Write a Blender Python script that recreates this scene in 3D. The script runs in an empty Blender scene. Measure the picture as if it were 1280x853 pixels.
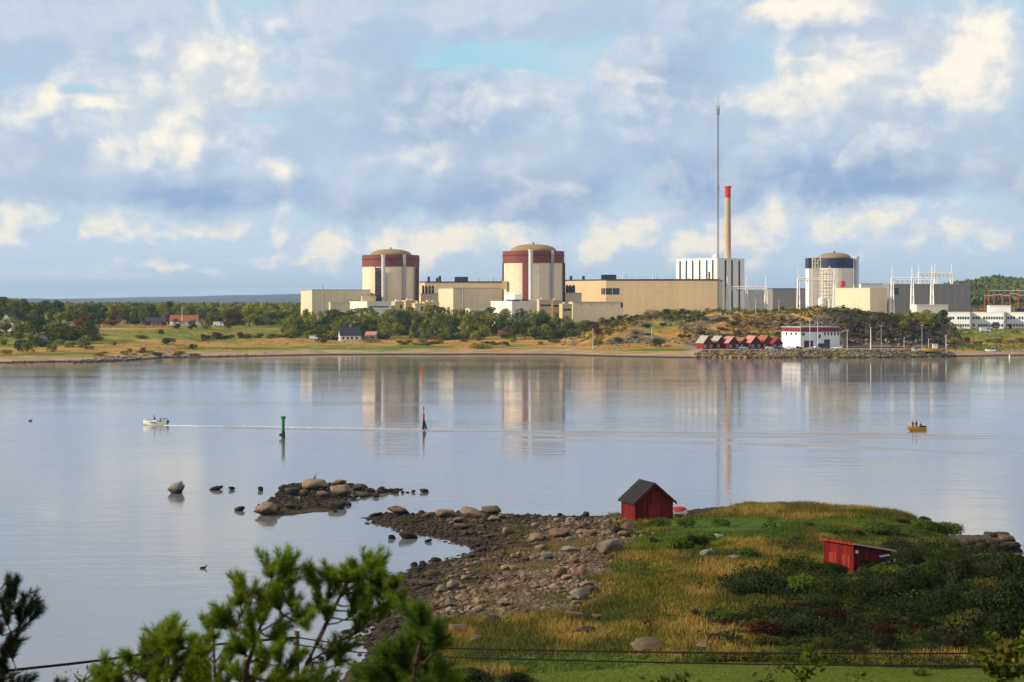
import bpy, bmesh, math, random
import numpy as np
from mathutils import Vector, Matrix
R = math.radians
F, CX, HY, H = 2000.0, 640.0, 380.0, 26.6      # lens in pixels of a 1280 frame, picture centre, horizon row, eye height above the water
S = bpy.context.scene
COL = S.collection
rng = np.random.default_rng(7)
random.seed(5)

def P(px, py, Y):
    return Vector(((px-CX)*Y/F, Y, H-(py-HY)*Y/F))
def W0(px, py, z=0.0):
    Y = F*(H-z)/(py-HY)
    return ((px-CX)*Y/F, Y)

# ------------------------------------------------------------------ mesh helpers
class MB:
    def __init__(s): s.v=[]; s.f=[]
    def add(s, vs, fs):
        n=len(s.v); s.v += [tuple(v) for v in vs]; s.f += [tuple(i+n for i in f) for f in fs]; return s
    def box(s, x0,y0,z0,x1,y1,z1):
        return s.add([(x0,y0,z0),(x1,y0,z0),(x1,y1,z0),(x0,y1,z0),(x0,y0,z1),(x1,y0,z1),(x1,y1,z1),(x0,y1,z1)],
                     [(3,2,1,0),(4,5,6,7),(0,1,5,4),(1,2,6,5),(2,3,7,6),(3,0,4,7)])
    def prism(s, poly, z0, z1):
        n=len(poly)
        return s.add([(x,y,z0) for x,y in poly]+[(x,y,z1) for x,y in poly],
                     [tuple(range(n-1,-1,-1)), tuple(range(n,2*n))]+[(i,(i+1)%n,n+(i+1)%n,n+i) for i in range(n)])
    def extr(s, poly, a, b, axis='y'):
        # polygon in (x,z) extruded along y, or in (y,z) extruded along x
        n=len(poly)
        if axis=='y': vs=[(x,a,z) for x,z in poly]+[(x,b,z) for x,z in poly]
        else: vs=[(a,y,z) for y,z in poly]+[(b,y,z) for y,z in poly]
        return s.add(vs,[tuple(range(n)), tuple(range(2*n-1,n-1,-1))]+[(i,n+i,n+(i+1)%n,(i+1)%n) for i in range(n)])
    def lathe(s, prof, n=32, cx=0, cy=0, a0=0.0, a1=2*math.pi):
        full = abs(a1-a0-2*math.pi)<1e-6
        m = n if full else n+1
        vs=[]
        for r,z in prof:
            for i in range(m):
                a=a0+(a1-a0)*i/n; vs.append((cx+r*math.cos(a),cy+r*math.sin(a),z))
        fs=[]
        for j in range(len(prof)-1):
            for i in range(n):
                k=(i+1)%m
                fs.append((j*m+i,j*m+k,(j+1)*m+k,(j+1)*m+i))
        if full:
            fs.append(tuple(range(m-1,-1,-1))); fs.append(tuple((len(prof)-1)*m+i for i in range(m)))
        return s.add(vs,fs)
    def tube(s, pts, rad, n=6):
        pts=[Vector(p) for p in pts]
        if not hasattr(rad,'__len__'): rad=[rad]*len(pts)
        vs=[]; fs=[]
        for i,p in enumerate(pts):
            d=(pts[min(i+1,len(pts)-1)]-pts[max(i-1,0)])
            if d.length<1e-9: d=Vector((0,0,1))
            d.normalize()
            a=d.cross(Vector((0,0,1)) if abs(d.z)<.9 else Vector((1,0,0))).normalized(); b=d.cross(a)
            for k in range(n):
                t=2*math.pi*k/n; q=p+(a*math.cos(t)+b*math.sin(t))*rad[i]; vs.append(q)
        for i in range(len(pts)-1):
            for k in range(n):
                fs.append((i*n+k,i*n+(k+1)%n,(i+1)*n+(k+1)%n,(i+1)*n+k))
        fs.append(tuple(range(n-1,-1,-1))); fs.append(tuple((len(pts)-1)*n+k for k in range(n)))
        return s.add(vs,fs)
    def ball(s, c, r, n=10, m=6):
        rx,ry,rz = r if hasattr(r,'__len__') else (r,r,r)
        prof=[(max(1e-3,math.sin(math.pi*j/m)),-math.cos(math.pi*j/m)) for j in range(m+1)]
        k=len(s.v); s.lathe(prof,n)
        s.v[k:]=[(c[0]+x*rx,c[1]+y*ry,c[2]+z*rz) for x,y,z in s.v[k:]]
        return s
    def build(s, name, m, parent=None, smooth=False, loc=None, rz=0):
        me=bpy.data.meshes.new(name); me.from_pydata(s.v,[],s.f); me.update()
        if m: me.materials.append(m)
        if smooth:
            me.polygons.foreach_set('use_smooth',[True]*len(me.polygons))
        return link(name, me, parent, loc, rz)

def link(name, me, parent=None, loc=None, rz=0):
    o=bpy.data.objects.new(name, me); COL.objects.link(o)
    if parent: o.parent=parent
    if loc is not None: o.location=loc
    if rz: o.rotation_euler=(0,0,rz)
    return o

def smooth_by_angle(o, deg=35):
    me=o.data
    bm=bmesh.new(); bm.from_mesh(me)
    for f in bm.faces: f.smooth=True
    for e in bm.edges:
        if len(e.link_faces)!=2 or e.calc_face_angle(0)>R(deg): e.smooth=False
    bm.to_mesh(me); bm.free(); return o

def np_mesh(name, v, f, mats, smooth=False, attrs=None, mi=None):
    v=np.asarray(v,np.float32); f=np.asarray(f,np.int32); k=f.shape[1]
    me=bpy.data.meshes.new(name)
    me.vertices.add(len(v)); me.vertices.foreach_set('co',v.ravel())
    me.loops.add(f.size); me.loops.foreach_set('vertex_index',f.ravel())
    me.polygons.add(len(f)); me.polygons.foreach_set('loop_start',np.arange(0,f.size,k,dtype=np.int32))
    try: me.polygons.foreach_set('loop_total',np.full(len(f),k,np.int32))
    except Exception: pass
    if smooth: me.polygons.foreach_set('use_smooth',np.ones(len(f),bool))
    for m in (mats if isinstance(mats,(list,tuple)) else [mats]): me.materials.append(m)
    if mi is not None: me.polygons.foreach_set('material_index',np.asarray(mi,np.int32))
    me.update(calc_edges=True)
    for nm,a in (attrs or {}).items():
        a=np.asarray(a,np.float32)
        if a.ndim==1:
            at=me.attributes.new(nm,'FLOAT','POINT'); at.data.foreach_set('value',a)
        else:
            at=me.attributes.new(nm,'FLOAT_COLOR','POINT'); at.data.foreach_set('color',a.ravel())
    return me

def empty(name, loc=(0,0,0), rz=0):
    o=bpy.data.objects.new(name,None); o.empty_display_size=.2; COL.objects.link(o)
    o.location=loc; o.rotation_euler=(0,0,rz); return o
def tag(o, label=None, cat=None, group=None, kind=None):
    if label: o['label']=label
    if cat: o['category']=cat
    if group: o['group']=group
    if kind: o['kind']=kind
    return o
def thing(name, label, cat, loc=(0,0,0), rz=0, group=None):
    return tag(empty(name,loc,rz),label,cat,group)
def copy_tree(o, parent=None):
    c=o.copy(); COL.objects.link(c)
    if parent: c.parent=parent
    for ch in list(o.children): copy_tree(ch,c)
    return c

# ------------------------------------------------------------------ numpy noise
def _hash(ix,iy,seed):
    h=(ix.astype(np.int64)*374761393+iy.astype(np.int64)*668265263+seed*1442695041)&0xffffffff
    h=((h^(h>>13))*1274126177)&0xffffffff
    return ((h^(h>>16))&0xffff)/65535.0
def vnoise(x,y,seed=0):
    x=np.asarray(x,float); y=np.asarray(y,float)
    ix=np.floor(x); iy=np.floor(y); fx=x-ix; fy=y-iy
    fx=fx*fx*(3-2*fx); fy=fy*fy*(3-2*fy)
    a=_hash(ix,iy,seed); b=_hash(ix+1,iy,seed); c=_hash(ix,iy+1,seed); d=_hash(ix+1,iy+1,seed)
    return (a*(1-fx)+b*fx)*(1-fy)+(c*(1-fx)+d*fx)*fy
def fbm(x,y,seed=0,oct=4):
    s=0; a=.5; t=0
    for k in range(oct):
        s=s+a*vnoise(x*2**k,y*2**k,seed+k*17); t+=a; a*=.5
    return s/t
def sstep(a,b,x):
    t=np.clip((np.asarray(x,float)-a)/(b-a),0,1); return t*t*(3-2*t)

# ------------------------------------------------------------------ materials
def lin(r,g,b):
    f=lambda c: c/12.92 if c<=.04045 else ((c+.055)/1.055)**2.4
    return (f(r/255),f(g/255),f(b/255),1)
class NT:
    def __init__(s,tree): s.t=tree; s.n=tree.nodes; s.l=tree.links
    def node(s,t,**k):
        n=s.n.new(t)
        for a,b in k.items(): setattr(n,a,b)
        return n
    def put(s,sock,v):
        if v is None: return
        if hasattr(v,'is_output') or isinstance(v,bpy.types.NodeSocket): s.l.new(v,sock)
        else:
            if isinstance(v,(tuple,list)) and len(v)==3 and sock.type=='RGBA': v=tuple(v)+(1,)
            sock.default_value=v
    def m(s,op,a=None,b=None,c=None,clamp=False):
        n=s.node('ShaderNodeMath',operation=op,use_clamp=clamp)
        for i,v in enumerate((a,b,c)): s.put(n.inputs[i],v)
        return n.outputs[0]
    def vm(s,op,a=None,b=None,c=None,out=0):
        n=s.node('ShaderNodeVectorMath',operation=op)
        for i,v in enumerate((a,b,c)):
            if v is not None: s.put(n.inputs[i],v)
        return n.outputs[out]
    def mix(s,fac,a,b,blend='MIX'):
        n=s.node('ShaderNodeMix',data_type='RGBA',blend_type=blend)
        s.put(n.inputs[0],fac); s.put(n.inputs[6],a); s.put(n.inputs[7],b); return n.outputs[2]
    def fmix(s,fac,a,b):
        n=s.node('ShaderNodeMix',data_type='FLOAT')
        s.put(n.inputs[0],fac); s.put(n.inputs[2],a); s.put(n.inputs[3],b); return n.outputs[0]
    def mr(s,v,a,b,c=0.0,d=1.0,smooth=True):
        n=s.node('ShaderNodeMapRange',interpolation_type='SMOOTHSTEP' if smooth else 'LINEAR')
        s.put(n.inputs[0],v)
        for i,x in enumerate((a,b,c,d)): s.put(n.inputs[i+1],x)
        return n.outputs[0]
    def noise(s,vec,scale,detail=4,rough=.55,dist=0,col=False,dim='3D'):
        n=s.node('ShaderNodeTexNoise',noise_dimensions=dim)
        if vec is not None: s.l.new(vec,n.inputs['Vector'])
        n.inputs['Scale'].default_value=scale; n.inputs['Detail'].default_value=detail
        n.inputs['Roughness'].default_value=rough; n.inputs['Distortion'].default_value=dist
        return n.outputs['Color' if col else 'Fac']
    def attr(s,name,out='Fac'):
        n=s.node('ShaderNodeAttribute',attribute_name=name); return n.outputs[out]
    def ramp(s,fac,stops):
        n=s.node('ShaderNodeValToRGB'); e=n.color_ramp.elements
        while len(e)<len(stops): e.new(.5)
        for x,(p,c) in zip(e,stops): x.position=p; x.color=c if len(c)==4 else (*c,1)
        s.put(n.inputs[0],fac); return n.outputs[0]
def new_mat(name):
    m=bpy.data.materials.new(name); m.use_nodes=True
    t=NT(m.node_tree); b=m.node_tree.nodes['Principled BSDF']; return m,t,b
def c3(c,k): return (min(1,c[0]*k),min(1,c[1]*k),min(1,c[2]*k),1)

def paint(name, col, rough=.7, var=.18, scale=.25, streak=False, bump=0, bscale=8, spec=.3, metal=0):
    """a plain painted / rendered / metal surface with weathering"""
    m,t,b=new_mat(name)
    g=t.node('ShaderNodeTexCoord').outputs['Object']
    v=g
    if streak:
        mp=t.node('ShaderNodeMapping'); t.l.new(g,mp.inputs[0]); mp.inputs['Scale'].default_value=(1,1,.12); v=mp.outputs[0]
    n=t.noise(v,scale,6,.62)
    n2=t.noise(g,scale*7,3,.6)
    f=t.m('MULTIPLY_ADD',n2,.35,t.m('MULTIPLY',n,.65))
    cc=t.mix(t.mr(f,.3,.7),c3(col,1-var),c3(col,1+var))
    oi=t.node('ShaderNodeObjectInfo').outputs['Random']
    cc=t.mix(1,cc,t.ramp(oi,[(0,(.94,.94,.95)),(1,(1.0,1.0,1.0))]),'MULTIPLY')
    t.l.new(cc,b.inputs['Base Color']); b.inputs['Roughness'].default_value=rough
    b.inputs['Specular IOR Level'].default_value=spec; b.inputs['Metallic'].default_value=metal
    if bump:
        bn=t.node('ShaderNodeBump'); bn.inputs['Strength'].default_value=bump; bn.inputs['Distance'].default_value=.05
        t.l.new(t.noise(g,bscale,5),bn.inputs['Height']); t.l.new(bn.outputs[0],b.inputs['Normal'])
    return m
def planks(name, col, pitch=.16, rough=.75, var=.42):
    """vertical boards: grooves along local x and y"""
    m,t,b=new_mat(name)
    g=t.node('ShaderNodeTexCoord').outputs['Object']
    sp=t.node('ShaderNodeSeparateXYZ'); t.l.new(g,sp.inputs[0])
    def gr(o):
        return t.m('FRACT',t.m('DIVIDE',o,pitch))
    h=t.m('MINIMUM',t.m('GREATER_THAN',gr(sp.outputs[0]),.14),t.m('GREATER_THAN',gr(sp.outputs[1]),.14))
    fl=t.node('ShaderNodeCombineXYZ')
    t.l.new(t.m('FLOOR',t.m('DIVIDE',sp.outputs[0],pitch)),fl.inputs[0]); t.l.new(t.m('FLOOR',t.m('DIVIDE',sp.outputs[1],pitch)),fl.inputs[1])
    wn=t.node('ShaderNodeTexWhiteNoise'); t.l.new(fl.outputs[0],wn.inputs[0])
    mp=t.node('ShaderNodeMapping'); t.l.new(g,mp.inputs[0]); mp.inputs['Scale'].default_value=(3,3,.5)
    f=t.m('MULTIPLY_ADD',wn.outputs[0],.45,t.m('MULTIPLY',t.noise(mp.outputs[0],1.2,5),.55))
    cc=t.mix(t.mr(f,.2,.8),c3(col,1-var),c3(col,1+var))
    t.l.new(cc,b.inputs['Base Color']); b.inputs['Roughness'].default_value=rough; b.inputs['Specular IOR Level'].default_value=.15
    bn=t.node('ShaderNodeBump'); bn.inputs['Strength'].default_value=.7; bn.inputs['Distance'].default_value=.025
    t.l.new(h,bn.inputs['Height']); t.l.new(bn.outputs[0],b.inputs['Normal'])
    return m
def foliage(name, a, bcol, trans=.25, objvar=.25, warm=(1.25,1.05,.6)):
    m,t,b=new_mat(name)
    tint=t.attr('tint')
    oi=t.node('ShaderNodeObjectInfo').outputs['Random']
    cc=t.mix(tint,(*a,1),(*bcol,1))
    cc=t.mix(1,cc,t.ramp(oi,[(0,(1-objvar,1-objvar,1-objvar)),(.5,(1,1,1)),(1,warm)]),'MULTIPLY')
    t.l.new(cc,b.inputs['Base Color']); b.inputs['Roughness'].default_value=.7; b.inputs['Specular IOR Level'].default_value=.04
    tr=t.node('ShaderNodeBsdfTranslucent'); t.l.new(cc,tr.inputs[0])
    mx=t.node('ShaderNodeMixShader'); mx.inputs[0].default_value=trans
    t.l.new(b.outputs[0],mx.inputs[1]); t.l.new(tr.outputs[0],mx.inputs[2])
    t.l.new(mx.outputs[0],m.node_tree.nodes['Material Output'].inputs[0])
    return m

M={}
M['cream']=paint('cream_concrete',(.74,.64,.45),.75,.12,.04,True)
M['tan']=paint('tan_cladding',(.58,.44,.25),.65,.10,.03,True)
M['tan2']=paint('ochre_cladding',(.62,.46,.255),.65,.10,.03,True)
M['beige']=paint('beige_render',(.68,.57,.38),.75,.12,.04,True)
M['white']=paint('white_render',(.82,.82,.80),.7,.05,.05,True)
M['offwhite']=paint('offwhite_render',(.74,.71,.62),.7,.06,.05,True)
M['redband']=paint('rust_red_cladding',(.19,.045,.034),.6,.12,.06)
M['darkred']=paint('dark_red_cladding',(.09,.022,.02),.6,.12,.06)
M['domec']=paint('dome_ochre',(.28,.19,.09),.85,.16,.08)
M['blueband']=paint('navy_cladding',(.018,.034,.085),.5,.2,.06)
M['greyhall']=paint('grey_cladding',(.24,.23,.22),.7,.08,.03,True)
M['grey']=paint('grey_metal',(.36,.36,.37),.55,.1,.3)
M['pale']=paint('pale_galvanised',(.62,.63,.62),.5,.08,.4)
M['dark']=paint('dark_grey',(.035,.035,.038),.6,.2,.3)
M['black']=paint('black_rubber',(.012,.012,.013),.55,.2,.5)
M['glass']=paint('window_glass',(.02,.024,.03),.12,.2,.5,spec=.6)
M['stack']=paint('stack_concrete',(.55,.36,.18),.8,.1,.08,True)
M['sigred']=paint('signal_red',(.62,.03,.02),.55,.1,.3)
M['scaff']=paint('scaffold_steel',(.60,.54,.44),.6,.12,.5)
M['redroof']=paint('red_roof_sheet',(.20,.03,.024),.6,.15,.2)
M['orange_tile']=paint('orange_roof_tile',(.29,.10,.045),.8,.22,.5,bump=.3)
M['slate']=paint('dark_roof_slate',(.035,.036,.042),.7,.2,.4)
M['greytile']=paint('grey_roof_tile',(.34,.31,.28),.8,.16,.5)
M['pinktile']=paint('weathered_red_roof_tile',(.42,.20,.15),.8,.2,.5)
M['faluhouse']=planks('falu_red_far',(.19,.022,.016),.6)
M['falu']=planks('falu_red_boards',(.135,.008,.006),.2)
M['falubright']=planks('red_door_boards',(.22,.020,.009),.2)
M['felt']=paint('roofing_felt',(.013,.013,.015),.95,.22,1.2,bump=.25,bscale=20)
M['whitetrim']=paint('white_paint',(.75,.74,.70),.6,.1,1.5)
M['greytrim']=paint('weathered_grey_board',(.36,.35,.36),.7,.2,2)
M['wood']=paint('weathered_wood',(.11,.075,.05),.85,.3,2,bump=.4)
M['bark']=paint('bark',(.07,.05,.035),.9,.35,3,bump=.6)
M['birch']=paint('pale_bark',(.30,.27,.23),.9,.3,3)
M['pinebark']=paint('pine_bark',(.085,.05,.03),.9,.4,14,bump=.7,bscale=60)
M['yellow']=paint('yellow_gelcoat',(.70,.30,.012),.35,.06,1)
M['boatwhite']=paint('white_gelcoat',(.78,.77,.66),.3,.06,1)
M['orangehull']=paint('varnished_orange_hull',(.45,.15,.05),.4,.15,1)
M['yellowhull']=paint('mustard_hull',(.50,.28,.06),.4,.12,1)
M['carwhite']=paint('white_car_paint',(.75,.76,.77),.25,.04,1,spec=.5)
M['cardark']=paint('dark_car_paint',(.02,.022,.028),.25,.1,1,spec=.5)
M['carblue']=paint('blue_car_paint',(.03,.06,.18),.25,.1,1,spec=.5)
M['carsilver']=paint('silver_car_paint',(.45,.47,.50),.25,.06,1,spec=.5)
M['carred']=paint('red_car_paint',(.35,.02,.02),.25,.06,1,spec=.5)
M['bluecloth']=paint('blue_tarpaulin',(.02,.09,.42),.6,.15,1)
M['green']=paint('green_mark_paint',(.012,.16,.04),.5,.15,1)
M['skin']=paint('skin',(.42,.24,.17),.6,.06,3)
M['clothdark']=paint('dark_clothing',(.015,.016,.022),.85,.2,4)
M['clothgreen']=paint('olive_jacket',(.03,.04,.02),.85,.2,4)
M['hair']=paint('dark_hair',(.02,.015,.01),.7,.2,9)
M['birdblack']=paint('dark_plumage',(.014,.013,.014),.6,.3,12)
M['beak']=paint('grey_beak',(.12,.09,.04),.5,.1,10)
M['quay']=paint('quay_concrete',(.30,.27,.23),.85,.18,.15)
M['asphalt']=paint('asphalt',(.055,.055,.058),.9,.2,.2)
M['rust']=paint('rust_orange_steel',(.36,.11,.045),.7,.15,.4)
M['cable']=paint('black_cable',(.004,.004,.004),.95,.1,2)
M['foam']=paint('wake_foam',(.70,.71,.73),.6,.12,1.5)
# foliage
M['f_pine']=foliage('pine_foliage',(.036,.065,.013),(.17,.19,.034))
M['f_broad']=foliage('broadleaf_foliage',(.07,.11,.012),(.30,.31,.036))
M['f_lime']=foliage('pale_leaf_foliage',(.10,.135,.016),(.30,.29,.042))
M['f_dark']=foliage('dark_bush_foliage',(.026,.046,.010),(.10,.13,.024))
M['f_olive']=foliage('olive_scrub_foliage',(.07,.07,.014),(.20,.16,.035))
M['f_rust']=foliage('rusty_foliage',(.085,.04,.015),(.20,.10,.035))
M['f_near']=foliage('near_bush_foliage',(.03,.066,.006),(.12,.17,.018))
M['f_nearolive']=foliage('near_olive_foliage',(.03,.038,.007),(.10,.095,.018))
M['f_neardarkshade']=foliage('near_dark_bush_cloud_shade',(.012,.022,.005),(.042,.058,.012))  # dark bush colour, with the right slope's cloud shadow put into its low albedo
M['f_maroon']=foliage('maroon_bush_foliage',(.022,.008,.006),(.06,.022,.012))
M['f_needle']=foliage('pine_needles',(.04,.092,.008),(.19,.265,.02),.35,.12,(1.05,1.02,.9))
M['f_needleshade']=foliage('shade_dark_pine_needles',(.006,.012,.005),(.02,.032,.012),.2,.12,(1,1,1))  # needle colour darkened to carry the shade on the left-edge pine
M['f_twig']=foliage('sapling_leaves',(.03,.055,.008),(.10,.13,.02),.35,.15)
M['f_needlemid']=foliage('shade_tinted_pine_needles',(.028,.066,.010),(.11,.175,.022),.3,.12,(1,1,1))  # duller copy of the needle colour with shade painted in
# ================================================================== camera, light, sky
cam=bpy.data.cameras.new('camera'); camo=bpy.data.objects.new('camera',cam); COL.objects.link(camo)
camo.location=(0,0,H); camo.rotation_euler=(R(90),0,0)
cam.sensor_width=36; cam.lens=36*F/1280; cam.shift_y=-(426.5-HY)/1280
cam.clip_start=.1; cam.clip_end=80000
cam.dof.use_dof=True; cam.dof.focus_distance=330; cam.dof.aperture_fstop=3.0
S.camera=camo
SUN_A, SUN_E = 78, 26       # degrees left of straight behind the camera, height
sd=Vector((-math.sin(R(SUN_A))*math.cos(R(SUN_E)), -math.cos(R(SUN_A))*math.cos(R(SUN_E)), math.sin(R(SUN_E))))
sl=bpy.data.lights.new('sun','SUN'); sl.energy=4.8; sl.angle=R(.53); sl.color=(1,.86,.66)
so=bpy.data.objects.new('sun',sl); COL.objects.link(so); so.rotation_euler=(-sd).to_track_quat('-Z','Y').to_euler()
S.view_settings.view_transform='Standard'; S.view_settings.look='None'; S.view_settings.exposure=.16; S.view_settings.gamma=1
S.view_settings.use_curve_mapping=False
S.render.engine='CYCLES'
cy=S.cycles; cy.max_bounces=6; cy.diffuse_bounces=2; cy.glossy_bounces=3; cy.transmission_bounces=2; cy.volume_bounces=0; cy.transparent_max_bounces=4
cy.use_denoising=True; cy.sample_clamp_indirect=4; cy.caustics_reflective=False; cy.caustics_refractive=False

world=bpy.data.worlds.new('World'); S.world=world; world.use_nodes=True
wt=NT(world.node_tree)
bg=world.node_tree.nodes['Background']
sky=wt.node('ShaderNodeTexSky',sky_type='NISHITA',sun_disc=False)
sky.sun_elevation=R(SUN_E); sky.sun_rotation=math.atan2(sd.x,sd.y); sky.air_density=1.0; sky.dust_density=.6; sky.ozone_density=1.5

def blob_uv(px,py):
    a=math.atan((px-CX)/F); e=math.atan((HY-py)/F*math.cos(a)); return a*20, e*20
# sky clouds: (centre x, centre y, half width, up, down, weight)
MASS=[(150,205,215,95,60,1.0),(265,165,120,150,105,1.0),(60,150,120,75,110,.85),(40,45,250,75,52,1.05),(330,215,90,80,48,.8),
      (590,225,235,150,58,1.1),(470,150,120,150,110,.95),(700,190,150,110,95,1.0),(640,15,210,70,42,1.0),(850,150,150,150,120,1.0),
      (1030,195,260,110,68,1.05),(1090,90,170,95,120,1.0),(1225,110,150,120,150,1.0),(985,20,120,70,50,.9),(860,40,110,80,60,.8),(420,40,130,80,60,.75)]
LOW=[(130,290,52,36,26,1),(62,272,40,20,16,.7),(232,285,30,14,14,.6),(290,284,30,22,18,.75),(345,292,26,24,18,.6),(20,300,40,20,14,.6),
     (430,318,46,24,26,.95),(490,312,36,18,16,.85),(560,310,70,26,26,.95),(660,305,90,30,26,1),(760,305,70,24,30,1),(870,312,60,22,24,.9),(960,306,80,36,34,1.05),
     (1055,296,100,44,36,1.1),(1130,300,60,30,30,1),(1190,305,46,26,24,.95),(1235,308,30,16,14,.7),(330,318,50,10,10,.5),(200,330,90,8,8,.5)]
GAPS=[(650,74,105,20,18,1.0),(108,113,34,11,11,.75),(335,142,46,14,14,.6),(555,75,40,14,14,.8),(800,75,34,9,9,.6),(1000,60,34,14,20,.5)]
HL=[(165,150,85,55,45,1),(232,118,60,50,50,.8),(275,85,75,60,50,1),(60,128,50,26,30,.9),(205,175,90,40,30,.8),(130,110,40,25,30,.6),(500,190,26,22,24,.3),(545,205,22,14,16,.25),(352,222,16,14,20,.4),(690,240,40,16,14,.15),(330,60,40,50,60,.35),
    (1000,12,75,40,22,1.1),(1075,95,120,48,42,1.0),(1225,70,75,60,60,1.1),(960,120,60,30,30,.5),(1160,60,50,40,40,.6),(880,155,50,30,30,.2),(1100,160,90,40,30,.3),(620,130,60,24,20,.15),(770,110,50,30,20,.12)]
DK=[(700,248,220,46,40,1),(1060,228,260,44,40,1.1),(480,262,130,30,24,.8),(850,235,100,60,40,.8),(230,246,160,26,20,.8),(1180,245,140,26,24,.9),(560,150,110,90,70,.55),(820,90,90,60,80,.45),(30,180,60,40,40,.4),(1010,40,40,20,26,.6)]
def cloud_group():
    g=bpy.data.node_groups.new('cloud_density','ShaderNodeTree')
    g.interface.new_socket('P',in_out='INPUT',socket_type='NodeSocketVector')
    for k in ('Mass','Low','Light','Dark','Puff'): g.interface.new_socket(k,in_out='OUTPUT',socket_type='NodeSocketFloat')
    t=NT(g); gi=t.node('NodeGroupInput'); go=t.node('NodeGroupOutput'); p=gi.outputs[0]
    wc=t.noise(p,.8,2,.5,col=True)
    w=t.vm('MULTIPLY_ADD',t.vm('SUBTRACT',wc,(.5,.5,.5)),(.8,.5,0),p)
    wc2=t.noise(p,2.6,3,.6,col=True)
    w2=t.vm('MULTIPLY_ADD',t.vm('SUBTRACT',wc2,(.5,.5,.5)),(.42,.30,0),w)
    sp=t.node('ShaderNodeSeparateXYZ'); t.l.new(w2,sp.inputs[0]); U,V=sp.outputs[0],sp.outputs[1]
    def field(lst,sm=.18):
        acc=None
        for (x,y,rx,up,dn,wt_) in lst:
            if lst is LOW: rx*=1.6; up*=1.45; dn*=1.7
            if lst is HL: rx*=1.35; up*=1.3; dn*=1.3
            u,v=blob_uv(x,y); rx/=100; up/=100; dn/=100
            a=t.m('MULTIPLY_ADD',U,1/rx,-u/rx)
            b=t.m('MAXIMUM',t.m('MULTIPLY_ADD',V,1/up,-v/up),t.m('MULTIPLY_ADD',V,-1/dn,v/dn))
            r=t.m('SQRT',t.m('MULTIPLY_ADD',a,a,t.m('MULTIPLY',b,b)))
            k=t.m('MULTIPLY_ADD',r,-wt_,wt_)
            acc=k if acc is None else t.m('SMOOTH_MAX',acc,k,sm)
        return acc
    sq=t.vm('MULTIPLY',w,(1,1.3,1))
    f1=t.noise(sq,.85,7,.56)
    f2=t.noise(sq,2.9,6,.6)
    mass=t.m('ADD',field(MASS),t.m('MULTIPLY_ADD',f1,1.5,-.50))
    gp=t.m('MAXIMUM',field(GAPS),0.0); mass=t.m('MULTIPLY_ADD',gp,-1.5,mass)
    sp0=t.node('ShaderNodeSeparateXYZ'); t.l.new(p,sp0.inputs[0])
    out=t.m('MAXIMUM',t.mr(sp0.outputs[1],3.7,4.6),t.mr(t.m('ABSOLUTE',sp0.outputs[0]),6.6,8.0))   # beyond the view: broken cover
    gen=t.m('MULTIPLY_ADD',t.noise(t.vm('MULTIPLY',p,(1,1.6,1)),.28,6,.55),2.6,-.62)
    mass=t.fmix(out,mass,gen)
    low=t.m('ADD',field(LOW),t.m('ADD',t.m('MULTIPLY',f2,.85),t.m('MULTIPLY_ADD',f1,.6,-.66)))
    li=t.m('ADD',field(HL),t.m('ADD',t.m('MULTIPLY',f2,.95),t.m('MULTIPLY_ADD',f1,.75,-.90)))
    li=t.fmix(out,li,t.m('MULTIPLY_ADD',f1,2.4,-1.35))
    dk=t.m('ADD',field(DK,.3),t.m('MULTIPLY_ADD',f1,1.1,-.5))
    dk=t.fmix(out,dk,t.m('MULTIPLY_ADD',f1,2.0,-.9))
    vo=t.node('ShaderNodeTexVoronoi',voronoi_dimensions='2D',feature='SMOOTH_F1'); t.l.new(t.vm('MULTIPLY',w2,(1,1.25,1)),vo.inputs['Vector'])
    vo.inputs['Scale'].default_value=.8; vo.inputs['Detail'].default_value=3.5; vo.inputs['Roughness'].default_value=.42; vo.inputs['Lacunarity'].default_value=2.1; vo.inputs['Smoothness'].default_value=.55
    puff=t.m('ADD',t.m('MULTIPLY',vo.outputs['Distance'],-1.0),t.m('ADD',t.m('MULTIPLY',f1,.6),t.m('MULTIPLY',f2,.22)))
    for i,v in enumerate((mass,low,li,dk,puff)): t.l.new(v,go.inputs[i])
    return g
world.cycles.sampling_method='MANUAL'; world.cycles.sample_map_resolution=256
cg=cloud_group()
def cl(p):
    n=wt.node('ShaderNodeGroup'); n.node_tree=cg; wt.l.new(p,n.inputs[0]); return n.outputs
dirv=wt.node('ShaderNodeTexCoord').outputs['Generated']
ds=wt.node('ShaderNodeSeparateXYZ'); wt.l.new(wt.vm('NORMALIZE',dirv),ds.inputs[0])
az=wt.m('ARCTAN2',ds.outputs[0],ds.outputs[1]); el=wt.m('ARCSINE',ds.outputs[2])
cx_=wt.node('ShaderNodeCombineXYZ'); wt.l.new(wt.m('MULTIPLY',az,20.0),cx_.inputs[0]); wt.l.new(wt.m('MULTIPLY',el,20.0),cx_.inputs[1]); p0=cx_.outputs[0]
vsky=wt.m('MULTIPLY',el,20.0)
C0=cl(p0); C1=cl(wt.vm('ADD',p0,(-.19,.17,0)))
D0,L0,H0,K0=C0[0],C0[1],C0[2],C0[3]
ep=wt.m('SUBTRACT',C0[4],C1[4])
em=wt.m('ADD',wt.m('MULTIPLY',wt.m('SUBTRACT',D0,C1[0]),.5),ep); eml=wt.m('MULTIPLY_ADD',wt.m('SUBTRACT',L0,C1[1]),.8,wt.m('MULTIPLY',ep,.8))
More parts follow.
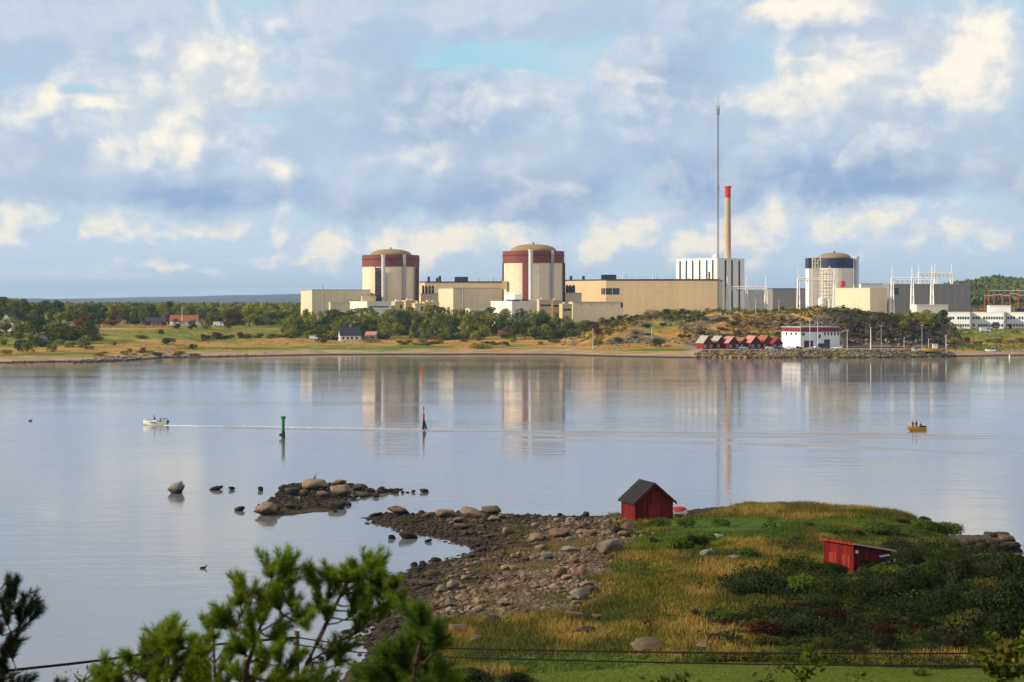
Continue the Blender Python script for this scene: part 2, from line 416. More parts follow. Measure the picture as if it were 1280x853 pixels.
# clear sky: Nishita, paler towards the horizon where the air is thick
SKYK=.105
skyc=wt.vm('SCALE',sky.outputs[0]); skyc.node.inputs[3].default_value=SKYK
clear=wt.mix(wt.mr(vsky,-.2,4.0),(.47,.65,.82,1),(.36,.68,.83,1))
clear=wt.mix(.25,clear,skyc)
veil=wt.noise(wt.vm('MULTIPLY',p0,(.55,1.6,1)),.6,6,.55)
clear=wt.mix(wt.m('MULTIPLY',wt.mr(veil,.36,.68),.6),clear,(.57,.64,.73,1))
streak=wt.noise(wt.vm('MULTIPLY',p0,(.45,5.0,1)),1.0,6,.62)
sf=wt.m('MULTIPLY',wt.m('MULTIPLY',wt.mr(streak,.46,.68),wt.mr(vsky,1.6,.3)),.6)
clear=wt.mix(sf,clear,(.69,.70,.73,1))
fine=wt.noise(wt.vm('MULTIPLY',p0,(1,1.35,1)),4.2,6,.6)
finek=wt.m('MULTIPLY_ADD',fine,.15,.925)
lit=wt.mr(em,-.22,.42)
thick=wt.mr(K0,-.10,.72)
body=wt.mix(thick,(.465,.575,.725,1),(.305,.43,.63,1))
body=wt.mix(wt.m('MULTIPLY',wt.mr(veil,.42,.64),.5),body,(.55,.60,.675,1))
body=wt.mix(wt.m('MULTIPLY',lit,.5),wt.mix(1,body,(.90,.92,.95,1),'MULTIPLY'),(.66,.69,.745,1))
hl=wt.m('MULTIPLY',wt.mr(H0,-.20,.62),wt.m('MULTIPLY_ADD',lit,.75,.30))
body=wt.mix(hl,body,(.95,.875,.75,1))
body=wt.mix(1,body,wt.mix(0,finek,finek),'MULTIPLY')
body=wt.mix(wt.m('MULTIPLY',wt.mr(vsky,3.4,5.0),.8),body,(.68,.65,.64,1))
edge=wt.m('MULTIPLY_ADD',C0[4],.35,D0)
col=wt.mix(wt.m('MULTIPLY',wt.mr(edge,-.16,.46),.96),clear,body)
lc=wt.mix(wt.mr(wt.m('MULTIPLY_ADD',L0,.05,eml),-.14,.55),(.52,.625,.75,1),(.96,.86,.70,1))
lc=wt.mix(1,lc,wt.mix(0,finek,finek),'MULTIPLY')
la=wt.m('MULTIPLY',wt.m('MULTIPLY',wt.mr(wt.m('MULTIPLY_ADD',C0[4],.4,L0),-.25,.42),.88),wt.mr(D0,.45,.05))
col=wt.mix(la,col,lc)
wt.l.new(col,bg.inputs['Color']); bg.inputs['Strength'].default_value=1.0

# ================================================================== terrain near
def sdist(x,y,poly):
    x=np.asarray(x,float); y=np.asarray(y,float)
    d2=np.full(x.shape,1e18); ins=np.zeros(x.shape,bool); n=len(poly)
    for i in range(n):
        ax,ay=poly[i]; bx,by=poly[(i+1)%n]
        ex,ey=bx-ax,by-ay
        t=np.clip(((x-ax)*ex+(y-ay)*ey)/(ex*ex+ey*ey+1e-12),0,1)
        d2=np.minimum(d2,(x-ax-t*ex)**2+(y-ay-t*ey)**2)
        c=((ay>y)!=(by>y))&(x<ex*(y-ay)/(ey if abs(ey)>1e-12 else 1e-12)+ax)
        ins^=c
    d=np.sqrt(d2); return np.where(ins,d,-d)
near_px=[(446,648),(480,643),(520,643),(560,642),(600,641),(640,645),(700,646),(760,645),(800,643),(850,640),(905,634),(925,631)]
NEAR=[W0(*p) for p in near_px]+[(34,207),(42,205),(50,198),(52,190),(50,184),(50,179),(49,173),(46,168),(44,164),(45,160),(49,157),(56,161),(66,168),(120,172),(120,-70),(-100,-70),(-100,96),(-16,99)]
NEAR+=[W0(*p) for p in [(436,846),(462,812),(474,780),(488,752),(500,728),(516,713),(545,704),(580,697),(604,690),(590,683),(560,677),(530,669),(500,662),(468,654)]]
ISLE=[W0(*p) for p in [(312,640),(332,626),(346,614),(392,609),(440,610),(500,613),(518,616),(470,622),(436,627),(430,632),(420,640),(375,643),(335,647)]]
class Grid:
    def __init__(s,xs,ys,fn):
        s.xs=np.asarray(xs,float); s.ys=np.asarray(ys,float)
        X,Y=np.meshgrid(s.xs,s.ys); s.X,s.Y=X,Y; s.Z=fn(X,Y)
    def __call__(s,x,y):
        x=np.asarray(x,float); y=np.asarray(y,float)
        i=np.clip(np.searchsorted(s.xs,x)-1,0,len(s.xs)-2); j=np.clip(np.searchsorted(s.ys,y)-1,0,len(s.ys)-2)
        fx=np.clip((x-s.xs[i])/(s.xs[i+1]-s.xs[i]),0,1); fy=np.clip((y-s.ys[j])/(s.ys[j+1]-s.ys[j]),0,1)
        Z=s.Z
        return (Z[j,i]*(1-fx)+Z[j,i+1]*fx)*(1-fy)+(Z[j+1,i]*(1-fx)+Z[j+1,i+1]*fx)*fy
    def mesh(s,name,mat,attrs):
        nx,ny=len(s.xs),len(s.ys)
        v=np.stack([s.X.ravel(),s.Y.ravel(),s.Z.ravel()],1)
        a=(np.arange(ny-1)[:,None]*nx+np.arange(nx-1)[None,:]).ravel()
        f=np.stack([a,a+1,a+nx+1,a+nx],1)
        return np_mesh(name,v,f,mat,True,attrs)
def h_near_fn(x,y):
    d=sdist(x,y,NEAR)+ (fbm(x*.3,y*.3,3)-.5)*2.4*sstep(24,6,x)
    L=14-10.5*sstep(2,24,x)
    pl=2.5-1.35*sstep(168,192,y)-.75*sstep(186,196,y)*sstep(31,27,x)*sstep(16,20,x)
    h=np.where(d>0, pl*(1-np.exp(-np.maximum(d,0)/L)), np.maximum(.12*d,-1.6))
    h=h+(fbm(x*.1,y*.1,9)-.5)*.9*sstep(1,14,d)*sstep(95,125,y)
    h=h+(fbm(x*.8,y*.8,5)-.5)*.28*sstep(-1,4,d)*sstep(100,125,y)
    # bank at the far edge
    h=h+.25*np.exp(-((y-197)/7)**2)*sstep(24,33,x)*sstep(54,44,x)*sstep(1,6,d)
    hill=24.6-.262*np.asarray(y,float)+(fbm(x*.06,y*.06,2)-.5)*1.6
    k=1.2; h=np.where(np.abs(hill-h)<6, np.log(np.exp(np.clip(h/k,-20,60))+np.exp(np.clip(hill/k,-20,60)))*k, np.maximum(h,hill))
    di=sdist(x,y,ISLE)+(fbm(x*.5,y*.5,8)-.5)*2.6
    return np.maximum(h, np.where(di>0,-.02+.17*(1-np.exp(-di/1.6))+(fbm(x*1.1,y*1.1,18)-.5)*.2,-1.5))
gn=Grid(np.arange(-96,118,.6),np.concatenate([np.arange(-64,90,2.0),np.arange(90,216,.5)]),h_near_fn)
def to_px(x,y,z): return CX+F*x/np.maximum(y,1e-3), HY+F*(H-z)/np.maximum(y,1e-3)
def ray_hit(g,px,py,y0,y1,st):
    Y=np.arange(y0,y1,st); z=H-(py-HY)*Y/F; x=(px-CX)*Y/F
    k=np.nonzero(z<=np.maximum(g(x,Y),0))[0]
    k=k[0] if len(k) else len(Y)-1
    return Vector((x[k],Y[k],max(float(g(x[k],Y[k])),0)))
def N(px,py): return ray_hit(gn,px,py,85,235,.15)
def ell(px,py,lst):
    s=np.zeros(np.shape(px))
    for (cx,cy,rx,ry) in lst: s=np.maximum(s,1-np.sqrt(((px-cx)/rx)**2+((py-cy)/ry)**2))
    return s
STONEY=[W0(*p) for p in [(440,640),(620,638),(690,644),(782,652),(800,668),(800,690),(772,705),(765,735),(742,762),(722,790),(640,790),(560,802),(540,812),(420,860),(300,860),(300,640)]]
DRY=[(645,782,105,20),(800,705,70,24),(880,712,75,14),(740,745,40,14),(1020,640,130,9),(1000,800,90,8),(860,775,90,26),(960,690,70,10),(900,740,60,12),(800,830,120,14),(1130,645,60,6)]
GREEN=[(900,656,110,13),(850,674,60,14),(1150,664,90,16),(940,668,60,12),(1040,655,80,7),(700,830,160,14),(1180,650,60,10)]
def near_zones(x,y,z):
    px,py=to_px(x,y,z)
    stone=sstep(-2.2,2.2,sdist(x,y,STONEY)+(fbm(x*.28,y*.28,11)-.5)*9)
    stone=np.maximum(stone,sstep(.45,.15,z))
    n=fbm(x*.16,y*.16,21)
    dry=sstep(.0,.35,ell(px,py,DRY)+(n-.5)*1.5+.12)
    green=sstep(0,.3,ell(px,py,GREEN)+(fbm(x*.2,y*.2,31)-.5)*.8)
    lawn=sstep(2.0,3.0,110.5-y)*sstep(-3.5,1.5,x-(-1+ (fbm(x*.2,y*.2,4)-.5)*6))*sstep(27.5,31,y*.0+x*.0+ (y-60))*(x<60)
    return stone,dry*(1-green*.8),green,lawn
def mossf(x,y): return sstep(.46,.56,fbm(x*.13,y*.20,301,5))
zs=near_zones(gn.X,gn.Y,gn.Z)
m,t,b=new_mat('foreground_soil')
g=t.node('ShaderNodeTexCoord').outputs['Object']; sp=t.node('ShaderNodeSeparateXYZ'); t.l.new(g,sp.inputs[0])
mk=t.node('ShaderNodeAttribute',attribute_name='mask'); ms=t.node('ShaderNodeSeparateColor'); t.l.new(mk.outputs['Color'],ms.inputs[0])
vor=t.node('ShaderNodeTexVoronoi'); t.l.new(g,vor.inputs['Vector']); vor.inputs['Scale'].default_value=2.6
vor2=t.node('ShaderNodeTexVoronoi'); t.l.new(g,vor2.inputs['Vector']); vor2.inputs['Scale'].default_value=6.5
stonec=t.mix(t.noise(g,.5,4),t.ramp(vor.outputs['Color'],[(0,(.03,.022,.015)),(.45,(.075,.055,.038)),(.8,(.13,.105,.08)),(1,(.20,.17,.14))]),t.ramp(vor2.outputs['Color'],[(0,(.022,.016,.011)),(.6,(.075,.055,.04)),(1,(.18,.15,.12))]))
moss=t.m('MULTIPLY',t.attr('moss'),t.mr(t.noise(g,.9,4,.6),.30,.55))
stonec=t.mix(t.m('MULTIPLY',moss,.85),stonec,(.082,.072,.014,1))
wet=t.mr(sp.outputs[2],1.0,.40)
stonec=t.mix(t.m('MULTIPLY',wet,.92),stonec,t.mix(t.noise(g,.9,5),(.020,.013,.008,1),(.06,.04,.02,1)))
gr=t.mix(t.mr(t.noise(g,.35,6,.65),.35,.65),(.045,.052,.010,1),(.12,.105,.022,1))
gr=t.mix(ms.outputs[1],gr,t.mix(t.noise(g,.8,5),(.13,.09,.02,1),(.22,.15,.04,1)))
gr=t.mix(ms.outputs[2],gr,t.mix(t.noise(g,.6,5),(.035,.075,.008,1),(.07,.12,.014,1)))
lw=t.attr('lawn'); gr=t.mix(lw,gr,t.mix(t.noise(g,.25,6),(.055,.08,.005,1),(.095,.12,.008,1)))
cc=t.mix(ms.outputs[0],gr,stonec)
t.l.new(cc,b.inputs['Base Color']); b.inputs['Roughness'].default_value=.9; b.inputs['Specular IOR Level'].default_value=.15
bn=t.node('ShaderNodeBump'); bn.inputs['Strength'].default_value=.8; bn.inputs['Distance'].default_value=.12
t.l.new(t.m('ADD',t.m('MULTIPLY',t.m('SUBTRACT',1.0,vor.outputs['Distance']),.6),t.noise(g,3,6,.7)),bn.inputs['Height']); t.l.new(bn.outputs[0],b.inputs['Normal'])
mask=np.stack([zs[0].ravel(),zs[1].ravel(),zs[2].ravel(),np.ones(zs[0].size)],1)
tag(link('foreground_ground',gn.mesh('foreground_ground',m,{'mask':mask,'lawn':zs[3].ravel(),'moss':mossf(gn.X,gn.Y).ravel()})),kind='structure')

# ================================================================== terrain far
shore_px=[(-700,470),(-300,462),(0,454.5),(100,453),(180,450),(200,447.5),(260,447),(400,444.3),(600,443.6),(700,444.2),(740,445.5),(800,447),(840,447.5),(1000,447.8),(1100,447.4),(1200,446),(1290,445),(1600,444),(2300,446)]
SH=[W0(*p) for p in shore_px]
SHX=np.array([p[0] for p in SH]); SHY=np.array([p[1] for p in SH])
def quayf(x):   # 1 along the harbour quay
    return sstep(88,97,x)*sstep(228,216,x)
HILLC=[(640,0),(680,2),(720,9),(760,14),(800,17),(840,18.5),(900,19.5),(960,20.5),(1000,21),(1040,21.6),(1080,20.5),(1110,19),(1140,17),(1160,15),(1172,11),(1182,3),(1195,0)]
HX=np.array([(p[0]-CX)*915/F for p in HILLC]); HZ=np.array([p[1] for p in HILLC])
def h_far_fn(x,y):
    x=np.asarray(x,float); y=np.asarray(y,float)
    d=y-np.interp(x,SHX,SHY)+(fbm(x*.03,y*.03,41)-.5)*12*(1-quayf(x))
    h=np.interp(d,[-60,0,14,30,60,110,210,280,700,2600],[-3,0,1.0,2.3,3.5,5.7,10,12.5,13,16])
    h=h+(fbm(x*.02,y*.02,42)-.5)*2.2*sstep(20,70,d)+(fbm(x*.12,y*.12,43)-.5)*.8*sstep(5,30,d)
    q=quayf(x)
    hq=np.interp(d,[-30,0,9,12,70],[-3,0,3.4,3.7,3.9])
    h=h*(1-q)+hq*q*sstep(95,60,d)+h*q*sstep(60,95,d)
    h=h+2.0*sstep(262,276,x)*sstep(938,966,y)*sstep(1200,1100,y)
    # rocky hill
    crest=np.interp(x,HX,HZ)
    cliff=sstep(168,184,x)*sstep(300,270,x)
    rise0=845+8*(fbm(x*.03,0*x,51)-.5); rise1=930-40*cliff
    up=sstep(0,1,(y-rise0)/(rise1-rise0)); up=np.where(cliff>.01,up**(1-.55*cliff),up)
    dn=sstep(1075,985,y)
    rough=(fbm(x*.05,y*.05,61)-.5)*6+(np.abs(fbm(x*.13,y*.13,62)-.5))*-5+1.0+(fbm(x*.3,y*.3,64)-.5)*2.2
    hh=(crest+rough*sstep(4,12,crest))*up*dn
    h=np.where(hh>.5,np.maximum(h,hh),h)
    # wooded hill far right
    hr=np.interp((x/np.maximum(y,1)*F+CX),[1080,1130,1180,1240,1300,1500,2500],[-8,22,40,48,46,44,30])*sstep(1500,2300,y)*sstep(3100,2500,y)
    return np.maximum(h,np.where(hr<1,-9,hr)+(fbm(x*.01,y*.01,71)-.5)*10*sstep(5,20,hr))-sstep(2900,3300,y)*45
gf=Grid(np.concatenate([np.arange(-900,-330,9),np.arange(-330,70,3.5),np.arange(70,300,2.0),np.arange(300,420,4),np.arange(420,2000,20)]),
        np.concatenate([np.arange(690,780,4.),np.arange(780,960,1.6),np.arange(960,1160,5.),np.arange(1160,3400,40.)]),h_far_fn)
def Fp(px,py): return ray_hit(gf,px,py,690,1300,.5)
def fz(x,y): return float(gf(x,y))
fpx,fpy=to_px(gf.X,gf.Y,gf.Z)
dsh=gf.Y-np.interp(gf.X,SHX,SHY)
gx=np.gradient(gf.Z,gf.xs,axis=1); gy=np.gradient(gf.Z,gf.ys,axis=0); slope=np.hypot(gx,gy)
beach=sstep(30,19,dsh+(fbm(gf.X*.04,gf.Y*.04,81)-.5)*16)*(1-quayf(gf.X))
hillm=sstep(2,8,np.interp(gf.X,HX,HZ))*sstep(835,860,gf.Y)*sstep(1060,1000,gf.Y)
rock=np.clip(hillm*sstep(.42,.7,slope+ (fbm(gf.X*.07,gf.Y*.07,82)-.5)*1.1),0,1)
rock=np.maximum(rock,hillm*sstep(.62,.72,fbm(gf.X*.09,gf.Y*.05,83)))
cliffm=sstep(168,182,gf.X)*sstep(245,232,gf.X)*sstep(845,852,gf.Y)*sstep(905,888,gf.Y+6*(fbm(gf.X*.1,gf.Y*.1,85)-.5))
dry=np.clip(sstep(.40,.60,fbm(gf.X*.012,gf.Y*.03,84)+.20*sstep(140,80,dsh)*sstep(40,60,dsh)-.06*sstep(160,240,dsh)+.22*hillm),0,1)
quaym=quayf(gf.X)*sstep(9,11,dsh)*sstep(72,64,dsh)*(1-sstep(3.9,4.6,gf.Z))
m,t,b=new_mat('far_shore_soil')
g=t.node('ShaderNodeTexCoord').outputs['Object']; sp=t.node('ShaderNodeSeparateXYZ'); t.l.new(g,sp.inputs[0])
mk=t.node('ShaderNodeAttribute',attribute_name='mask'); ms=t.node('ShaderNodeSeparateColor'); t.l.new(mk.outputs['Color'],ms.inputs[0])
gst=t.vm('MULTIPLY',g,(.35,1,1))
gr=t.mix(t.mr(t.noise(g,.09,6,.65),.35,.65),(.10,.125,.018,1),(.25,.235,.04,1))
gr=t.mix(ms.outputs[2],gr,t.mix(t.mr(t.noise(gst,.16,6,.65),.3,.7),(.27,.145,.032,1),(.46,.275,.075,1)))
gr=t.mix(t.m('MULTIPLY',t.mr(t.noise(g,.30,5,.6),.56,.68),.7),gr,(.035,.042,.012,1))
bc=t.mix(t.mr(t.noise(gst,.3,5,.6),.3,.7),(.22,.155,.09,1),(.42,.31,.20,1))
bc=t.mix(t.mr(sp.outputs[2],.75,.30),bc,(.045,.03,.02,1))
gr=t.mix(t.attr('fringe'),gr,(.10,.14,.02,1))
cc=t.mix(ms.outputs[0],gr,bc)
rc=t.mix(t.mr(t.noise(g,.35,7,.7),.3,.7),(.035,.028,.022,1),(.20,.165,.13,1))
cc=t.mix(ms.outputs[1],cc,rc)
vst=t.vm('MULTIPLY',g,(1,1,.25))
cc=t.mix(t.attr('cliff'),cc,t.mix(t.mr(t.noise(vst,.5,7,.7),.35,.7),(.012,.009,.007,1),(.075,.055,.04,1)))  # streaked rock, near black because the cliff's shade is in the colour
cc=t.mix(t.attr('quay'),cc,t.mix(t.noise(g,.2,5),(.17,.145,.12,1),(.27,.235,.195,1)))
t.l.new(cc,b.inputs['Base Color']); b.inputs['Roughness'].default_value=.95; b.inputs['Specular IOR Level'].default_value=.1
bn=t.node('ShaderNodeBump'); bn.inputs['Strength'].default_value=.8; bn.inputs['Distance'].default_value=.8
t.l.new(t.noise(g,.6,6,.7),bn.inputs['Height']); t.l.new(bn.outputs[0],b.inputs['Normal'])
mask=np.stack([beach.ravel(),rock.ravel(),dry.ravel(),np.ones(dry.size)],1)
tag(link('far_shore_ground',gf.mesh('far_shore_ground',m,{'mask':mask,'quay':quaym.ravel(),'cliff':cliffm.ravel(),'fringe':(sstep(28,36,dsh)*sstep(62,46,dsh)*sstep(.38,.5,fbm(gf.X*.02,gf.Y*.05,87))*(1-hillm)).ravel()})),kind='structure')

# ================================================================== water
m,t,b=new_mat('sea_water')
g=t.node('ShaderNodeTexCoord').outputs['Object']
b.inputs['Base Color'].default_value=(.15,.15,.165,1); b.inputs['Roughness'].default_value=.07; b.inputs['IOR'].default_value=1.9
b.inputs['Specular IOR Level'].default_value=.9; b.inputs['Specular Tint'].default_value=(1,1,1,1)
wv=t.vm('MULTIPLY',g,(.35,1.0,1))
patch=t.mr(t.noise(t.vm('MULTIPLY',g,(.008,.022,1)),1.0,4,.55),.38,.66)
hsum=t.m('ADD',t.m('MULTIPLY',t.noise(wv,1.1,3,.55),.035),t.m('MULTIPLY',t.noise(t.vm('MULTIPLY',g,(.10,.34,1)),1.0,3,.5),.10))
hsum=t.m('MULTIPLY',hsum,t.m('MULTIPLY_ADD',patch,.9,.35))
bn=t.node('ShaderNodeBump'); bn.inputs['Strength'].default_value=.55; bn.inputs['Distance'].default_value=1.0
t.l.new(hsum,bn.inputs['Height']); t.l.new(bn.outputs[0],b.inputs['Normal'])
M['water']=m
wb=MB(); wb.add([(-8500,-600,0),(8500,-600,0),(8500,13200,0),(-8500,13200,0)],[(0,1,2,3)])
tag(wb.build('sea_water',m),kind='structure')
sb=MB(); sb.add([(-8500,-600,-3.2),(8500,-600,-3.2),(8500,13200,-3.2),(-8500,13200,-3.2)],[(0,1,2,3)])
tag(sb.build('seabed_ground',paint('seabed_mud',(.05,.045,.04),.9)),kind='structure')

# ================================================================== far blue hills across the water
m,t,b=new_mat('distant_forest')
g=t.node('ShaderNodeTexCoord').outputs['Object']
t.l.new(t.mix(t.mr(t.noise(g,.004,6,.65),.4,.65),(.012,.022,.014,1),(.05,.06,.03,1)),b.inputs['Base Color']); b.inputs['Roughness'].default_value=1
def hills_fn(x,y):
    r=1-((y-8600)/900)**2
    base=np.interp(x,[-6000,-3000,-2600,-1900,-1300,-700,0,2000,6000],[62,50,46,44,50,55,44,30,20])
    return np.clip(r,-.02,1)*(base+(fbm(x*.0016,y*.001,91)-.5)*34+(fbm(x*.01,y*.01,92)-.5)*9)-2
gh=Grid(np.arange(-6000,6001,60),np.arange(7600,9601,100),hills_fn)
tag(link('distant_hills',gh.mesh('distant_hills',m,{})),kind='structure')
def hills2_fn(x,y):
    r=1-((y-11800)/1000)**2
    base=np.interp(x,[-7000,-4200,-3300,-2500,-2000,-1500,-900,2000,7000],[90,84,70,88,92,104,96,60,40])
    return np.clip(r,-.02,1)*(base+(fbm(x*.0012,y*.001,93)-.5)*40)-2
gh2=Grid(np.arange(-7000,7001,80),np.arange(10700,12901,100),hills2_fn)
tag(link('distant_hills',gh2.mesh('distant_hills',m,{})),kind='structure')
# ------------------------------------------------------------------ air
hm=bpy.data.materials.new('air_haze'); hm.use_nodes=True; hn=NT(hm.node_tree); hm.node_tree.nodes.remove(hm.node_tree.nodes['Principled BSDF'])
pv=hn.node('ShaderNodeVolumePrincipled'); pv.inputs['Color'].default_value=(.42,.66,1.0,1); pv.inputs['Density'].default_value=5.6e-5; pv.inputs['Anisotropy'].default_value=.2
hn.l.new(pv.outputs[0],hm.node_tree.nodes['Material Output'].inputs['Volume'])
hb=MB().box(-8600,-700,-4.2,8600,13300,182).build('haze',hm); tag(hb,kind='stuff')
M['stair']=paint('weathered_stair_steel',(.17,.14,.11),.7,.15,.3)
M['stairback']=paint('dark_brown_panel',(.12,.085,.06),.8,.15,.3)  # plain dark brown panel behind the stair flights
# ================================================================== power plant and harbour (all at real distance)
def solve(L,Cc,Rr,Y0,th):
    th=R(th); l,c,r=(L-CX)/F,(Cc-CX)/F,(Rr-CX)/F
    d=Y0*(c-l)/(math.sin(th)+l*math.cos(th)); w=Y0*(r-c)/(math.cos(th)-r*math.sin(th))
    return w,d,c*Y0
def zat(py,Y): return H-(py-HY)*Y/F
def block(name,label,cat,L,Cc,Rr,ytop,Y0,th,mat,roof=None,group=None,zb=None,parapet=.5,depth=None):
    w,d,X=solve(L,Cc,Rr,Y0,th)
    if depth: d=depth
    zb=min(fz(X,Y0),fz(X+w,Y0+5))-1.5 if zb is None else zb
    h=zat(ytop,Y0)-zb
    root=thing(name,label,cat,(X,Y0,zb),R(th),group)
    MB().box(0,0,0,w,d,h-parapet).build('wall',mat,root)
    MB().box(-.18,-.18,h-parapet+.003,w+.18,d+.18,h).build('roof',roof or mat,root)
    return root,w,d,h
def pr(root,name,mat,*boxes,smooth=False):
    b=MB()
    for bx in boxes: b.box(*bx)
    return b.build(name,mat,root)
PL='power station halls'
r,w,d,h=block('switchgear_building','plain cream windowless block at the far left end of the power station','building',376,390,463,362,1120,13,M['beige'],M['grey'])
MB().tube([(w*.18,-.35,0),(w*.18,-.35,h+3)],.45,8).build('downpipe',M['grey'],r)
pr(r,'joint',M['offwhite'],*[(w*k-.08,-.05,2,w*k+.08,-.004,h-1) for k in (.4,.6,.8)])
r,w,d,h=block('roof_hut','small ochre hut on the roof beside the left striped reactor','hut',451,453,470,370.3,1118,13,M['tan2'],M['tan2'],zb=zat(377,1118)); 
r,w,d,h=block('annex_building','low white annex just left below the left red-topped reactor','building',437,459,489,377,1075,22,M['offwhite'],M['white'])
pr(r,'window',M['glass'],(w*.1,-.05,h-4,w*.9,-.003,h-3.2))
block('annex_building','low cream annex under the windowless block on the left','building',411,413,437.5,378,1078,14,M['beige'],M['beige'])
for i,(a,b_,c,y,Yd,lb) in enumerate([(489,494,505,377,1090,'squat ochre pump block at the foot of the left reactor'),(502,507,522,375.6,1105,'tan flat block right of the squat ochre pump block'),(515,519,532,379.5,1080,'small ochre block between two tan plant blocks'),(527,531,549,377.5,1095,'tan annex touching the tall beige block with a downpipe')]):
    r,w,d,h=block('plant_block',lb,'building',a,b_,c,y,Yd,18,M['tan2'] if i%2==0 else M['tan'],M['beige'])
    pr(r,'vent',M['beige'],(w*.2,d*.2,h+.003,w*.4,d*.5,h+1.3),(w*.6,d*.3,h+.003,w*.75,d*.6,h+.9))
    pr(r,'door',M['dark'],(w*.55,-.06,h-5,w*.8,-.003,h-2.2))
def reactor(label,pc,rpx,Y,yband0,yband1,yapex,ydome,band,dome,blue=False):
    rad=rpx*Y/F; Yc=Y+rad; X=(pc-CX)*Yc/F; k=Yc/F; rad=rpx*k; zb=fz(X,Y)-1
    root=thing('reactor_building',label,'reactor',(X,Y+rad,zb))
    z=lambda py: zat(py,Yc)-zb
    n=72
    MB().lathe([(rad*.985,0),(rad*.985,z(yband1)-.01)],n).build('wall',M['offwhite'] if blue else M['cream'],root,True); smooth_by_angle(root.children[-1],30)
    bb=MB().lathe([(rad*.9,z(yband1)),(rad,z(yband1)),(rad,z(yband0)),(rad*.93,z(yband0)),(rad*.93,z(yband0)-.8)],n).build('parapet_band',band,root); smooth_by_angle(bb,30)
    zz=[z(yband0)+(z(yapex)-z(yband0))*math.sin(t) for t in np.linspace(0,math.pi/2,10)]
    rr=[ydome*k*math.cos(t)**.82+.01 for t in np.linspace(0,math.pi/2,10)]
    dm=MB().lathe([(ydome*k,z(yband0)-2)]+list(zip(rr,zz)),n).build('dome',dome,root,True)
    pr(dm,'finial',M['dark'],(-.5,-.5,zz[-1]-.05,.5,.5,zz[-1]+1.2))
    # ring line between the two shades of the band
    rg=MB().lathe([(rad+.05,z((yband0*.6+yband1*.4))),(rad+.28,z((yband0*.6+yband1*.4))),(rad+.28,z(yband0*.6+yband1*.4)+.55),(rad+.05,z(yband0*.6+yband1*.4)+.55)],n).build('band_rail',M['dark'] if blue else M['darkred'],root)
    rb=MB()
    for i in range(40):
        a=2*math.pi*i/40; x,y=rad*.985*math.cos(a),rad*.985*math.sin(a)
        rb.tube([(x,y,0),(x,y,z(yband1)-.05)],.07,4)
    rb.build('rib',M['cream'],root)
    return root,rad,z,k
def on(rad,dx):          # point of the cylinder's camera side at sideways offset dx
    dx=max(-rad*.999,min(rad*.999,dx)); return dx,-math.sqrt(rad*rad-dx*dx)
def stairs(root,x,y,w,z1,mat,name='stair_tower',dz=2.1,dep=3.2):
    b=MB()
    for sx in (0,w):
        for sy in (0,-dep): b.box(x+sx-.18,y+sy-.18,0,x+sx+.18,y+sy+.18,z1)
    k=0; zz=1.0
    while zz+dz<z1:
        b.box(x,y-dep,zz,x+w,y,zz+.5)
        a=(x,x+w) if k%2==0 else (x+w,x)
        b.tube([(a[0],y-dep*.5,zz+.3),(a[1],y-dep*.5,zz+dz)],.28,4)
        b.tube([(x,y-dep,zz+1.3),(x+w,y-dep,zz+1.3)],.1,4)
        zz+=dz; k+=1
    return b.build(name,mat,root)
def vstack(root,x,y,r,z0,z1,mat,name='vent_pipe'):
    b=MB().lathe([(r,z0),(r,z1-1),(r*1.18,z1-1),(r*1.18,z1)],16,x,y).build(name,mat,root,True); smooth_by_angle(b,30); return b
# left one
r,rad,z,k=reactor('left of the two red-banded reactors, with zigzag stair tower beside a pale pipe',488.5,35.8,1150,319.5,334,311.6,26,M['redband'],M['domec'])
x,y=on(rad,(476.5-488.5)*k); stairs(r,x-2.4,y-.6,4.8,z(334),M['stair'])
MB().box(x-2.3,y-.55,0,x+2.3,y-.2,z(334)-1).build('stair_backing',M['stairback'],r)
x,y=on(rad,(482.3-488.5)*k); vstack(r,x,y-2.6,1.35,0,z(319.8),M['pale'])
x,y=on(rad,(507.6-488.5)*k); b=MB().box(x-1.1,y-1.6,0,x+1.1,y+.5,z(319.3)).build('cable_duct',M['grey'],r)
x,y=on(rad,(522-488.5)*k); stairs(r,x-1.0,y-1,2.4,z(333),M['stair'])
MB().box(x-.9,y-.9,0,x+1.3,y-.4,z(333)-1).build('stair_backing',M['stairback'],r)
# right one
r,rad,z,k=reactor('right of the two red-banded reactors, with a full-height red-brown strip beside its pipe',666.8,38.6,1078,314.6,329.5,305.4,29,M['redband'],M['domec'])
dx=(656.3-666.8)*k; x,y=on(rad,dx); an=math.atan2(y,x)
MB().lathe([(rad+.12,0),(rad+.12,z(329.5)-.05)],8,0,0,an-.095,an+.095).build('pilaster',M['redband'],r)
x,y=on(rad,(663-666.8)*k); vstack(r,x,y-2.4,1.5,0,z(313.6),M['pale'])
x,y=on(rad,(690-666.8)*k); MB().box(x-1.0,y-1.6,0,x+1.0,y+.5,z(314)).build('cable_duct',M['grey'],r)
x,y=on(rad,(704-666.8)*k); MB().box(x-.9,y-1.4,0,x+1.2,y+.8,z(329.5)).build('pilaster',M['darkred'],r)
x,y=on(rad,(628.9-666.8)*k); MB().box(x-.5,y-1.0,0,x+.4,y+.6,z(329.5)).build('pilaster',M['darkred'],r)
x,y=on(rad,(630.5-666.8)*k); MB().box(x-1.5,y-6,z(362),x+2,y-3,z(352)).build('stair_head',M['tan2'],r)
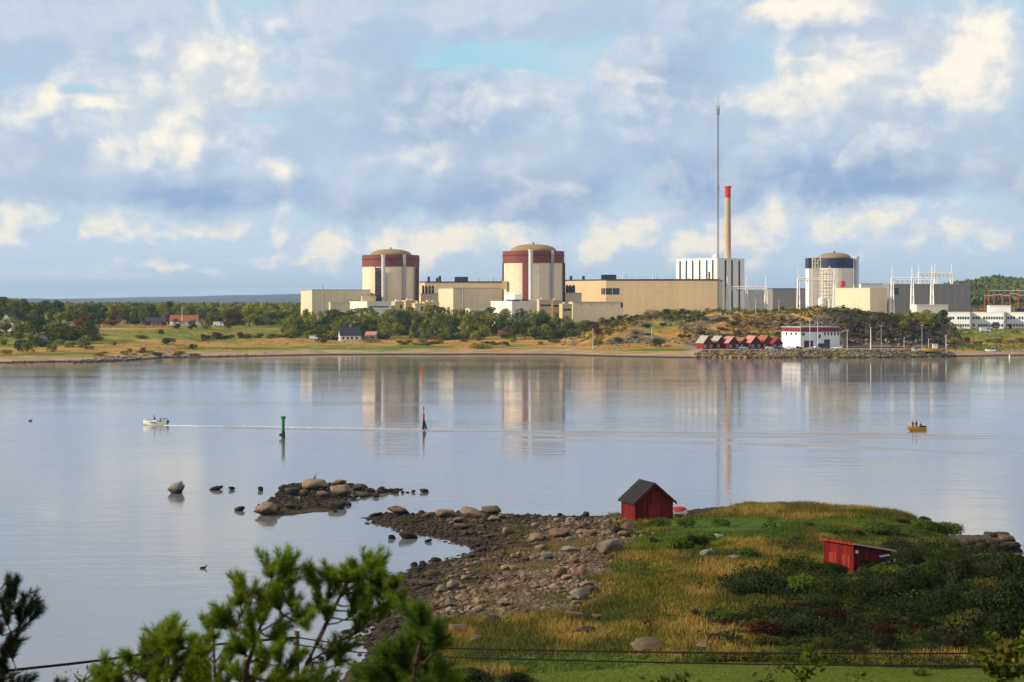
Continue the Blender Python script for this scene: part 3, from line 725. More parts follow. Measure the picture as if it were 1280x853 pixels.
# right-hand navy-topped one, under scaffolding
Y=1190; 
r,rad,z,k=reactor('reactor with a navy blue band under scaffolding on the right',1043,23.6,Y,323.4,335.6,316,20.6,M['blueband'],M['domec'],True)
b=MB().box((1008.7-1043)*k,-rad*.55,0,(1026-1043)*k,rad*.4,z(335.7)).build('stair_block',M['white'],r)
MB().box((1008.3-1043)*k,-rad*.57,z(335.6),(1026-1043)*k,rad*.41,z(323)).build('stair_block_band',M['blueband'],r)
vstack(r,(1070-1043)*k,-2,3.0*k,0,z(321),M['pale'])
pr(r,'plant_box',M['sigred'],((1046.5-1043)*k,-rad-3,z(358.5),(1050.5-1043)*k,-rad+.5,z(352)))
def scaffold(label,pc0,pc1,ytop,Y,cols,grp=None,step=2.6):
    X0=(pc0-CX)*Y/F; X1=(pc1-CX)*Y/F; zb=fz(X0,Y)-.5; h=zat(ytop,Y)-zb
    root=thing('scaffold_tower',label,'scaffold',(X0,Y,zb)); w=X1-X0
    b=MB(); nb=cols
    for i in range(nb+1):
        for yy in (0,2.4): b.tube([(w*i/nb,yy,0),(w*i/nb,yy,h-(i%3)*2)],.24,4)
    b.build('standard',M['scaff'],root)
    b=MB(); zz=2; j=0
    while zz<h-2:
        for yy in (0,2.4): b.tube([(0,yy,zz+1.1),(w,yy,zz+1.1)],.14,4)
        b.box(0,.2,zz,w,2.2,zz+.45)
        i=j%nb; b.tube([(w*i/nb,0,zz),(w*(i+1)/nb,0,zz+step)],.18,4)
        zz+=step; j+=1
    b.build('deck_and_brace',M['scaff'],root); return root
scaffold('tan scaffold tower wrapped round the side of the navy-banded reactor',1016,1026,320,1176,3)
scaffold('wide lower scaffold in front of the navy-banded reactor',1026,1041,333,1172,4)
# halls
def poly_hall(name,label,pts,ytop,mat,roof,zb=None,group=None):
    """footprint from (px, Y) corners, front first"""
    P2=[((px-CX)*Yd/F,Yd) for px,Yd in pts]
    zb=min(fz(x,y) for x,y in P2)-1.5 if zb is None else zb
    x0,y0=P2[0]; h=zat(ytop,pts[1][1])-zb
    root=thing(name,label,'building',(x0,y0,zb),0,group)
    loc=[(x-x0,y-y0) for x,y in P2]
    MB().prism(loc,0,h-.8).build('wall',mat,root)
    cx=sum(p[0] for p in loc)/len(loc); cyy=sum(p[1] for p in loc)/len(loc)
    big=[(cx+(x-cx)*1.005,cyy+(y-cyy)*1.012) for x,y in loc]
    MB().prism(big,h-.797,h).build('roof',roof,root)
    return root,loc,h
r,loc,h=poly_hall('turbine_hall','ochre turbine hall behind and between the two red-banded reactors',[(524,1240),(531,1230),(636,1225),(640,1290),(530,1290)],352,M['tan2'],M['dark'])
for px,wd,hh in ((535,1.0,4),(545.5,.9,3),(549,1.1,4.5)):
    x=(px-524)*.615; MB().tube([(x,12,h),(x,12,h+hh)],wd,8).build('roof_vent',M['dark'],r)
x=(568.5-524)*.613; pr(r,'roof_cabin',M['dark'],(x,6,h,x+10.2,14,h+3.8)); pr(r,'roof_window',M['glass'],(x+1.2,5.9,h+1,x+3.8,5.997,h+3))
for px in (598,617,627):
    x=(px-524)*.613; MB().tube([(x,3,h),(x,3,h+2.4)],.7,8).build('roof_vent',M['beige'],r)
r,loc,h=poly_hall('turbine_hall','long ochre turbine hall right of the red-banded reactors',[(706,1172),(757.5,1142),(897.5,1130),(903,1210),(712,1235)],349.2,M['tan'],M['dark'])
for px in (714.5,730.5): 
    x=(px-706)*.575; MB().tube([(x,10,h-1),(x,10,h+3)],1.0,8).build('roof_vent',M['dark'],r)
x=(752.5-706)*.572; pr(r,'roof_cabin',M['dark'],(x,-8,h,x+10.6,0,h+3.6)); pr(r,'roof_window',M['glass'],(x+1,-8.1,h+1,x+4,-8.003,h+3))
for px in (780,783,818.5,822): 
    x=(px-706)*.57; MB().tube([(x,-10,h-1),(x,-10,h+3.4)],.55,8).build('roof_vent',M['offwhite'],r)
for px in (798,830,862):
    x=(px-706)*.57; MB().tube([(x,-16,h-1),(x,-16,h+1.2)],.6,8).build('roof_vent',M['offwhite'],r)
A_,B_,C_=loc[0],loc[1],loc[2]
for i in range(1,14):
    q=i/14; MB().box(-.07,-.06,0,.07,-.004,h-.85).build('panel_joint',M['tan'],r,False,(B_[0]+(C_[0]-B_[0])*q,B_[1]+(C_[1]-B_[1])*q,0),math.atan2(C_[1]-B_[1],C_[0]-B_[0]))
for (p,q),px0,px1,wd in (((A_,B_),706,757.5,3.4),((B_,C_),757.5,897.5,9.5)):
    px=754.2 if wd<5 else 765.5
    tt=(px-px0)/(px1-px0); an=math.atan2(q[1]-p[1],q[0]-p[0])
    b=MB().box(-wd/2,-.25,-2.2,wd/2,.2,2.2).build('window',M['glass'],r,False,(p[0]+(q[0]-p[0])*tt,p[1]+(q[1]-p[1])*tt,h-8.6),an)
    MB().box(-.15,-.3,-2.2,.15,-.252,2.2).build('mullion',M['tan2'],b)
block('compressor_block','small grey block with dark silencers between the left reactor and the tall beige block','building',524,526,549,367,1200,12,M['beige'],M['grey'],depth=12)
for i,px in enumerate((529,533,537,541)):
    Xp,Yp,_=P(px,370,1206); o=MB().lathe([(1.0,0),(1.0,5.2),(.7,5.2),(.7,6)],12).build('exhaust_silencer',M['dark'],None,True,(Xp,Yp,zat(367,1200)))
    tag(o,'dark upright silencer on the small grey block left of the tall beige block','silencer','silencers on the grey block')
block('compressor_block','grey block with pipework close right of the right red-banded reactor','building',704,706,727,366,1105,10,M['beige'],M['grey'],depth=12)
for i,px in enumerate((709,713,717)):
    Xp,Yp,_=P(px,366,1110); o=MB().lathe([(1.1,0),(1.1,4.6),(.7,4.6),(.7,5.4)],12).build('exhaust_silencer',M['dark'],None,True,(Xp,Yp,zat(366,1105)))
    tag(o,'dark upright silencer in the row beside the right red-banded reactor','silencer','silencers beside the right reactor')
r,w,d,h=block('switchgear_building','tall beige block with a bright left end between the two red-banded reactors','building',548,566.5,642,359.8,1090,15,M['beige'],M['grey'])
MB().tube([(w*.155,-.35,0),(w*.155,-.35,h+2.5)],.45,8).build('downpipe',M['grey'],r)
pr(r,'joint',M['offwhite'],*[(w*k-.08,-.05,2,w*k+.08,-.004,h-1) for k in (.35,.55,.75)])
block('annex_building','low grey white annex under the tall beige block','building',585,587,614.5,386,1055,12,M['offwhite'],M['white'],depth=14)
r,w,d,h=block('annex_building','white annex below the right red-banded reactor','building',613.5,640,671.5,376.6,1050,25,M['offwhite'],M['white'])
r2,w,d,h=block('roof_unit','white boxy unit on a dark base at the foot of the right red-banded reactor','roof unit',630.5,643,651.5,368.5,1068,30,M['white'],M['white'],zb=zat(374.5,1068))
MB().box(w*.1,d*.1,-3,w*.9,d*.9,-.003).build('base',M['dark'],r2)
for (a,b_,c,y,Yd,lb) in [(671,674,690,374.6,1045,'ochre block with a dark slot in front of the right reactor'),(688,691,702,375.4,1052,'plain ochre block beside the slotted ochre block'),(699,703,715,380,1038,'small pale ochre block ending the row below the right reactor')]:
    r,w,d,h=block('plant_block',lb,'building',a,b_,c,y,Yd,18,M['tan2'],M['beige'])
    pr(r,'slot_window',M['dark'],(w*.1,-.05,h-4.4,w*.9,-.003,h-3.2)); pr(r,'vent',M['beige'],(w*.2,d*.2,h+.003,w*.4,d*.5,h+1.2))
r,w,d,h=block('plant_wall_building','long low tan building in front of the long ochre turbine hall','building',713,716,779,377.2,1062,7,M['beige'],M['tan'],depth=22)
pr(r,'lamp_box',M['dark'],*[(w*k,-.15,h-2,w*k+.5,-.003,h-1.3) for k in (.15,.35,.55,.75)])
pr(r,'door',M['dark'],(w*.95,-.06,h-4,w*.99,-.003,h-.9))
# white tower with black slots
r,w,d,h=block('boiler_house','white tower block with black vertical slots behind the long ochre hall','building',845,898,930.5,322.6,1290,42,M['white'],M['white'])
sl_=[ (-.06,d*(1-fq)-.9,0,-.004,d*(1-fq)+.9,h-1.6) for fq in (.10,.25,.40,.565,.73,.87)]
for q in sl_: pr(r,'dark_slot',M['dark'],q)
for fq in (.27,.52,.80): pr(r,'dark_slot',M['dark'],(w*fq-1.1,-.06,0,w*fq+1.1,-.004,h-1.6))
pr(r,'shutter',M['dark'],(-.08,d*(1-.79)-1,h-19,-.005,d*(1-.79)+1,h-11))
MB().ball((w*.55,d*.4,h+1.6),(2.4,2.4,2.2),12,8).build('roof_dish',M['white'],r,True)
MB().tube([(w*.1,d*.75,h),(w*.1,d*.75,h+9)],.22,5).build('roof_aerial',M['pale'],r)
# chimney
X,Y,_=P(909.7,380,1310); zb=fz(X,Y)-1; hz=zat(233,Y)-zb; rr=3.75*Y/F
r=thing('chimney','tall tan chimney with a red top beside the lattice mast','chimney',(X,Y,zb))
MB().lathe([(rr*1.18,0),(rr,hz-9.5)],28).build('shaft',M['stack'],r,True); smooth_by_angle(r.children[-1],40)
MB().lathe([(rr*1.01,hz-9.45),(rr*1.0,hz-1.4),(rr*1.2,hz-1.4),(rr*1.2,hz),(rr*.8,hz),(rr*.8,hz-1)],28).build('red_cap',M['sigred'],r); smooth_by_angle(r.children[-1],40)
b=MB()
for k in range(6): b.lathe([(rr*1.2,hz*.3+k*14),(rr*1.32,hz*.3+k*14),(rr*1.32,hz*.3+k*14+.25)],16)
MB().box(-.3,-rr*1.25,0,.3,-rr*1.02,hz-10).build('ladder',M['grey'],r)
# lattice mast
M['mast']=paint('mast_steel',(.19,.18,.18),.6,.1,.3)
def lattice(b,x0,y0,z0,z1,w0,w1,n,rl=.14,rb=.08):
    for sx in (-1,1):
        for sy in (-1,1): b.tube([(x0+sx*w0/2,y0+sy*w0/2,z0),(x0+sx*w1/2,y0+sy*w1/2,z1)],rl,4)
    for i in range(n):
        a=i/n; c=(i+1)/n; za=z0+(z1-z0)*a; zc=z0+(z1-z0)*c; wa=(w0+(w1-w0)*a)/2; wc=(w0+(w1-w0)*c)/2
        s=1 if i%2 else -1
        b.tube([(x0-s*wa,y0-wa,za),(x0+s*wc,y0-wc,zc)],rb,3); b.tube([(x0+s*wa,y0+wa,za),(x0-s*wc,y0+wc,zc)],rb,3)
        b.tube([(x0-wa,y0-s*wa,za),(x0-wc,y0+s*wc,zc)],rb,3); b.tube([(x0+wa,y0+s*wa,za),(x0+wc,y0-s*wc,zc)],rb,3)
X,Y,_=P(897.6,380,1085); zb=fz(X,Y)-.5; hz=zat(133,Y)-zb
r=thing('lattice_mast','very tall thin grey lattice mast with aerials near its top','mast',(X,Y,zb))
b=MB(); lattice(b,0,0,0,hz,1.15,.95,90,.09,.035); b.build('lattice',M['mast'],r)
pr(r,'cable_ladder',M['dark'],(-.12,.2,0,.12,.4,hz*.98))
MB().tube([(0,0,hz),(0,0,zat(120,Y)-zb)],.16,5).build('top_aerial',M['grey'],r)
for zz,ww in ((hz-2,1.9),(hz-5,1.6),(hz*.62,1.5)):
    b=MB().box(-ww/2,-ww/2,zz,ww/2,ww/2,zz+.3)
    for s in (-1,1): b.tube([(s*ww/2,0,zz-1),(s*ww/2,0,zz+3)],.22,5)
    b.build('aerial_platform',M['grey'],r)
# switchyard gantries
def gantry(label,posts,yspike,ybeam,yfoot,Y,group,mat=None):
    mat=mat or M['white']
    x0=(posts[0]-CX)*Y/F; zb=fz(x0,Y)-1; root=thing('switchyard_gantry',label,'gantry',(x0,Y,zb),0,group)
    zt=zat(ybeam,Y)-zb; zs=zat(yspike,Y)-zb; k=Y/F
    for p in posts:
        x=(p-posts[0])*k; b=MB(); lattice(b,x,0,0,zt,2.6,1.1,10,.3,.16); b.tube([(x,0,zt),(x,0,zs)],.32,5); b.build('post',mat,root)
    b=MB(); xa=0; xb=(posts[-1]-posts[0])*k
    for yy in (-.5,.5):
        b.tube([(xa,yy,zt),(xb,yy,zt)],.32,4); b.tube([(xa,yy,zt-1.4),(xb,yy,zt-1.4)],.26,4)
    n=int((xb-xa)/2)
    for i in range(n):
        x=xa+(xb-xa)*i/n; x2=xa+(xb-xa)*(i+1)/n
        b.tube([(x,-.5,zt-(1.4 if i%2 else 0)),(x2,-.5,zt-(0 if i%2 else 1.4))],.11,3)
    b.build('beam',mat,root)
    b=MB()
    for i in range(len(posts)-1):
        for q in (.25,.5,.75):
            x=((posts[i]*(1-q)+posts[i+1]*q)-posts[0])*k; b.tube([(x,0,zt-1.4),(x,0,zt-3.6)],.28,5)
    b.build('insulator',M['scaff'],root)
    return root
gantry('white steel gantry in front of the slotted white tower',(909,933,957.5),345.5,358.6,379,1150,'switchyard gantries')
gantry('white steel gantry beside the scaffolded navy-banded reactor',(998,1043),337,348,376,1140,'switchyard gantries')
gantry('nearer white steel gantry in front of the long grey hall',(1115.3,1140.3,1165),333,347.5,392,1080,'switchyard gantries')
gantry('farther taller white gantry rising above the long grey hall',(1149,1169,1189.5),330,341.2,370,1260,'switchyard gantries')
# grey halls behind
block('grey_hall','pale grey hall low behind the gantry by the slotted white tower','building',929,930.5,968,363,1400,3,M['grey'],M['greyhall'],depth=30)
block('grey_hall','brown grey hall left of the navy-banded reactor','building',964,966,1010,360.6,1380,4,M['greyhall'],M['dark'],depth=30)
r,w,d,h=block('storage_building','beige flat-roofed block with a bright left side, right of the scaffolded reactor','building',1043.5,1087.5,1108.5,360,1075,46,M['cream'],M['offwhite'])
block('pale_building','white low-roofed building just right of the pale stack','building',1072,1076,1110,354.6,1290,10,M['white'],M['grey'],depth=20)
r,w,d,h=block('grey_hall','long grey hall with pale vertical joints right of the beige block','building',1104,1112,1213,355,1180,9,M['greyhall'],M['grey'])
for k in range(2,11): pr(r,'joint',M['grey'],(w*k/11-.12,-.06,0,w*k/11+.12,-.004,h-1))
pr(r,'window',M['glass'],(w*.02,-.06,h-8,w*.11,-.004,h-3)); pr(r,'window',M['glass'],(w*.02,-.06,h-15,w*.06,-.004,h-11))
block('service_shed','low white flat-roofed shed at the foot of the long grey hall','shed',1142,1146,1185,381,1060,6,M['offwhite'],M['white'],depth=12)
for i,(px,rpx,y0) in enumerate(((1027.5,5,372.5),(1036,4,374.5))):
    X,Y,_=P(px,380,1105); zb=fz(X,Y)-.5; k=Y/F
    rt=thing('storage_tank','larger round white tank under the scaffolded reactor' if i==0 else 'smaller round white tank under the scaffolded reactor','tank',(X,Y,zb)); hz=zat(y0+1.5,Y)-zb
    MB().lathe([(rpx*k,0),(rpx*k,hz)],24).build('tank_wall',M['white'],rt,True); smooth_by_angle(rt.children[-1],30)
    MB().lathe([(rpx*k+.1,hz+.003),(rpx*k*.6,hz+.8),(.1,hz+1.1)],24).build('tank_roof',M['offwhite'],rt,True)
# right substation
def portal(label,px0,px1,ytop,Y,mat):
    x0=(px0-CX)*Y/F; zb=fz(x0,Y)-1; root=thing('substation_portal',label,'gantry',(x0,Y,zb),0,'substation portals on the right'); w=(px1-px0)*Y/F; zt=zat(ytop,Y)-zb
    for x in (0,w): MB().tube([(x,0,0),(x,0,zt+1.5)],.42,6).build('post',mat,root)
    MB().box(-.3,-.35,zt-.8,w+.3,.35,zt).build('beam',M['scaff'],root)
    b=MB()
    for q in (.2,.5,.8): b.tube([(w*q,0,zt-.8),(w*q,0,zt-3.4)],.3,5)
    b.build('insulator',M['rust'],root); return root
for i,(a,b_,y,Y) in enumerate([(1231,1242.5,369,1480),(1242.5,1253,368,1500),(1253,1262.5,369,1480),(1262.5,1273,367,1500),(1273,1284,368.5,1480),(1236,1262,363,1560),(1262,1288,363,1560)]):
    portal('rust-coloured substation portal at the right edge below the wooded hill',a,b_,y,Y,M['rust'])
# white offices
def office(label,L,Cc,Rr,ytop,Y,th,cols,rows=2):
    r,w,d,h=block('office_building',label,'office',L,Cc,Rr,ytop,Y,th,M['white'],M['offwhite'],'white office buildings',depth=14)
    g=h-1.5
    for j in range(rows):
        z=h-3.6-4.6*j
        for i in range(cols):
            if (i*7+j*3)%11==10: continue
            x=w*(i+.6)/(cols+.2)
            b=MB().box(x-.55,-.05,z-.75,x+.55,-.003,z+.75).build('window',M['glass'],r)
            MB().box(x-.65,-.13,z-.9,x+.65,-.002,z-.78).build('sill',M['grey'],b)
    return r,w,d,h
office('left white two-storey office block behind the car park',1182,1183.6,1212,390.3,1000,-24,9)
r,w,d,h=office('middle white two-storey office block with a dark entrance',1214,1215.5,1254.5,390.3,1003,-24,12)
pr(r,'entrance',M['dark'],(w*.65,-.08,1.5,w*.86,-.006,5.4))
r,w,d,h=office('right white two-storey office block cut by the picture edge',1257,1258.3,1305,390.3,1006,-24,13)
pr(r,'entrance',M['dark'],(w*.06,-.08,1.5,w*.14,-.006,4.4))
for a,b_ in ((1211.6,1215.8),(1254,1258.5)):
    block('link_building','dark recessed link between two white office blocks','building',a-.3,a,b_,391.5,1012,-6,M['dark'],M['dark'],'links between the offices',depth=8)
block('roof_storey','white upper storey set back on the office roofs','building',1236,1237.5,1263.5,382,1012,-6,M['white'],M['offwhite'],zb=zat(390.4,1012),depth=10)
block('roof_storey','dark blue plant room on the roof of the right white office','building',1270,1271.5,1280.5,385.4,1015,-6,M['blueband'],M['dark'],zb=zat(390.4,1015),depth=8)
block('office_building','pale building half hidden behind the trees left of the white offices','building',1163,1166,1182,391,1040,-4,M['white'],M['offwhite'],depth=12)

# ------------------------------------------------------------------ houses
def gable_house(name,label,cat,pc,pyb,Y,th,w,d,he,hr,wallm,roofm,group=None,zb=None,over=.45,front_is_gable=True,pt=.25,wn=None):
    """local x along the front (width w), y depth; ridge along y when front_is_gable else along x"""
    X=(pc-CX)*Y/F; zb=(fz(X,Y) if zb is None else zb)
    root=thing(name,label,cat,(X,Y,zb-.15),R(th),group)
    b=MB().box(0,0,0,w,d,he)
    if front_is_gable: b.extr([(0,he),(w,he),(w/2,hr)],0,d,'y')
    else: b.extr([(0,he),(d,he),(d/2,hr)],0,w,'x')
    b.build('wall',wallm,root)
    rb=MB(); 
    if front_is_gable:
        s=(hr-he)/(w/2)
        rb.extr([(-over,he-over*s),(w/2,hr),(w+over,he-over*s),(w+over,he-over*s+pt),(w/2,hr+pt),(-over,he-over*s+pt)],-over,d+over,'y')
    else:
        s=(hr-he)/(d/2)
        rb.extr([(-over,he-over*s),(d/2,hr),(d+over,he-over*s),(d+over,he-over*s+pt),(d/2,hr+pt),(-over,he-over*s+pt)],-over,w+over,'x')
    rf=rb.build('roof',roofm,root)
    return root,rf
def winbox(root,x0,x1,z0,z1,y=0,mat=None,frame=None,name='window'):
    b=MB().box(x0,y-.05,z0,x1,y-.003,z1).build(name,mat or M['glass'],root)
    if frame:
        t=.18; f=MB()
        f.box(x0-t,y-.09,z1,x1+t,y-.002,z1+t); f.box(x0-t,y-.09,z0-t,x1+t,y-.002,z0); f.box(x0-t,y-.088,z0,x0,y-.002,z1); f.box(x1,y-.088,z0,x1+t,y-.002,z1)
        f.build('frame',frame,b)
    return b
# boathouses on the quay
M['faludark']=planks('dark_red_boards_far',(.10,.014,.011),.6)
tiles=[('greytile','grey'),('greytile','mossy grey'),('pinktile','pinkish'),('orange_tile','orange red'),('pinktile','faded red'),('orange_tile','bright orange'),('redroof','dark red')]
place=['nearest the hill, left end of the row','second from the left end of the row','third from the left end of the row','between two faded roofs','in the middle right of the row','second last before the white building','last before the white building']
for i,px in enumerate((879.5,896,911,925.5,939,954,967)):
    Y=812+(i%2)*3
    r,rf=gable_house('boathouse',f'red boathouse with {tiles[i][1]} roof, {place[i]}','boathouse',px,436,Y,24,5.4+.3*(i%3),[7.2,6.8,7.6,6.4,7.4,7.0,6.2][i],[3.3,3.5,3.2,3.0,3.5,3.4,3.0][i],[6.6,6.4,6.2,5.6,6.6,6.7,5.5][i],M['faluhouse' if i in (0,3,5) else 'faludark'],M[tiles[i][0]],'red boathouses on the quay',over=.3)
    w=5.4+.3*(i%3)
    winbox(r,w*.40,w*.62,.1,2.4,0,M['dark'],None,'door'); winbox(r,w*.76,w*.9,1.0,2.0,0,M['glass'],M['whitetrim']); winbox(r,w*.1,w*.24,1.0,2.0,0,M['glass'],M['whitetrim'])
# white harbour building
r,w,d,h=block('harbour_building','white harbour building with a red top band and dark doors on the quay','building',977,1001,1049.5,408.6,826,21,M['white'],M['grey'],zb=3.6)
zb2=h-2.7
b=MB(); t=.12
b.box(-t,-t,zb2,w+t,d+t,h-.6); b.build('red_band',M['redroof'],r)
for k in range(5):
    x=w*(.60+.085*k); winbox(r,x,x+.95,h-4.6,h-2.9,0,M['glass'])
winbox(r,w*.03,w*.10,h-4.6,h-3.2,0,M['glass'])
for k in range(3): pr(r,'window',M['glass'],(-.05,d*(.2+.25*k),h-4.4,-.003,d*(.2+.25*k)+1.6,h-3.1))
winbox(r,w*.09,w*.31,.2,3.9,0,M['dark'],M['grey'],'garage_door'); winbox(r,w*.60,w*.74,.2,4.4,0,M['dark'],M['grey'],'garage_door')
pr(r,'stair_bay',M['white'],(w*.41,-1.0,0,w*.50,-.004,h-2.8)); pr(r,'window',M['glass'],(w*.43,-1.06,h-6,w*.48,-1.003,h-4.2))
# left shore houses
X,Y=-284,850
r,rf=gable_house('cottage','white cottage with a dark red roof at the left picture edge','house',-2,435,900,-8,9,9,4.4,10,M['white'],M['slate'],None,front_is_gable=True)
for x in (1.2,3.4,5.6): winbox(r,x,x+1.3,1.2,2.9,0,M['glass'],M['whitetrim'])
winbox(r,3.2,5.6,5.0,6.4,0,M['glass'],M['whitetrim'])
pr(r,'porch',M['white'],(.3,-2,0,8.4,-.004,.9))
r,rf=gable_house('garden_shed','small grey shed with a dark roof among bushes by the left shore','shed',47,440,835,14,5,4.5,2.5,4.4,M['greytrim'],M['slate'],None,front_is_gable=True)
winbox(r,1.8,3.2,.1,2.1,0,M['dark'],None,'door')
r,rf=gable_house('barn','long low red barn with a dark roof at the back of the pasture','barn',181.5,410,1045,6,13,7,3.0,5.4,M['faluhouse'],M['slate'],None,front_is_gable=False)
for x in (4,6.5,9): winbox(r,x,x+1.1,1.0,2.1,0,M['glass'],M['whitetrim'])
pr(r,'gable_end',M['faluhouse'],(-.3,.4,0,-.004,6.6,3.0))
r,rf=gable_house('farmhouse','white farmhouse with an orange tiled roof behind dark garden trees','house',212.5,408,1062,4,18,8,3.2,6.9,M['white'],M['orange_tile'],None,front_is_gable=False)
for x in (2,5,8,12,15): winbox(r,x,x+1.2,1.4,3.0,0,M['glass'],M['whitetrim'])
MB().box(8.5,3.5,6.2,9.5,4.5,8.2).build('chimney',M['orange_tile'],rf); pr(r,'veranda',M['white'],(1,-2,0,9,-.005,2.6))
r,rf=gable_house('outbuilding','small orange-roofed outbuilding right of the orange-tiled farmhouse','shed',249,408,1050,12,4,4,2.6,4.8,M['beige'],M['orange_tile'],None)
winbox(r,1.3,2.6,.1,2.0,0,M['dark'],None,'door')
r,rf=gable_house('cottage','white cottage with a steep black roof alone by the middle shore','house',425.3,420,925,14,11.8,7.4,3.8,8.6,M['white'],M['slate'],None,front_is_gable=False)
for x in (1.2,3.8,6.2,9): winbox(r,x,x+1.2,1.2,2.6,0,M['glass'],M['whitetrim'])
pr(r,'window',M['glass'],(-.05,2.6,1.2,-.003,4.4,2.6)); pr(r,'window',M['glass'],(-.05,3.0,5.0,-.003,4.2,6.2))
MB().box(6,3.2,7.8,6.9,4.1,9.8).build('chimney',M['grey'],rf)
r,rf=gable_house('outbuilding','low outbuilding with a faded red roof right of the black-roofed cottage','shed',456.5,420,935,-12,6,5,2.3,4.6,M['greytrim'],M['pinktile'],None,front_is_gable=False)
winbox(r,3.5,5.2,.1,2.0,0,M['dark'],None,'door')
r,rf=gable_house('low_house','low red-roofed house half hidden by trees below the right reactor','house',624,417,960,5,11,6,2.2,4.2,M['white'],M['redroof'],None,front_is_gable=False)
winbox(r,2,3.4,.9,1.9,0,M['glass'],M['whitetrim']); winbox(r,6,7.4,.9,1.9,0,M['glass'],M['whitetrim'])

# ------------------------------------------------------------------ poles and lamps
def pole(label,px,y0,y1,Y,rad,mat,head=False,name='lamp_post',cat='lamp post',group=None):
    X=(px-CX)*Y/F; zb=fz(X,Y); hz=zat(y0,Y)-zb
    r=thing(name,label,cat,(X,Y,zb-.1),0,group)
    MB().tube([(0,0,0),(0,0,hz*.5),(0,0,hz)],[rad*1.25,rad,rad*.7],7).build('shaft',mat,r)
    if head=='lamp':
        MB().box(-.75,-.2,hz-.05,.75,.2,hz+.25).build('lamp_head',M['pale'],r)
    elif head=='ball': MB().ball((0,0,hz+.1),.25,8,6).build('finial',M['pale'],r)
    return r
pole('white flagpole before the left corner of the white harbour building',1000.7,406,435,815,.13,M['pale'],'ball','flagpole','flagpole','flagpoles')
pole('tallest white flagpole before the white harbour building',1012.4,400.5,436,815,.16,M['whitetrim'],'ball','flagpole','flagpole','flagpoles')
pole('white flagpole before the middle bay of the white harbour building',1022,403.5,436,815,.16,M['whitetrim'],'ball','flagpole','flagpole','flagpoles')
pole('grey lamp post just right of the white harbour building',1059,413,440,803,.16,M['pale'],'lamp')
pole('thick white mast at the quay edge before the dark cliff',1088.4,409.5,444,801,.26,M['whitetrim'],'ball','harbour_mast','mast')
pole('thin grey lamp post against the dark cliff',1101.5,407.5,432,838,.16,M['grey'],'lamp')
pole('thin grey lamp post at the right part of the dark cliff',1152.5,407,431,838,.16,M['grey'],'lamp')
pole('white post at the right end of the pier',1182.5,420,441,806,.2,M['whitetrim'],'ball','harbour_mast','mast')
pole('lamp post on the hilltop above the boathouses',944.6,374,399,938,.15,M['pale'],'lamp')
pole('lamp post on the hilltop above the white harbour building',973.6,376,395,960,.15,M['pale'],'lamp')
pole('short pole on the hill right of the white harbour building',1035,391,405,905,.15,M['pale'],'lamp')
pole('thin pole on the dry slope below the long ochre hall',741,410,436,852,.13,M['pale'],False,'pole','pole')
pole('thin pole left of the harbour rocks on the dry slope',814.5,408,434,858,.13,M['pale'],False,'pole','pole')
pole('white flagpole before the orange-roofed farmhouse',227.5,384,409,1050,.17,M['whitetrim'],'ball','flagpole','flagpole')
pole('pale pole among the bushes by the left shore',63,413,431,870,.13,M['pale'],False,'pole','pole')
for px,y0,y1,Y,w_ in ((1183,409,419,965,0),(1199,404,418,960,0),(1214,402,418,960,0),(1238,406,418,950,0),(1254,404,419,960,0),(1188,405,418,955,0)):
    pole('slim grey lamp post along the road before the white offices',px,y0,y1,Y,.14,M['grey'],'lamp','lamp_post','lamp post','lamp posts before the offices')

# ------------------------------------------------------------------ cars
def car(label,px,Y,th,paintm,kind='car',group=None,z=None,scale=1.0):
    X=(px-CX)*Y/F; zb=fz(X,Y) if z is None else z
    r=thing('parked_'+kind,label,kind,(X,Y,zb),R(th),group); r.scale=(scale,)*3
    b=MB()
    if kind=='van': prof=[(-2.4,.4),(2.4,.4),(2.45,1.0),(2.2,1.25),(1.6,2.2),(-2.3,2.25),(-2.4,1.9)]
    else: prof=[(-2.15,.38),(2.15,.38),(2.2,.72),(1.9,.86),(1.0,.98),(.45,1.42),(-1.1,1.45),(-1.75,1.0),(-2.15,.92)]
    b.extr(prof,-.86,.86,'y'); b.build('body',paintm,r)
    g=MB()
    if kind=='van': g.extr([(1.45,2.05),(2.05,1.3),(.9,1.3),(.9,2.05)],-.872,.872,'y')
    else: g.extr([(.82,1.02),(.40,1.36),(-1.05,1.38),(-1.55,1.02)],-.872,.872,'y')
    g.build('side_window',M['glass'],r)
    for sx in (-1.35,1.4):
        for sy in (-.82,.82):
            wb=MB(); k=len(wb.v); wb.lathe([(.32,-.1),(.32,.1),(.2,.11)],12); wb.v=[(sx+x,sy+zz*(1 if sy>0 else -1),.32+y) for x,y,zz in wb.v]
            wb.build('wheel',M['black'],r)
    return r
carspec=[(962,'carwhite','white car parked beside the last boathouse'),(970.5,'carblue','blue car parked just left of the white harbour building'),(976,'carsilver','silver car by the left corner of the white harbour building'),
 (986,'carwhite','white car nearest the left end of the white harbour building front'),(992.5,'carwhite','white car second from the left before the white harbour building'),(997.5,'cardark','black car before the left garage door of the white harbour building'),(1013,'carsilver','silver car between the flagpoles'),
 (1021,'carwhite','white car just left of the dark right garage door'),(1044,'carwhite','white car near the right end of the white harbour building'),(1050,'carsilver','silver car beside the right corner of the white harbour building'),(929,'carsilver','silver car before the orange-roofed boathouse'),(934,'carblue','blue car before the middle boathouses')]
for i,(px,mm,lb) in enumerate(carspec): car(lb,px,805+(i%3)*2.2,[0,180,25,160,90][i%5]+rng.uniform(-8,8),M[mm],'car','cars parked on the quay')
car('large dark van before the right garage door of the white harbour building',1030,812,20,M['cardark'],'van',None,None,1.25)
car('white van parked right of the orange-roofed farmhouse',273,1020,3,M['carwhite'],'van',None,None,1.35)
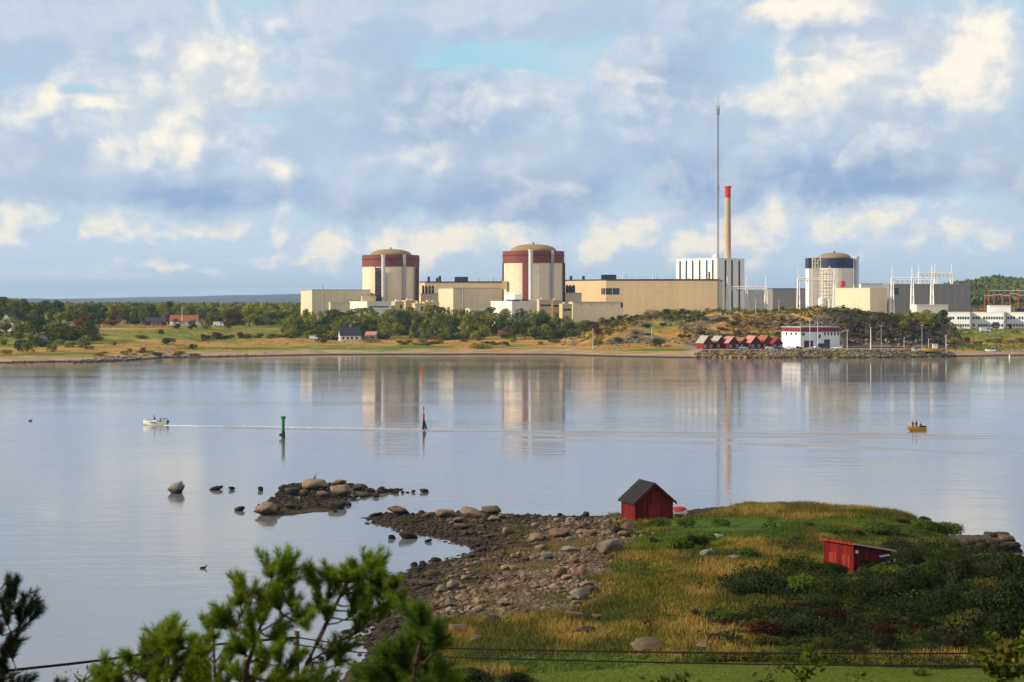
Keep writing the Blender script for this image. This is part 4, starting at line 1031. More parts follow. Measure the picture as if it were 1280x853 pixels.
car('white car parked on the road before the middle white office',1231,962,5,M['carwhite'],'van',None,None,1.25)
car('red car parked on the road before the right white office',1269,962,175,M['carred'],'car')
car('white caravan by the shrubs left of the black-roofed cottage',392,925,2,M['carwhite'],'van')
# ================================================================== vegetation on the far shore
def leaf_cloud(lobes,n,size,seed,up=.35,inner=.5,asp=.7):
    g=np.random.default_rng(seed); L=np.array(lobes,float)
    wt_=(L[:,3]*L[:,4]+L[:,4]*L[:,5]); k=g.choice(len(L),n,p=wt_/wt_.sum())
    d=g.normal(size=(n,3)); d[:,2]+=up; d/=np.linalg.norm(d,axis=1)[:,None]
    rad=inner+(1-inner)*g.random(n)**.5
    c=L[k,:3]+d*L[k,3:6]*rad[:,None]
    nr=d*.9+g.normal(size=(n,3))*.6+np.array([0,0,.25]); nr/=np.linalg.norm(nr,axis=1)[:,None]
    a=np.cross(nr,g.normal(size=(n,3))); a/=np.linalg.norm(a,axis=1)[:,None]; b_=np.cross(nr,a)
    s=size*(.6+.8*g.random(n))[:,None]
    v=np.stack([c-a*s,c-b_*s*asp,c+a*s,c+b_*s*asp],1).reshape(-1,3)
    f=np.arange(4*n).reshape(n,4)
    lobt=g.random(len(L))[k]
    tint=np.clip(.15+.45*lobt+.5*(g.random(n)-.35),0,1)
    return v,f,np.repeat(tint,4)
def crown_lobes(kind,seed):
    g=np.random.default_rng(seed); out=[]
    if kind=='round':
        for i in range(12):
            a=g.random()*6.28; rr=g.random()**.6*.27; z=.2+g.random()*.64; k=1.1-abs(z-.5)*1.0
            s=.13+.08*g.random(); out.append((rr*math.cos(a)*k*1.2,rr*math.sin(a)*k*1.2,z,s*1.15,s*1.15,s*.95))
    elif kind=='tall':
        for i in range(13):
            a=g.random()*6.28; z=.22+.72*g.random(); k=.22*math.sin(math.pi*min(1,(z-.08)/.95))**.7; rr=g.random()**.5*k
            s=.09+.06*g.random(); out.append((rr*math.cos(a),rr*math.sin(a),z,s,s,s*1.15))
    elif kind=='pine':
        for i in range(11):
            a=g.random()*6.28; z=.48+.46*g.random(); rr=(.10+.22*g.random())*(1.25-z*.6); s=.08+.07*g.random()
            out.append((rr*math.cos(a),rr*math.sin(a),z,s*1.5,s*1.5,s*.8))
    elif kind=='low':
        for i in range(10):
            a=g.random()*6.28; rr=g.random()**.5*.55; s=.22+.16*g.random(); out.append((rr*math.cos(a),rr*math.sin(a),.32+.36*g.random()*(1-rr),s*1.2,s*1.2,s))
    return out
def trunk_mb(kind,seed):
    g=random.Random(seed); b=MB(); hgt={'round':.6,'tall':.85,'pine':.9,'low':.45}[kind]
    pts=[(0,0,-.06)]+[(g.uniform(-.02,.02)*i,g.uniform(-.02,.02)*i,hgt*i/4) for i in range(1,5)]
    b.tube(pts,[.030,.024,.018,.013,.005] if kind!='low' else [.03,.025,.02,.012,.006],6)
    for i in range(5):
        z=hgt*(.35+.13*i); a=g.random()*6.28; r_=.2 if kind!='low' else .4
        b.tube([(0,0,z),(r_*.5*math.cos(a),r_*.5*math.sin(a),z+.08),(r_*math.cos(a),r_*math.sin(a),z+.2)],[.012,.008,.003],4)
    return b
class Proto:
    def __init__(s,kind,fol,bark,n,size,seed):
        v,f,t_=leaf_cloud(crown_lobes(kind,seed),n,size,seed)
        s.crown=np_mesh('crown',v,f,M[fol],False,{'tint':t_})
        tb=trunk_mb(kind,seed); s.trunk=bpy.data.meshes.new('trunk'); s.trunk.from_pydata(tb.v,[],tb.f); s.trunk.materials.append(M[bark])
PT={}
for nm,kind,fol,bark in (('pine','pine','f_pine','bark'),('broad','round','f_broad','bark'),('lime','round','f_lime','birch'),('tall','tall','f_pine','bark'),('talllime','tall','f_broad','birch'),('rust','round','f_rust','bark'),('dark','round','f_dark','bark')):
    PT[nm]=[Proto(kind,fol,bark,1000 if kind!='pine' else 800,.034,100+17*i+len(PT)*7) for i in range(3)]
BU={}
for nm,fol in (('broad','f_broad'),('lime','f_lime'),('dark','f_dark'),('olive','f_olive'),('rust','f_rust')):
    BU[nm]=[]
    for i in range(3):
        v,f,t_=leaf_cloud(crown_lobes('low',300+i*11+len(BU)*5),420,.085,300+i,.5)
        BU[nm].append(np_mesh('shrub',v,f,M[fol],False,{'tint':t_}))
KINDTXT={'pine':'dark flat-crowned pine','broad':'green broadleaf tree','lime':'pale green broadleaf tree','tall':'tall dark conifer','talllime':'slim green tree','rust':'rusty brown tree','dark':'dark round tree'}
NTREE=[0]
def tree(kind,x,y,hgt,where,group,wide=1.0,label=None,z=None):
    p=PT[kind][int(rng.integers(3))]
    o=thing('pine_tree' if kind in('pine','tall') else 'broadleaf_tree',label or f'{KINDTXT[kind]} {where}','tree',(x,y,(fz(x,y) if z is None else z)-.3),rng.uniform(0,6.28),group)
    o.scale=(hgt*wide,hgt*wide,hgt)
    link('crown',p.crown,o); link('trunk',p.trunk,o); NTREE[0]+=1
    return o
def bush(kind,x,y,w,hgt,label,group=None,z=None,name='shrub'):
    o=link(name,BU[kind][int(rng.integers(3))],None,(x,y,(fz(x,y) if z is None else z)-.1*hgt),rng.uniform(0,6.28))
    o.scale=(w/1.5,w/1.5,hgt); return tag(o,label,'shrub',group)
def treerow(sil,n,Y0,Y1,kinds,where,group,jit=.12,hmin=5,wide=(.9,1.25),drop=0):
    xs=np.linspace(sil[0][0],sil[-1][0],n); ks,ws=zip(*kinds); ws=np.array(ws)/sum(ws)
    for i,px in enumerate(xs):
        px=px+rng.uniform(-.5,.5)*(xs[1]-xs[0]); Y=rng.uniform(Y0,Y1); x=(px-CX)*Y/F
        top=np.interp(px,[s[0] for s in sil],[s[1] for s in sil])+drop+abs(rng.normal())*(jit*25)*.5
        hgt=zat(top,Y)-fz(x,Y)
        if hgt<hmin: hgt=hmin*rng.uniform(.8,1.1)
        tree(ks[rng.choice(len(ks),p=ws)],x,Y,hgt,where,group,rng.uniform(*wide))
K1=[('pine',3),('tall',2),('broad',3),('dark',2),('lime',1),('talllime',1)]
treerow([(-20,374),(5,370),(20,372),(32,375),(45,378),(60,371),(72,377),(88,379),(100,376),(118,379),(140,378),(155,379),(175,378),(190,376),(203,375),(220,379),(240,379),(255,382)],34,1085,1150,K1,'in the belt behind the left pasture','trees behind the left pasture')
treerow([(-20,380),(30,384),(60,382),(95,388),(130,384),(160,383),(200,386),(250,386),(300,385),(340,388),(375,391)],36,1070,1090,K1+[('rust',1)],'in the front of the belt behind the left pasture','front trees behind the left pasture',.2)
treerow([(250,383),(275,383),(292,384),(305,379),(316,379),(326,384),(345,388),(365,388),(385,392)],14,1130,1190,[('broad',2),('dark',2),('pine',1)],'behind the middle of the left pasture','trees behind the middle pasture')
for px,top,base,k,lb in ((73,388,428,'lime','big pale green tree among the left shore bushes'),(100,395,424,'rust','brownish tree right of the big pale green tree'),(112,400,426,'dark','dark tree at the right end of the left shore bushes'),(48,394,424,'dark','dark broad tree left of the big pale green tree'),(25,396,420,'broad','green tree behind the left shore cottage'),(8,392,418,'broad','green tree at the left picture edge behind the cottage'),(312,376.5,409,'broad','large round tree standing above the back of the left pasture'),(222,398,412,'dark','dark garden tree before the orange-roofed farmhouse'),(240,399,412,'dark','second dark garden tree before the orange-roofed farmhouse'),(257,397,412,'broad','garden tree at the right end of the orange-roofed farmhouse'),(286,400,413,'rust','dark reddish tree right of the parked white van'),(322,398,409,'dark','low spreading tree at the back of the pasture')):
    p=Fp(px,base); Y=p.y; tree(k,p.x,Y,max(4,zat(top,Y)-p.z),'',None,1.25,lb)
# row in front of the plant
K2=[('broad',4),('lime',2.2),('dark',3),('pine',1.5),('talllime',1)]
SIL=[(362,392),(385,389),(405,391),(420,386),(440,388),(462,384),(480,388),(500,384),(520,386),(535,384),(560,388),(580,387),(600,388),(625,387),(650,386),(672,387),(690,391),(705,395)]
treerow(SIL,36,1000,1040,K2,'in the back of the row below the power station','back trees below the power station',.10,drop=-3)
treerow(SIL,32,965,990,K2,'in the middle of the row below the power station','middle trees below the power station',.2,drop=3)
treerow([(362,403),(415,402),(455,407),(480,403),(520,402),(560,405),(600,403),(650,404),(690,404),(715,406)],22,935,955,K2,'in the front of the row below the power station','front trees below the power station',.2,drop=-4,hmin=4)
# hill trees / big scrub
treerow([(700,404),(730,399),(760,396),(790,391),(815,388),(840,384),(870,386),(895,386),(905,390)],34,940,985,[('broad',4),('dark',3),('lime',1.5)],'on the hill below the long ochre hall','trees on the hill left part',.14,hmin=3.5,wide=(1.5,2.1))
treerow([(690,408),(720,407),(760,404),(790,400),(820,398),(850,397)],22,915,938,[('broad',4),('dark',3),('rust',.7)],'lower on the slope below the long ochre hall','trees lower on the slope',.16,hmin=3,wide=(1.4,2.0))
treerow([(900,388),(930,386),(955,385),(985,384),(1005,384),(1020,378),(1032,382),(1045,384),(1062,388)],28,945,985,[('broad',4),('dark',2),('lime',2)],'on the hilltop above the boathouses','trees on the hilltop',.14,hmin=3.5,wide=(1.4,2.0))
treerow([(1105,394),(1125,389),(1150,386),(1165,389),(1180,394)],13,955,1000,[('broad',3),('lime',3),('talllime',2)],'at the right end of the hill below the grey hall','trees at the right end of the hill',.14,wide=(1.1,1.6))
for px,top,base,k,lb in ((1178,388,412,'tall','dark conifer left of the white offices'),(1167,392,410,'talllime','slim tree between the hill and the white offices'),(1128,400,413,'broad','bush-like tree above the dark cliff edge'),(923,398,407,'rust','rusty round bush on the hill above the boathouses'),(745,403,420,'rust','rusty tree on the slope below the long ochre hall')):
    p=Fp(px,base); tree(k,p.x,p.y,max(3,zat(top,p.y)-p.z),'',None,1.3,lb)
# shrubs merged into one mass where nobody would count them
def mass(name,specs,kind='stuff',label=None,cat=None):
    V=[];Fc=[];T=[];MI=[];mats=[];n0=0
    for (k,x,y,z,w,hgt) in specs:
        me=BU[k][int(rng.integers(3))]; m_=me.materials[0]
        if m_ not in mats: mats.append(m_)
        v=np.empty(len(me.vertices)*3,np.float32); me.vertices.foreach_get('co',v); v=v.reshape(-1,3)
        t_=np.empty(len(v),np.float32); me.attributes['tint'].data.foreach_get('value',t_)
        a=rng.uniform(0,6.28); c,s_=math.cos(a),math.sin(a)
        q=np.stack([(v[:,0]*c-v[:,1]*s_)*w/1.5+x,(v[:,0]*s_+v[:,1]*c)*w/1.5+y,v[:,2]*hgt+z-.1*hgt],1)
        V.append(q); T.append(t_); nf=len(v)//4; Fc.append(np.arange(4*nf).reshape(nf,4)+n0); n0+=len(v); MI.append(np.full(nf,mats.index(m_)))
    o=link(name,np_mesh(name,np.concatenate(V),np.concatenate(Fc),mats,False,{'tint':np.concatenate(T)},np.concatenate(MI)))
    return tag(o,label,cat,None,None if kind=='thing' else kind)
def spec(kind,px,py,wpx,hpx):
    p=Fp(px,py); k=p.y/F; return (kind,p.x,p.y,p.z,wpx*k,hpx*k*1.25)
# shrubs on the fields
def shr(kind,px,py,wpx,hpx,label,group=None):
    p=Fp(px,py); k=p.y/F; return bush(kind,p.x,p.y,wpx*k,hpx*k*1.25,label,group)
for a in [('dark',213,431,21,9,'large dark green bush alone in the left field'),('rust',271,424,17,10,'rusty round bush alone in the middle of the left field'),('olive',255,427,8,6,'small brown bush left of the rusty round bush'),('rust',300,423,10,9,'rusty bush on the hedge line in the left field'),('rust',355,417,11,8,'rusty round bush at the right of the pasture'),('dark',242,437,11,7,'dark bush near the left beach'),('olive',201,419,9,7,'bare brownish bush at the left field fence'),
  ('lime',100,435,9,8,'bright bush before the orange field strip'),('lime',107,437,7,6,'second bright bush before the orange field strip'),('lime',114,437,7,5,'third bright bush before the orange field strip'),('broad',142,433,6,6,'small round green bush in the orange field strip'),('olive',162,441,7,5,'low olive bush near the left beach'),('olive',179,440,9,6,'olive bush near the left beach rocks'),('dark',177,423,18,4,'flat dark bush in the green pasture'),('broad',84,435,8,5,'green bush near the garden shed'),('lime',65,440,14,12,'bright green bush right of the grey garden shed'),('dark',24,440,14,13,'dark green bush right of the left edge cottage'),('broad',36,441,16,15,'green bush left of the grey garden shed'),('broad',8,443,16,6,'low bush before the left edge cottage'),('dark',70,425,26,11,'dark thicket left of the field'),('broad',52,427,22,10,'green thicket behind the garden shed'),('dark',85,425,18,10,'dark thicket under the brownish tree'),('rust',22,416,14,9,'rusty bush behind the left edge cottage'),('dark',118,418,12,8,'dark bush at the pasture corner'),
  ('broad',527,429,13,7,'green bush on the dry grass below the power station'),('olive',545,430,20,4,'low olive bush on the dry grass below the power station'),('broad',466,428,24,5,'green low bush right of the black-roofed cottage'),('rust',446,421,6,5,'tiny bush by the black-roofed cottage'),('dark',400,428,18,4,'dark low bush left of the black-roofed cottage'),('lime',602,436,26,7,'wide bright bush close to the middle beach'),('broad',668,420,34,16,'wide green bush right of the low red-roofed house'),('rust',640,421,12,8,'reddish bush before the low red-roofed house'),('olive',676,431,8,4,'brown tuft bush on the middle field'),('broad',747,431,14,8,'green bush on the dry slope near the thin pole'),('olive',823,433,20,11,'olive bush right at the harbour stones'),('dark',775,428,14,6,'dark bush low on the dry slope'),('broad',717,391,16,7,'round bush against the tan wall'),('broad',748,392,16,6,'round bush right of the round bush against the tan wall'),
  ('lime',1233,428,14,5,'yellow green bush below the white offices'),('lime',1246,429,14,6,'yellow green bush further right below the white offices'),('broad',1263,429,16,6,'green bush below the right white office'),('olive',1222,431,12,6,'olive bush below the middle white office'),('dark',1208,428,12,7,'dark bush at the end of the cliff'),('broad',1192,430,14,8,'green bush at the foot of the cliff end'),('rust',1193,414,8,6,'rusty bush at the road below the offices'),('olive',1277,428,12,6,'olive bush at the right picture edge below the offices')]: shr(*a)
g_=np.random.default_rng(55); SP=[]
for i in range(34):
    px=g_.uniform(250,370); SP.append(spec(['dark','broad','olive'][i%3],px,424.5-g_.uniform(0,2.2)-.01*(px-250),g_.uniform(7,13),g_.uniform(3,5.5)))
mass('hedgerow',SP,'thing','ragged dark hedgerow running across the left field','hedge'); SP=[]
for i in range(26):
    px=g_.uniform(480,720); shr(['olive','broad','olive','dark'][i%4],px,g_.uniform(424,433),g_.uniform(6,15),g_.uniform(2.2,4.5),'low scrub bush on the dry field below the power station','scrub bushes on the middle field')
for i in range(20):
    px=g_.uniform(120,250); SP.append(spec(['olive','broad','lime'][i%3],px,g_.uniform(441,445),g_.uniform(7,16),g_.uniform(2,4)))
mass('beach_edge_scrub',SP); SP2=[]
for i in range(80):
    px=g_.uniform(770,1180); py=g_.uniform(396,424)+(px-800)*-.004; SP2.append(spec(['olive','dark','olive','broad','rust'][i%5],px,py,g_.uniform(5,14),g_.uniform(2,5)))
mass('rocky_hill_scrub',SP2); SP3=[]
for i in range(12):
    px=g_.uniform(1110,1175); shr(['olive','broad','rust'][i%3],px,g_.uniform(401,408),g_.uniform(8,15),g_.uniform(3,6),'bush along the edge of the dark cliff','bushes along the cliff edge')
for i in range(62):
    px=g_.uniform(368,725); shr(['broad','dark','lime','olive','dark'][i%5],px,g_.uniform(415,425),g_.uniform(12,26),g_.uniform(5,10.5),'dense bush in the undergrowth below the power station trees','undergrowth below the power station trees')
for i in range(30):
    px=g_.uniform(-8,128); shr(['broad','dark','lime','dark','olive'][i%5],px,g_.uniform(412,439),g_.uniform(12,24),g_.uniform(6,13),'dense bush in the thicket on the left shore','thicket bushes on the left shore')
for i in range(30):
    px=g_.uniform(120,380); SP3.append(spec(['broad','dark','lime','dark','olive'][i%5],px,g_.uniform(404.5,408),g_.uniform(10,22),g_.uniform(5,9)))
mass('tree_belt_undergrowth',SP3)
# heather and scrub on the hill as ground cover
def scatter_leaves(name,pts,size,fol,seed,hgt,asp=.6,tint=None):
    g=np.random.default_rng(seed); n=len(pts)
    nr=g.normal(size=(n,3))*.6+np.array([0,-.2,.6]); nr/=np.linalg.norm(nr,axis=1)[:,None]
    a=np.cross(nr,g.normal(size=(n,3))); a/=np.linalg.norm(a,axis=1)[:,None]; b_=np.cross(nr,a)
    c=pts.copy(); c[:,2]+=g.random(n)**1.5*hgt
    s=(size*(.5+g.random(n)))[:,None]
    v=np.stack([c-a*s,c-b_*s*asp,c+a*s,c+b_*s*asp],1).reshape(-1,3)
    tn=np.clip((fbm(c[:,0]*.05,c[:,1]*.05,seed)-.3)*1.6+g.normal(size=n)*.15,0,1) if tint is None else tint
    o=link(name,np_mesh(name,v,np.arange(4*n).reshape(n,4),M[fol],False,{'tint':np.repeat(tn,4)}))
    return tag(o,kind='stuff')
def far_pts(n,x0,x1,y0,y1,seed,thr,fs=.03,test=None):
    g=np.random.default_rng(seed); x=g.uniform(x0,x1,n); y=g.uniform(y0,y1,n); z=gf(x,y)
    k=(fbm(x*fs,y*fs,seed)>thr)&(z>1.2)
    if test is not None: k&=test(x,y,z)
    return np.stack([x[k],y[k],z[k]],1)
onhill=lambda x,y,z:(np.interp(x,HX,HZ)>4)&(z>6.2)
scatter_leaves('hill_heather',far_pts(34000,20,285,850,1000,11,.5,.05,onhill),.75,'f_olive',12,.9)
scatter_leaves('hill_scrub',far_pts(16000,20,285,850,1000,13,.56,.04,onhill),.8,'f_dark',14,1.2)
scatter_leaves('field_grass_tufts',far_pts(36000,-340,150,735,1060,15,.50,.035,lambda x,y,z:(y-np.interp(x,SHX,SHY)>30)),.38,'f_lime',16,.3)
scatter_leaves('field_grass_tufts',far_pts(9000,225,420,835,1000,17,.42,.05,lambda x,y,z:z<12),.6,'f_lime',18,.5)
# far woods
def wood(name,n,seed,px0,px1,Y0,Y1,size,hgt,fol,thr=0):
    g=np.random.default_rng(seed); px=g.uniform(px0,px1,n); Y=g.uniform(Y0,Y1,n); x=(px-CX)*Y/F
    cl_=fbm(x*.05,Y*.05,seed); k=cl_>thr
    x,Y,cl_=x[k],Y[k],cl_[k]; z=gf(x,Y)
    pts=np.stack([x,Y,z+hgt*.5*cl_],1); return scatter_leaves(name,pts,size,fol,seed,hgt)
wood('wooded_hillside',26000,21,1085,1330,1900,2560,3.2,11,'f_broad',.3)
wood('wooded_hillside',14000,22,1085,1330,1900,2560,3.2,13,'f_pine',.45)
wood('scrubby_plain',9000,24,1192,1330,1150,1900,1.8,4,'f_olive',.3)
wood('wooded_plain',22000,23,-30,700,1200,2700,2.6,10,'f_pine',.35)
# ------------------------------------------------------------------ stones along the far quay and shores
def rock_mesh(seed,sub=2,facet=7,rough=.12):
    g=np.random.default_rng(seed); bm=bmesh.new(); bmesh.ops.create_icosphere(bm,subdivisions=sub,radius=1)
    co=np.array([v.co[:] for v in bm.verts])
    for i in range(facet):
        n=g.normal(size=3); n/=np.linalg.norm(n); d=.55+.34*g.random(); over=np.maximum(co@n-d,0); co-=over[:,None]*n[None,:]*.92
    q=co*2.1+seed*3.7
    nz=(fbm(q[:,0]+q[:,2]*.7,q[:,1]-q[:,2]*.6,seed,3)-.5)*2*rough
    co*= (1+nz)[:,None]
    for v,c in zip(bm.verts,co): v.co=c
    for f in bm.faces: f.smooth=True
    for e in bm.edges: e.smooth=e.calc_face_angle(0)<R(24)
    me=bpy.data.meshes.new('boulder'); bm.to_mesh(me); bm.free()
    return me
def rock_mat(name,stops,wet=True,lichen=True):
    m,t,b=new_mat(name)
    g=t.node('ShaderNodeTexCoord').outputs['Object']; geo=t.node('ShaderNodeNewGeometry').outputs['Position']
    oi=t.node('ShaderNodeObjectInfo').outputs['Random']
    at=t.attr('tint'); 
    cc=t.ramp(t.m('FRACT',t.m('ADD',oi,at)),stops)
    n=t.noise(geo,3.5,7,.68); cc=t.mix(1,cc,t.ramp(n,[(.25,(.55,.53,.5)),(.5,(1,1,1)),(.75,(1.35,1.3,1.2))]),'MULTIPLY')
    cc=t.mix(1,cc,t.ramp(t.noise(geo,.16,4,.6),[(.36,(.40,.32,.24)),(.52,(1,1,1)),(.7,(1.18,1.16,1.12))]),'MULTIPLY')
    if lichen: cc=t.mix(t.m('MULTIPLY',t.mr(t.noise(geo,1.7,5,.7),.54,.64),.6),cc,(.085,.08,.028,1))
    if wet:
        sp=t.node('ShaderNodeSeparateXYZ'); t.l.new(geo,sp.inputs[0])
        edge=t.m('ADD',sp.outputs[2],t.m('MULTIPLY_ADD',t.noise(geo,1.2,3),.5,-.25))
        cc=t.mix(t.m('MULTIPLY',t.mr(edge,.95,.40),.90),cc,(.022,.016,.010,1))
    t.l.new(cc,b.inputs['Base Color']); b.inputs['Roughness'].default_value=.85; b.inputs['Specular IOR Level'].default_value=.2
    bn=t.node('ShaderNodeBump'); bn.inputs['Strength'].default_value=.6; bn.inputs['Distance'].default_value=.05
    t.l.new(t.noise(geo,7,6,.7),bn.inputs['Height']); t.l.new(bn.outputs[0],b.inputs['Normal'])
    return m
M['rock']=rock_mat('granite_boulder',[(0,(.075,.052,.032)),(.3,(.14,.102,.066)),(.5,(.10,.072,.044)),(.7,(.22,.18,.13)),(.88,(.19,.11,.065)),(1,(.065,.048,.034))])
M['rockgrey']=rock_mat('grey_granite',[(0,(.13,.12,.10)),(.5,(.20,.185,.155)),(1,(.165,.15,.125))])
M['rocktan']=rock_mat('tan_granite',[(0,(.18,.125,.08)),(.5,(.23,.17,.11)),(1,(.16,.11,.068))])
M['rockpink']=rock_mat('pink_granite',[(0,(.22,.12,.08)),(.5,(.25,.145,.095)),(1,(.20,.125,.09))])
M['rockdark']=rock_mat('dark_wet_rock',[(0,(.028,.021,.015)),(.5,(.055,.04,.027)),(1,(.036,.029,.022))])
M['rip']=rock_mat('quay_rubble',[(0,(.07,.055,.042)),(.4,(.19,.15,.11)),(.7,(.28,.21,.14)),(1,(.14,.12,.10))],True,False)
RK=[rock_mesh(400+i,3,18,.24) for i in range(8)]
small=[rock_mesh(430+i,1,6,.25) for i in range(5)]
def stone_field(name,pts,sizes,mat,seed,flat=.7):
    g=np.random.default_rng(seed); V=[];Fc=[];T=[];n0=0
    base=[(np.array([v.co[:] for v in m_.vertices]),np.array([p.vertices[:] for p in m_.polygons])) for m_ in small]
    for (x,y,z),s in zip(pts,sizes):
        v,f=base[int(g.integers(5))]; a=g.random()*6.28; c,s_=math.cos(a),math.sin(a)
        q=v*np.array([s*(.8+.5*g.random()),s*(.7+.4*g.random()),s*flat*(.7+.5*g.random())])
        q=np.stack([q[:,0]*c-q[:,1]*s_,q[:,0]*s_+q[:,1]*c,q[:,2]],1)+np.array([x,y,z])
        V.append(q); Fc.append(f+n0); T.append(np.full(len(v),g.random())); n0+=len(v)
    o=link(name,np_mesh(name,np.concatenate(V),np.concatenate(Fc),mat,True,{'tint':np.concatenate(T)}))
    return tag(o,kind='stuff')
g_=np.random.default_rng(61)
n=2300; x=g_.uniform(82,300,n); d=g_.uniform(-.5,10.5,n); y=np.interp(x,SHX,SHY)+d; z=gf(x,y)+.15
kk=(quayf(x)>.25)
stone_field('quay_rubble_stones',np.stack([x,y,z],1)[kk],g_.uniform(.4,.95,n)[kk],M['rip'],62)
n=700; px=np.concatenate([g_.uniform(95,190,420),g_.uniform(0,330,280)]); Ys=np.interp((px-CX)*.37,SHX,SHY)
x=(px-CX)*Ys/F; Ys=np.interp(x,SHX,SHY); y=Ys+g_.normal(4,5,n); z=gf(x,y)
stone_field('shore_stones',np.stack([x,y,np.maximum(z,-.1)],1),np.where(np.arange(n)<420,g_.uniform(.4,1.6,n),g_.uniform(.3,.7,n)),M['rip'],63)
n=500; px=g_.uniform(700,1190,n); py=g_.uniform(424,433,n)
pts=[Fp(a,b_) for a,b_ in zip(px[:260],py[:260])]
stone_field('cliff_foot_stones',np.array([p[:] for p in pts]),g_.uniform(.5,1.5,260),M['rip'],64)
# crags on the hill: large faceted outcrops
def crag_mesh(seed):
    g=np.random.default_rng(seed); bm=bmesh.new(); bmesh.ops.create_icosphere(bm,subdivisions=3,radius=1)
    co=np.array([v.co[:] for v in bm.verts])
    for i in range(26):
        n=g.normal(size=3); n/=np.linalg.norm(n); d=.5+.4*g.random(); over=np.maximum(co@n-d,0); co-=over[:,None]*n[None,:]
    q=co*1.6+seed; st=np.floor((co[:,0]*1.3+q[:,1]*.4)*3)/3
    co*=(1+(fbm(q[:,0]*1.5+st,q[:,2]*1.5-q[:,1],seed,3)-.5)*.7)[:,None]
    for v,c in zip(bm.verts,co): v.co=c
    me=bpy.data.meshes.new('rock_outcrop'); bm.to_mesh(me); bm.free(); return me
CR=[crag_mesh(470+i) for i in range(6)]
def crag(px,py,wpx,hpx,label,group=None):
    p=Fp(px,py); k=p.y/F; o=link('rock_outcrop',CR[int(g_.integers(6))],None,(p.x,p.y+1.5,p.z+hpx*k*.25),g_.uniform(0,6.28)); o.scale=(wpx*k*.55,wpx*k*.5,hpx*k*.62)
    if not o.data.materials: o.data.materials.append(M['crag'])
    o.material_slots[0].link='OBJECT'; o.material_slots[0].material=M['cragshade'] if 'dark' in label and px>1055 and py>408 else M['crag']
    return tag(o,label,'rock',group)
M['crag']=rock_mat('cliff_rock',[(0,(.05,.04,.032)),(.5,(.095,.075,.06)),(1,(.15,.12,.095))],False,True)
M['cragshade']=rock_mat('shade_dark_cliff_rock',[(0,(.016,.012,.01)),(.5,(.035,.026,.02)),(1,(.055,.042,.033))],False,False)  # rock colour lowered to include the shade on the cliff face
for i in range(26): crag(g_.uniform(880,1060),g_.uniform(400,418),g_.uniform(6,17),g_.uniform(3,6),'grey rock outcrop in the hillside above the harbour','rock outcrops on the hillside')
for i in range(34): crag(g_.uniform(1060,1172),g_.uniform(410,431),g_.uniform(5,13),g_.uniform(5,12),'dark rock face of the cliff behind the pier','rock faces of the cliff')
crag(897,399,16,7,'pale smooth rock outcrop on the hillside left of the rusty bush'); crag(1095,402,18,9,'pale rock outcrop at the top of the dark cliff')
# pier deck
X0=(1049-CX)*.405; X1=(1192-CX)*.405
r=thing('pier','long dark pier deck at the foot of the cliff','pier',(X0,826,0))
MB().box(0,0,3.9,X1-X0,5,4.35).build('deck',M['wood'],r)
for i in range(12): MB().box(2+i*4.8,.2,0,2.4+i*4.8,.6,3.897).build('pile',M['wood'],r)
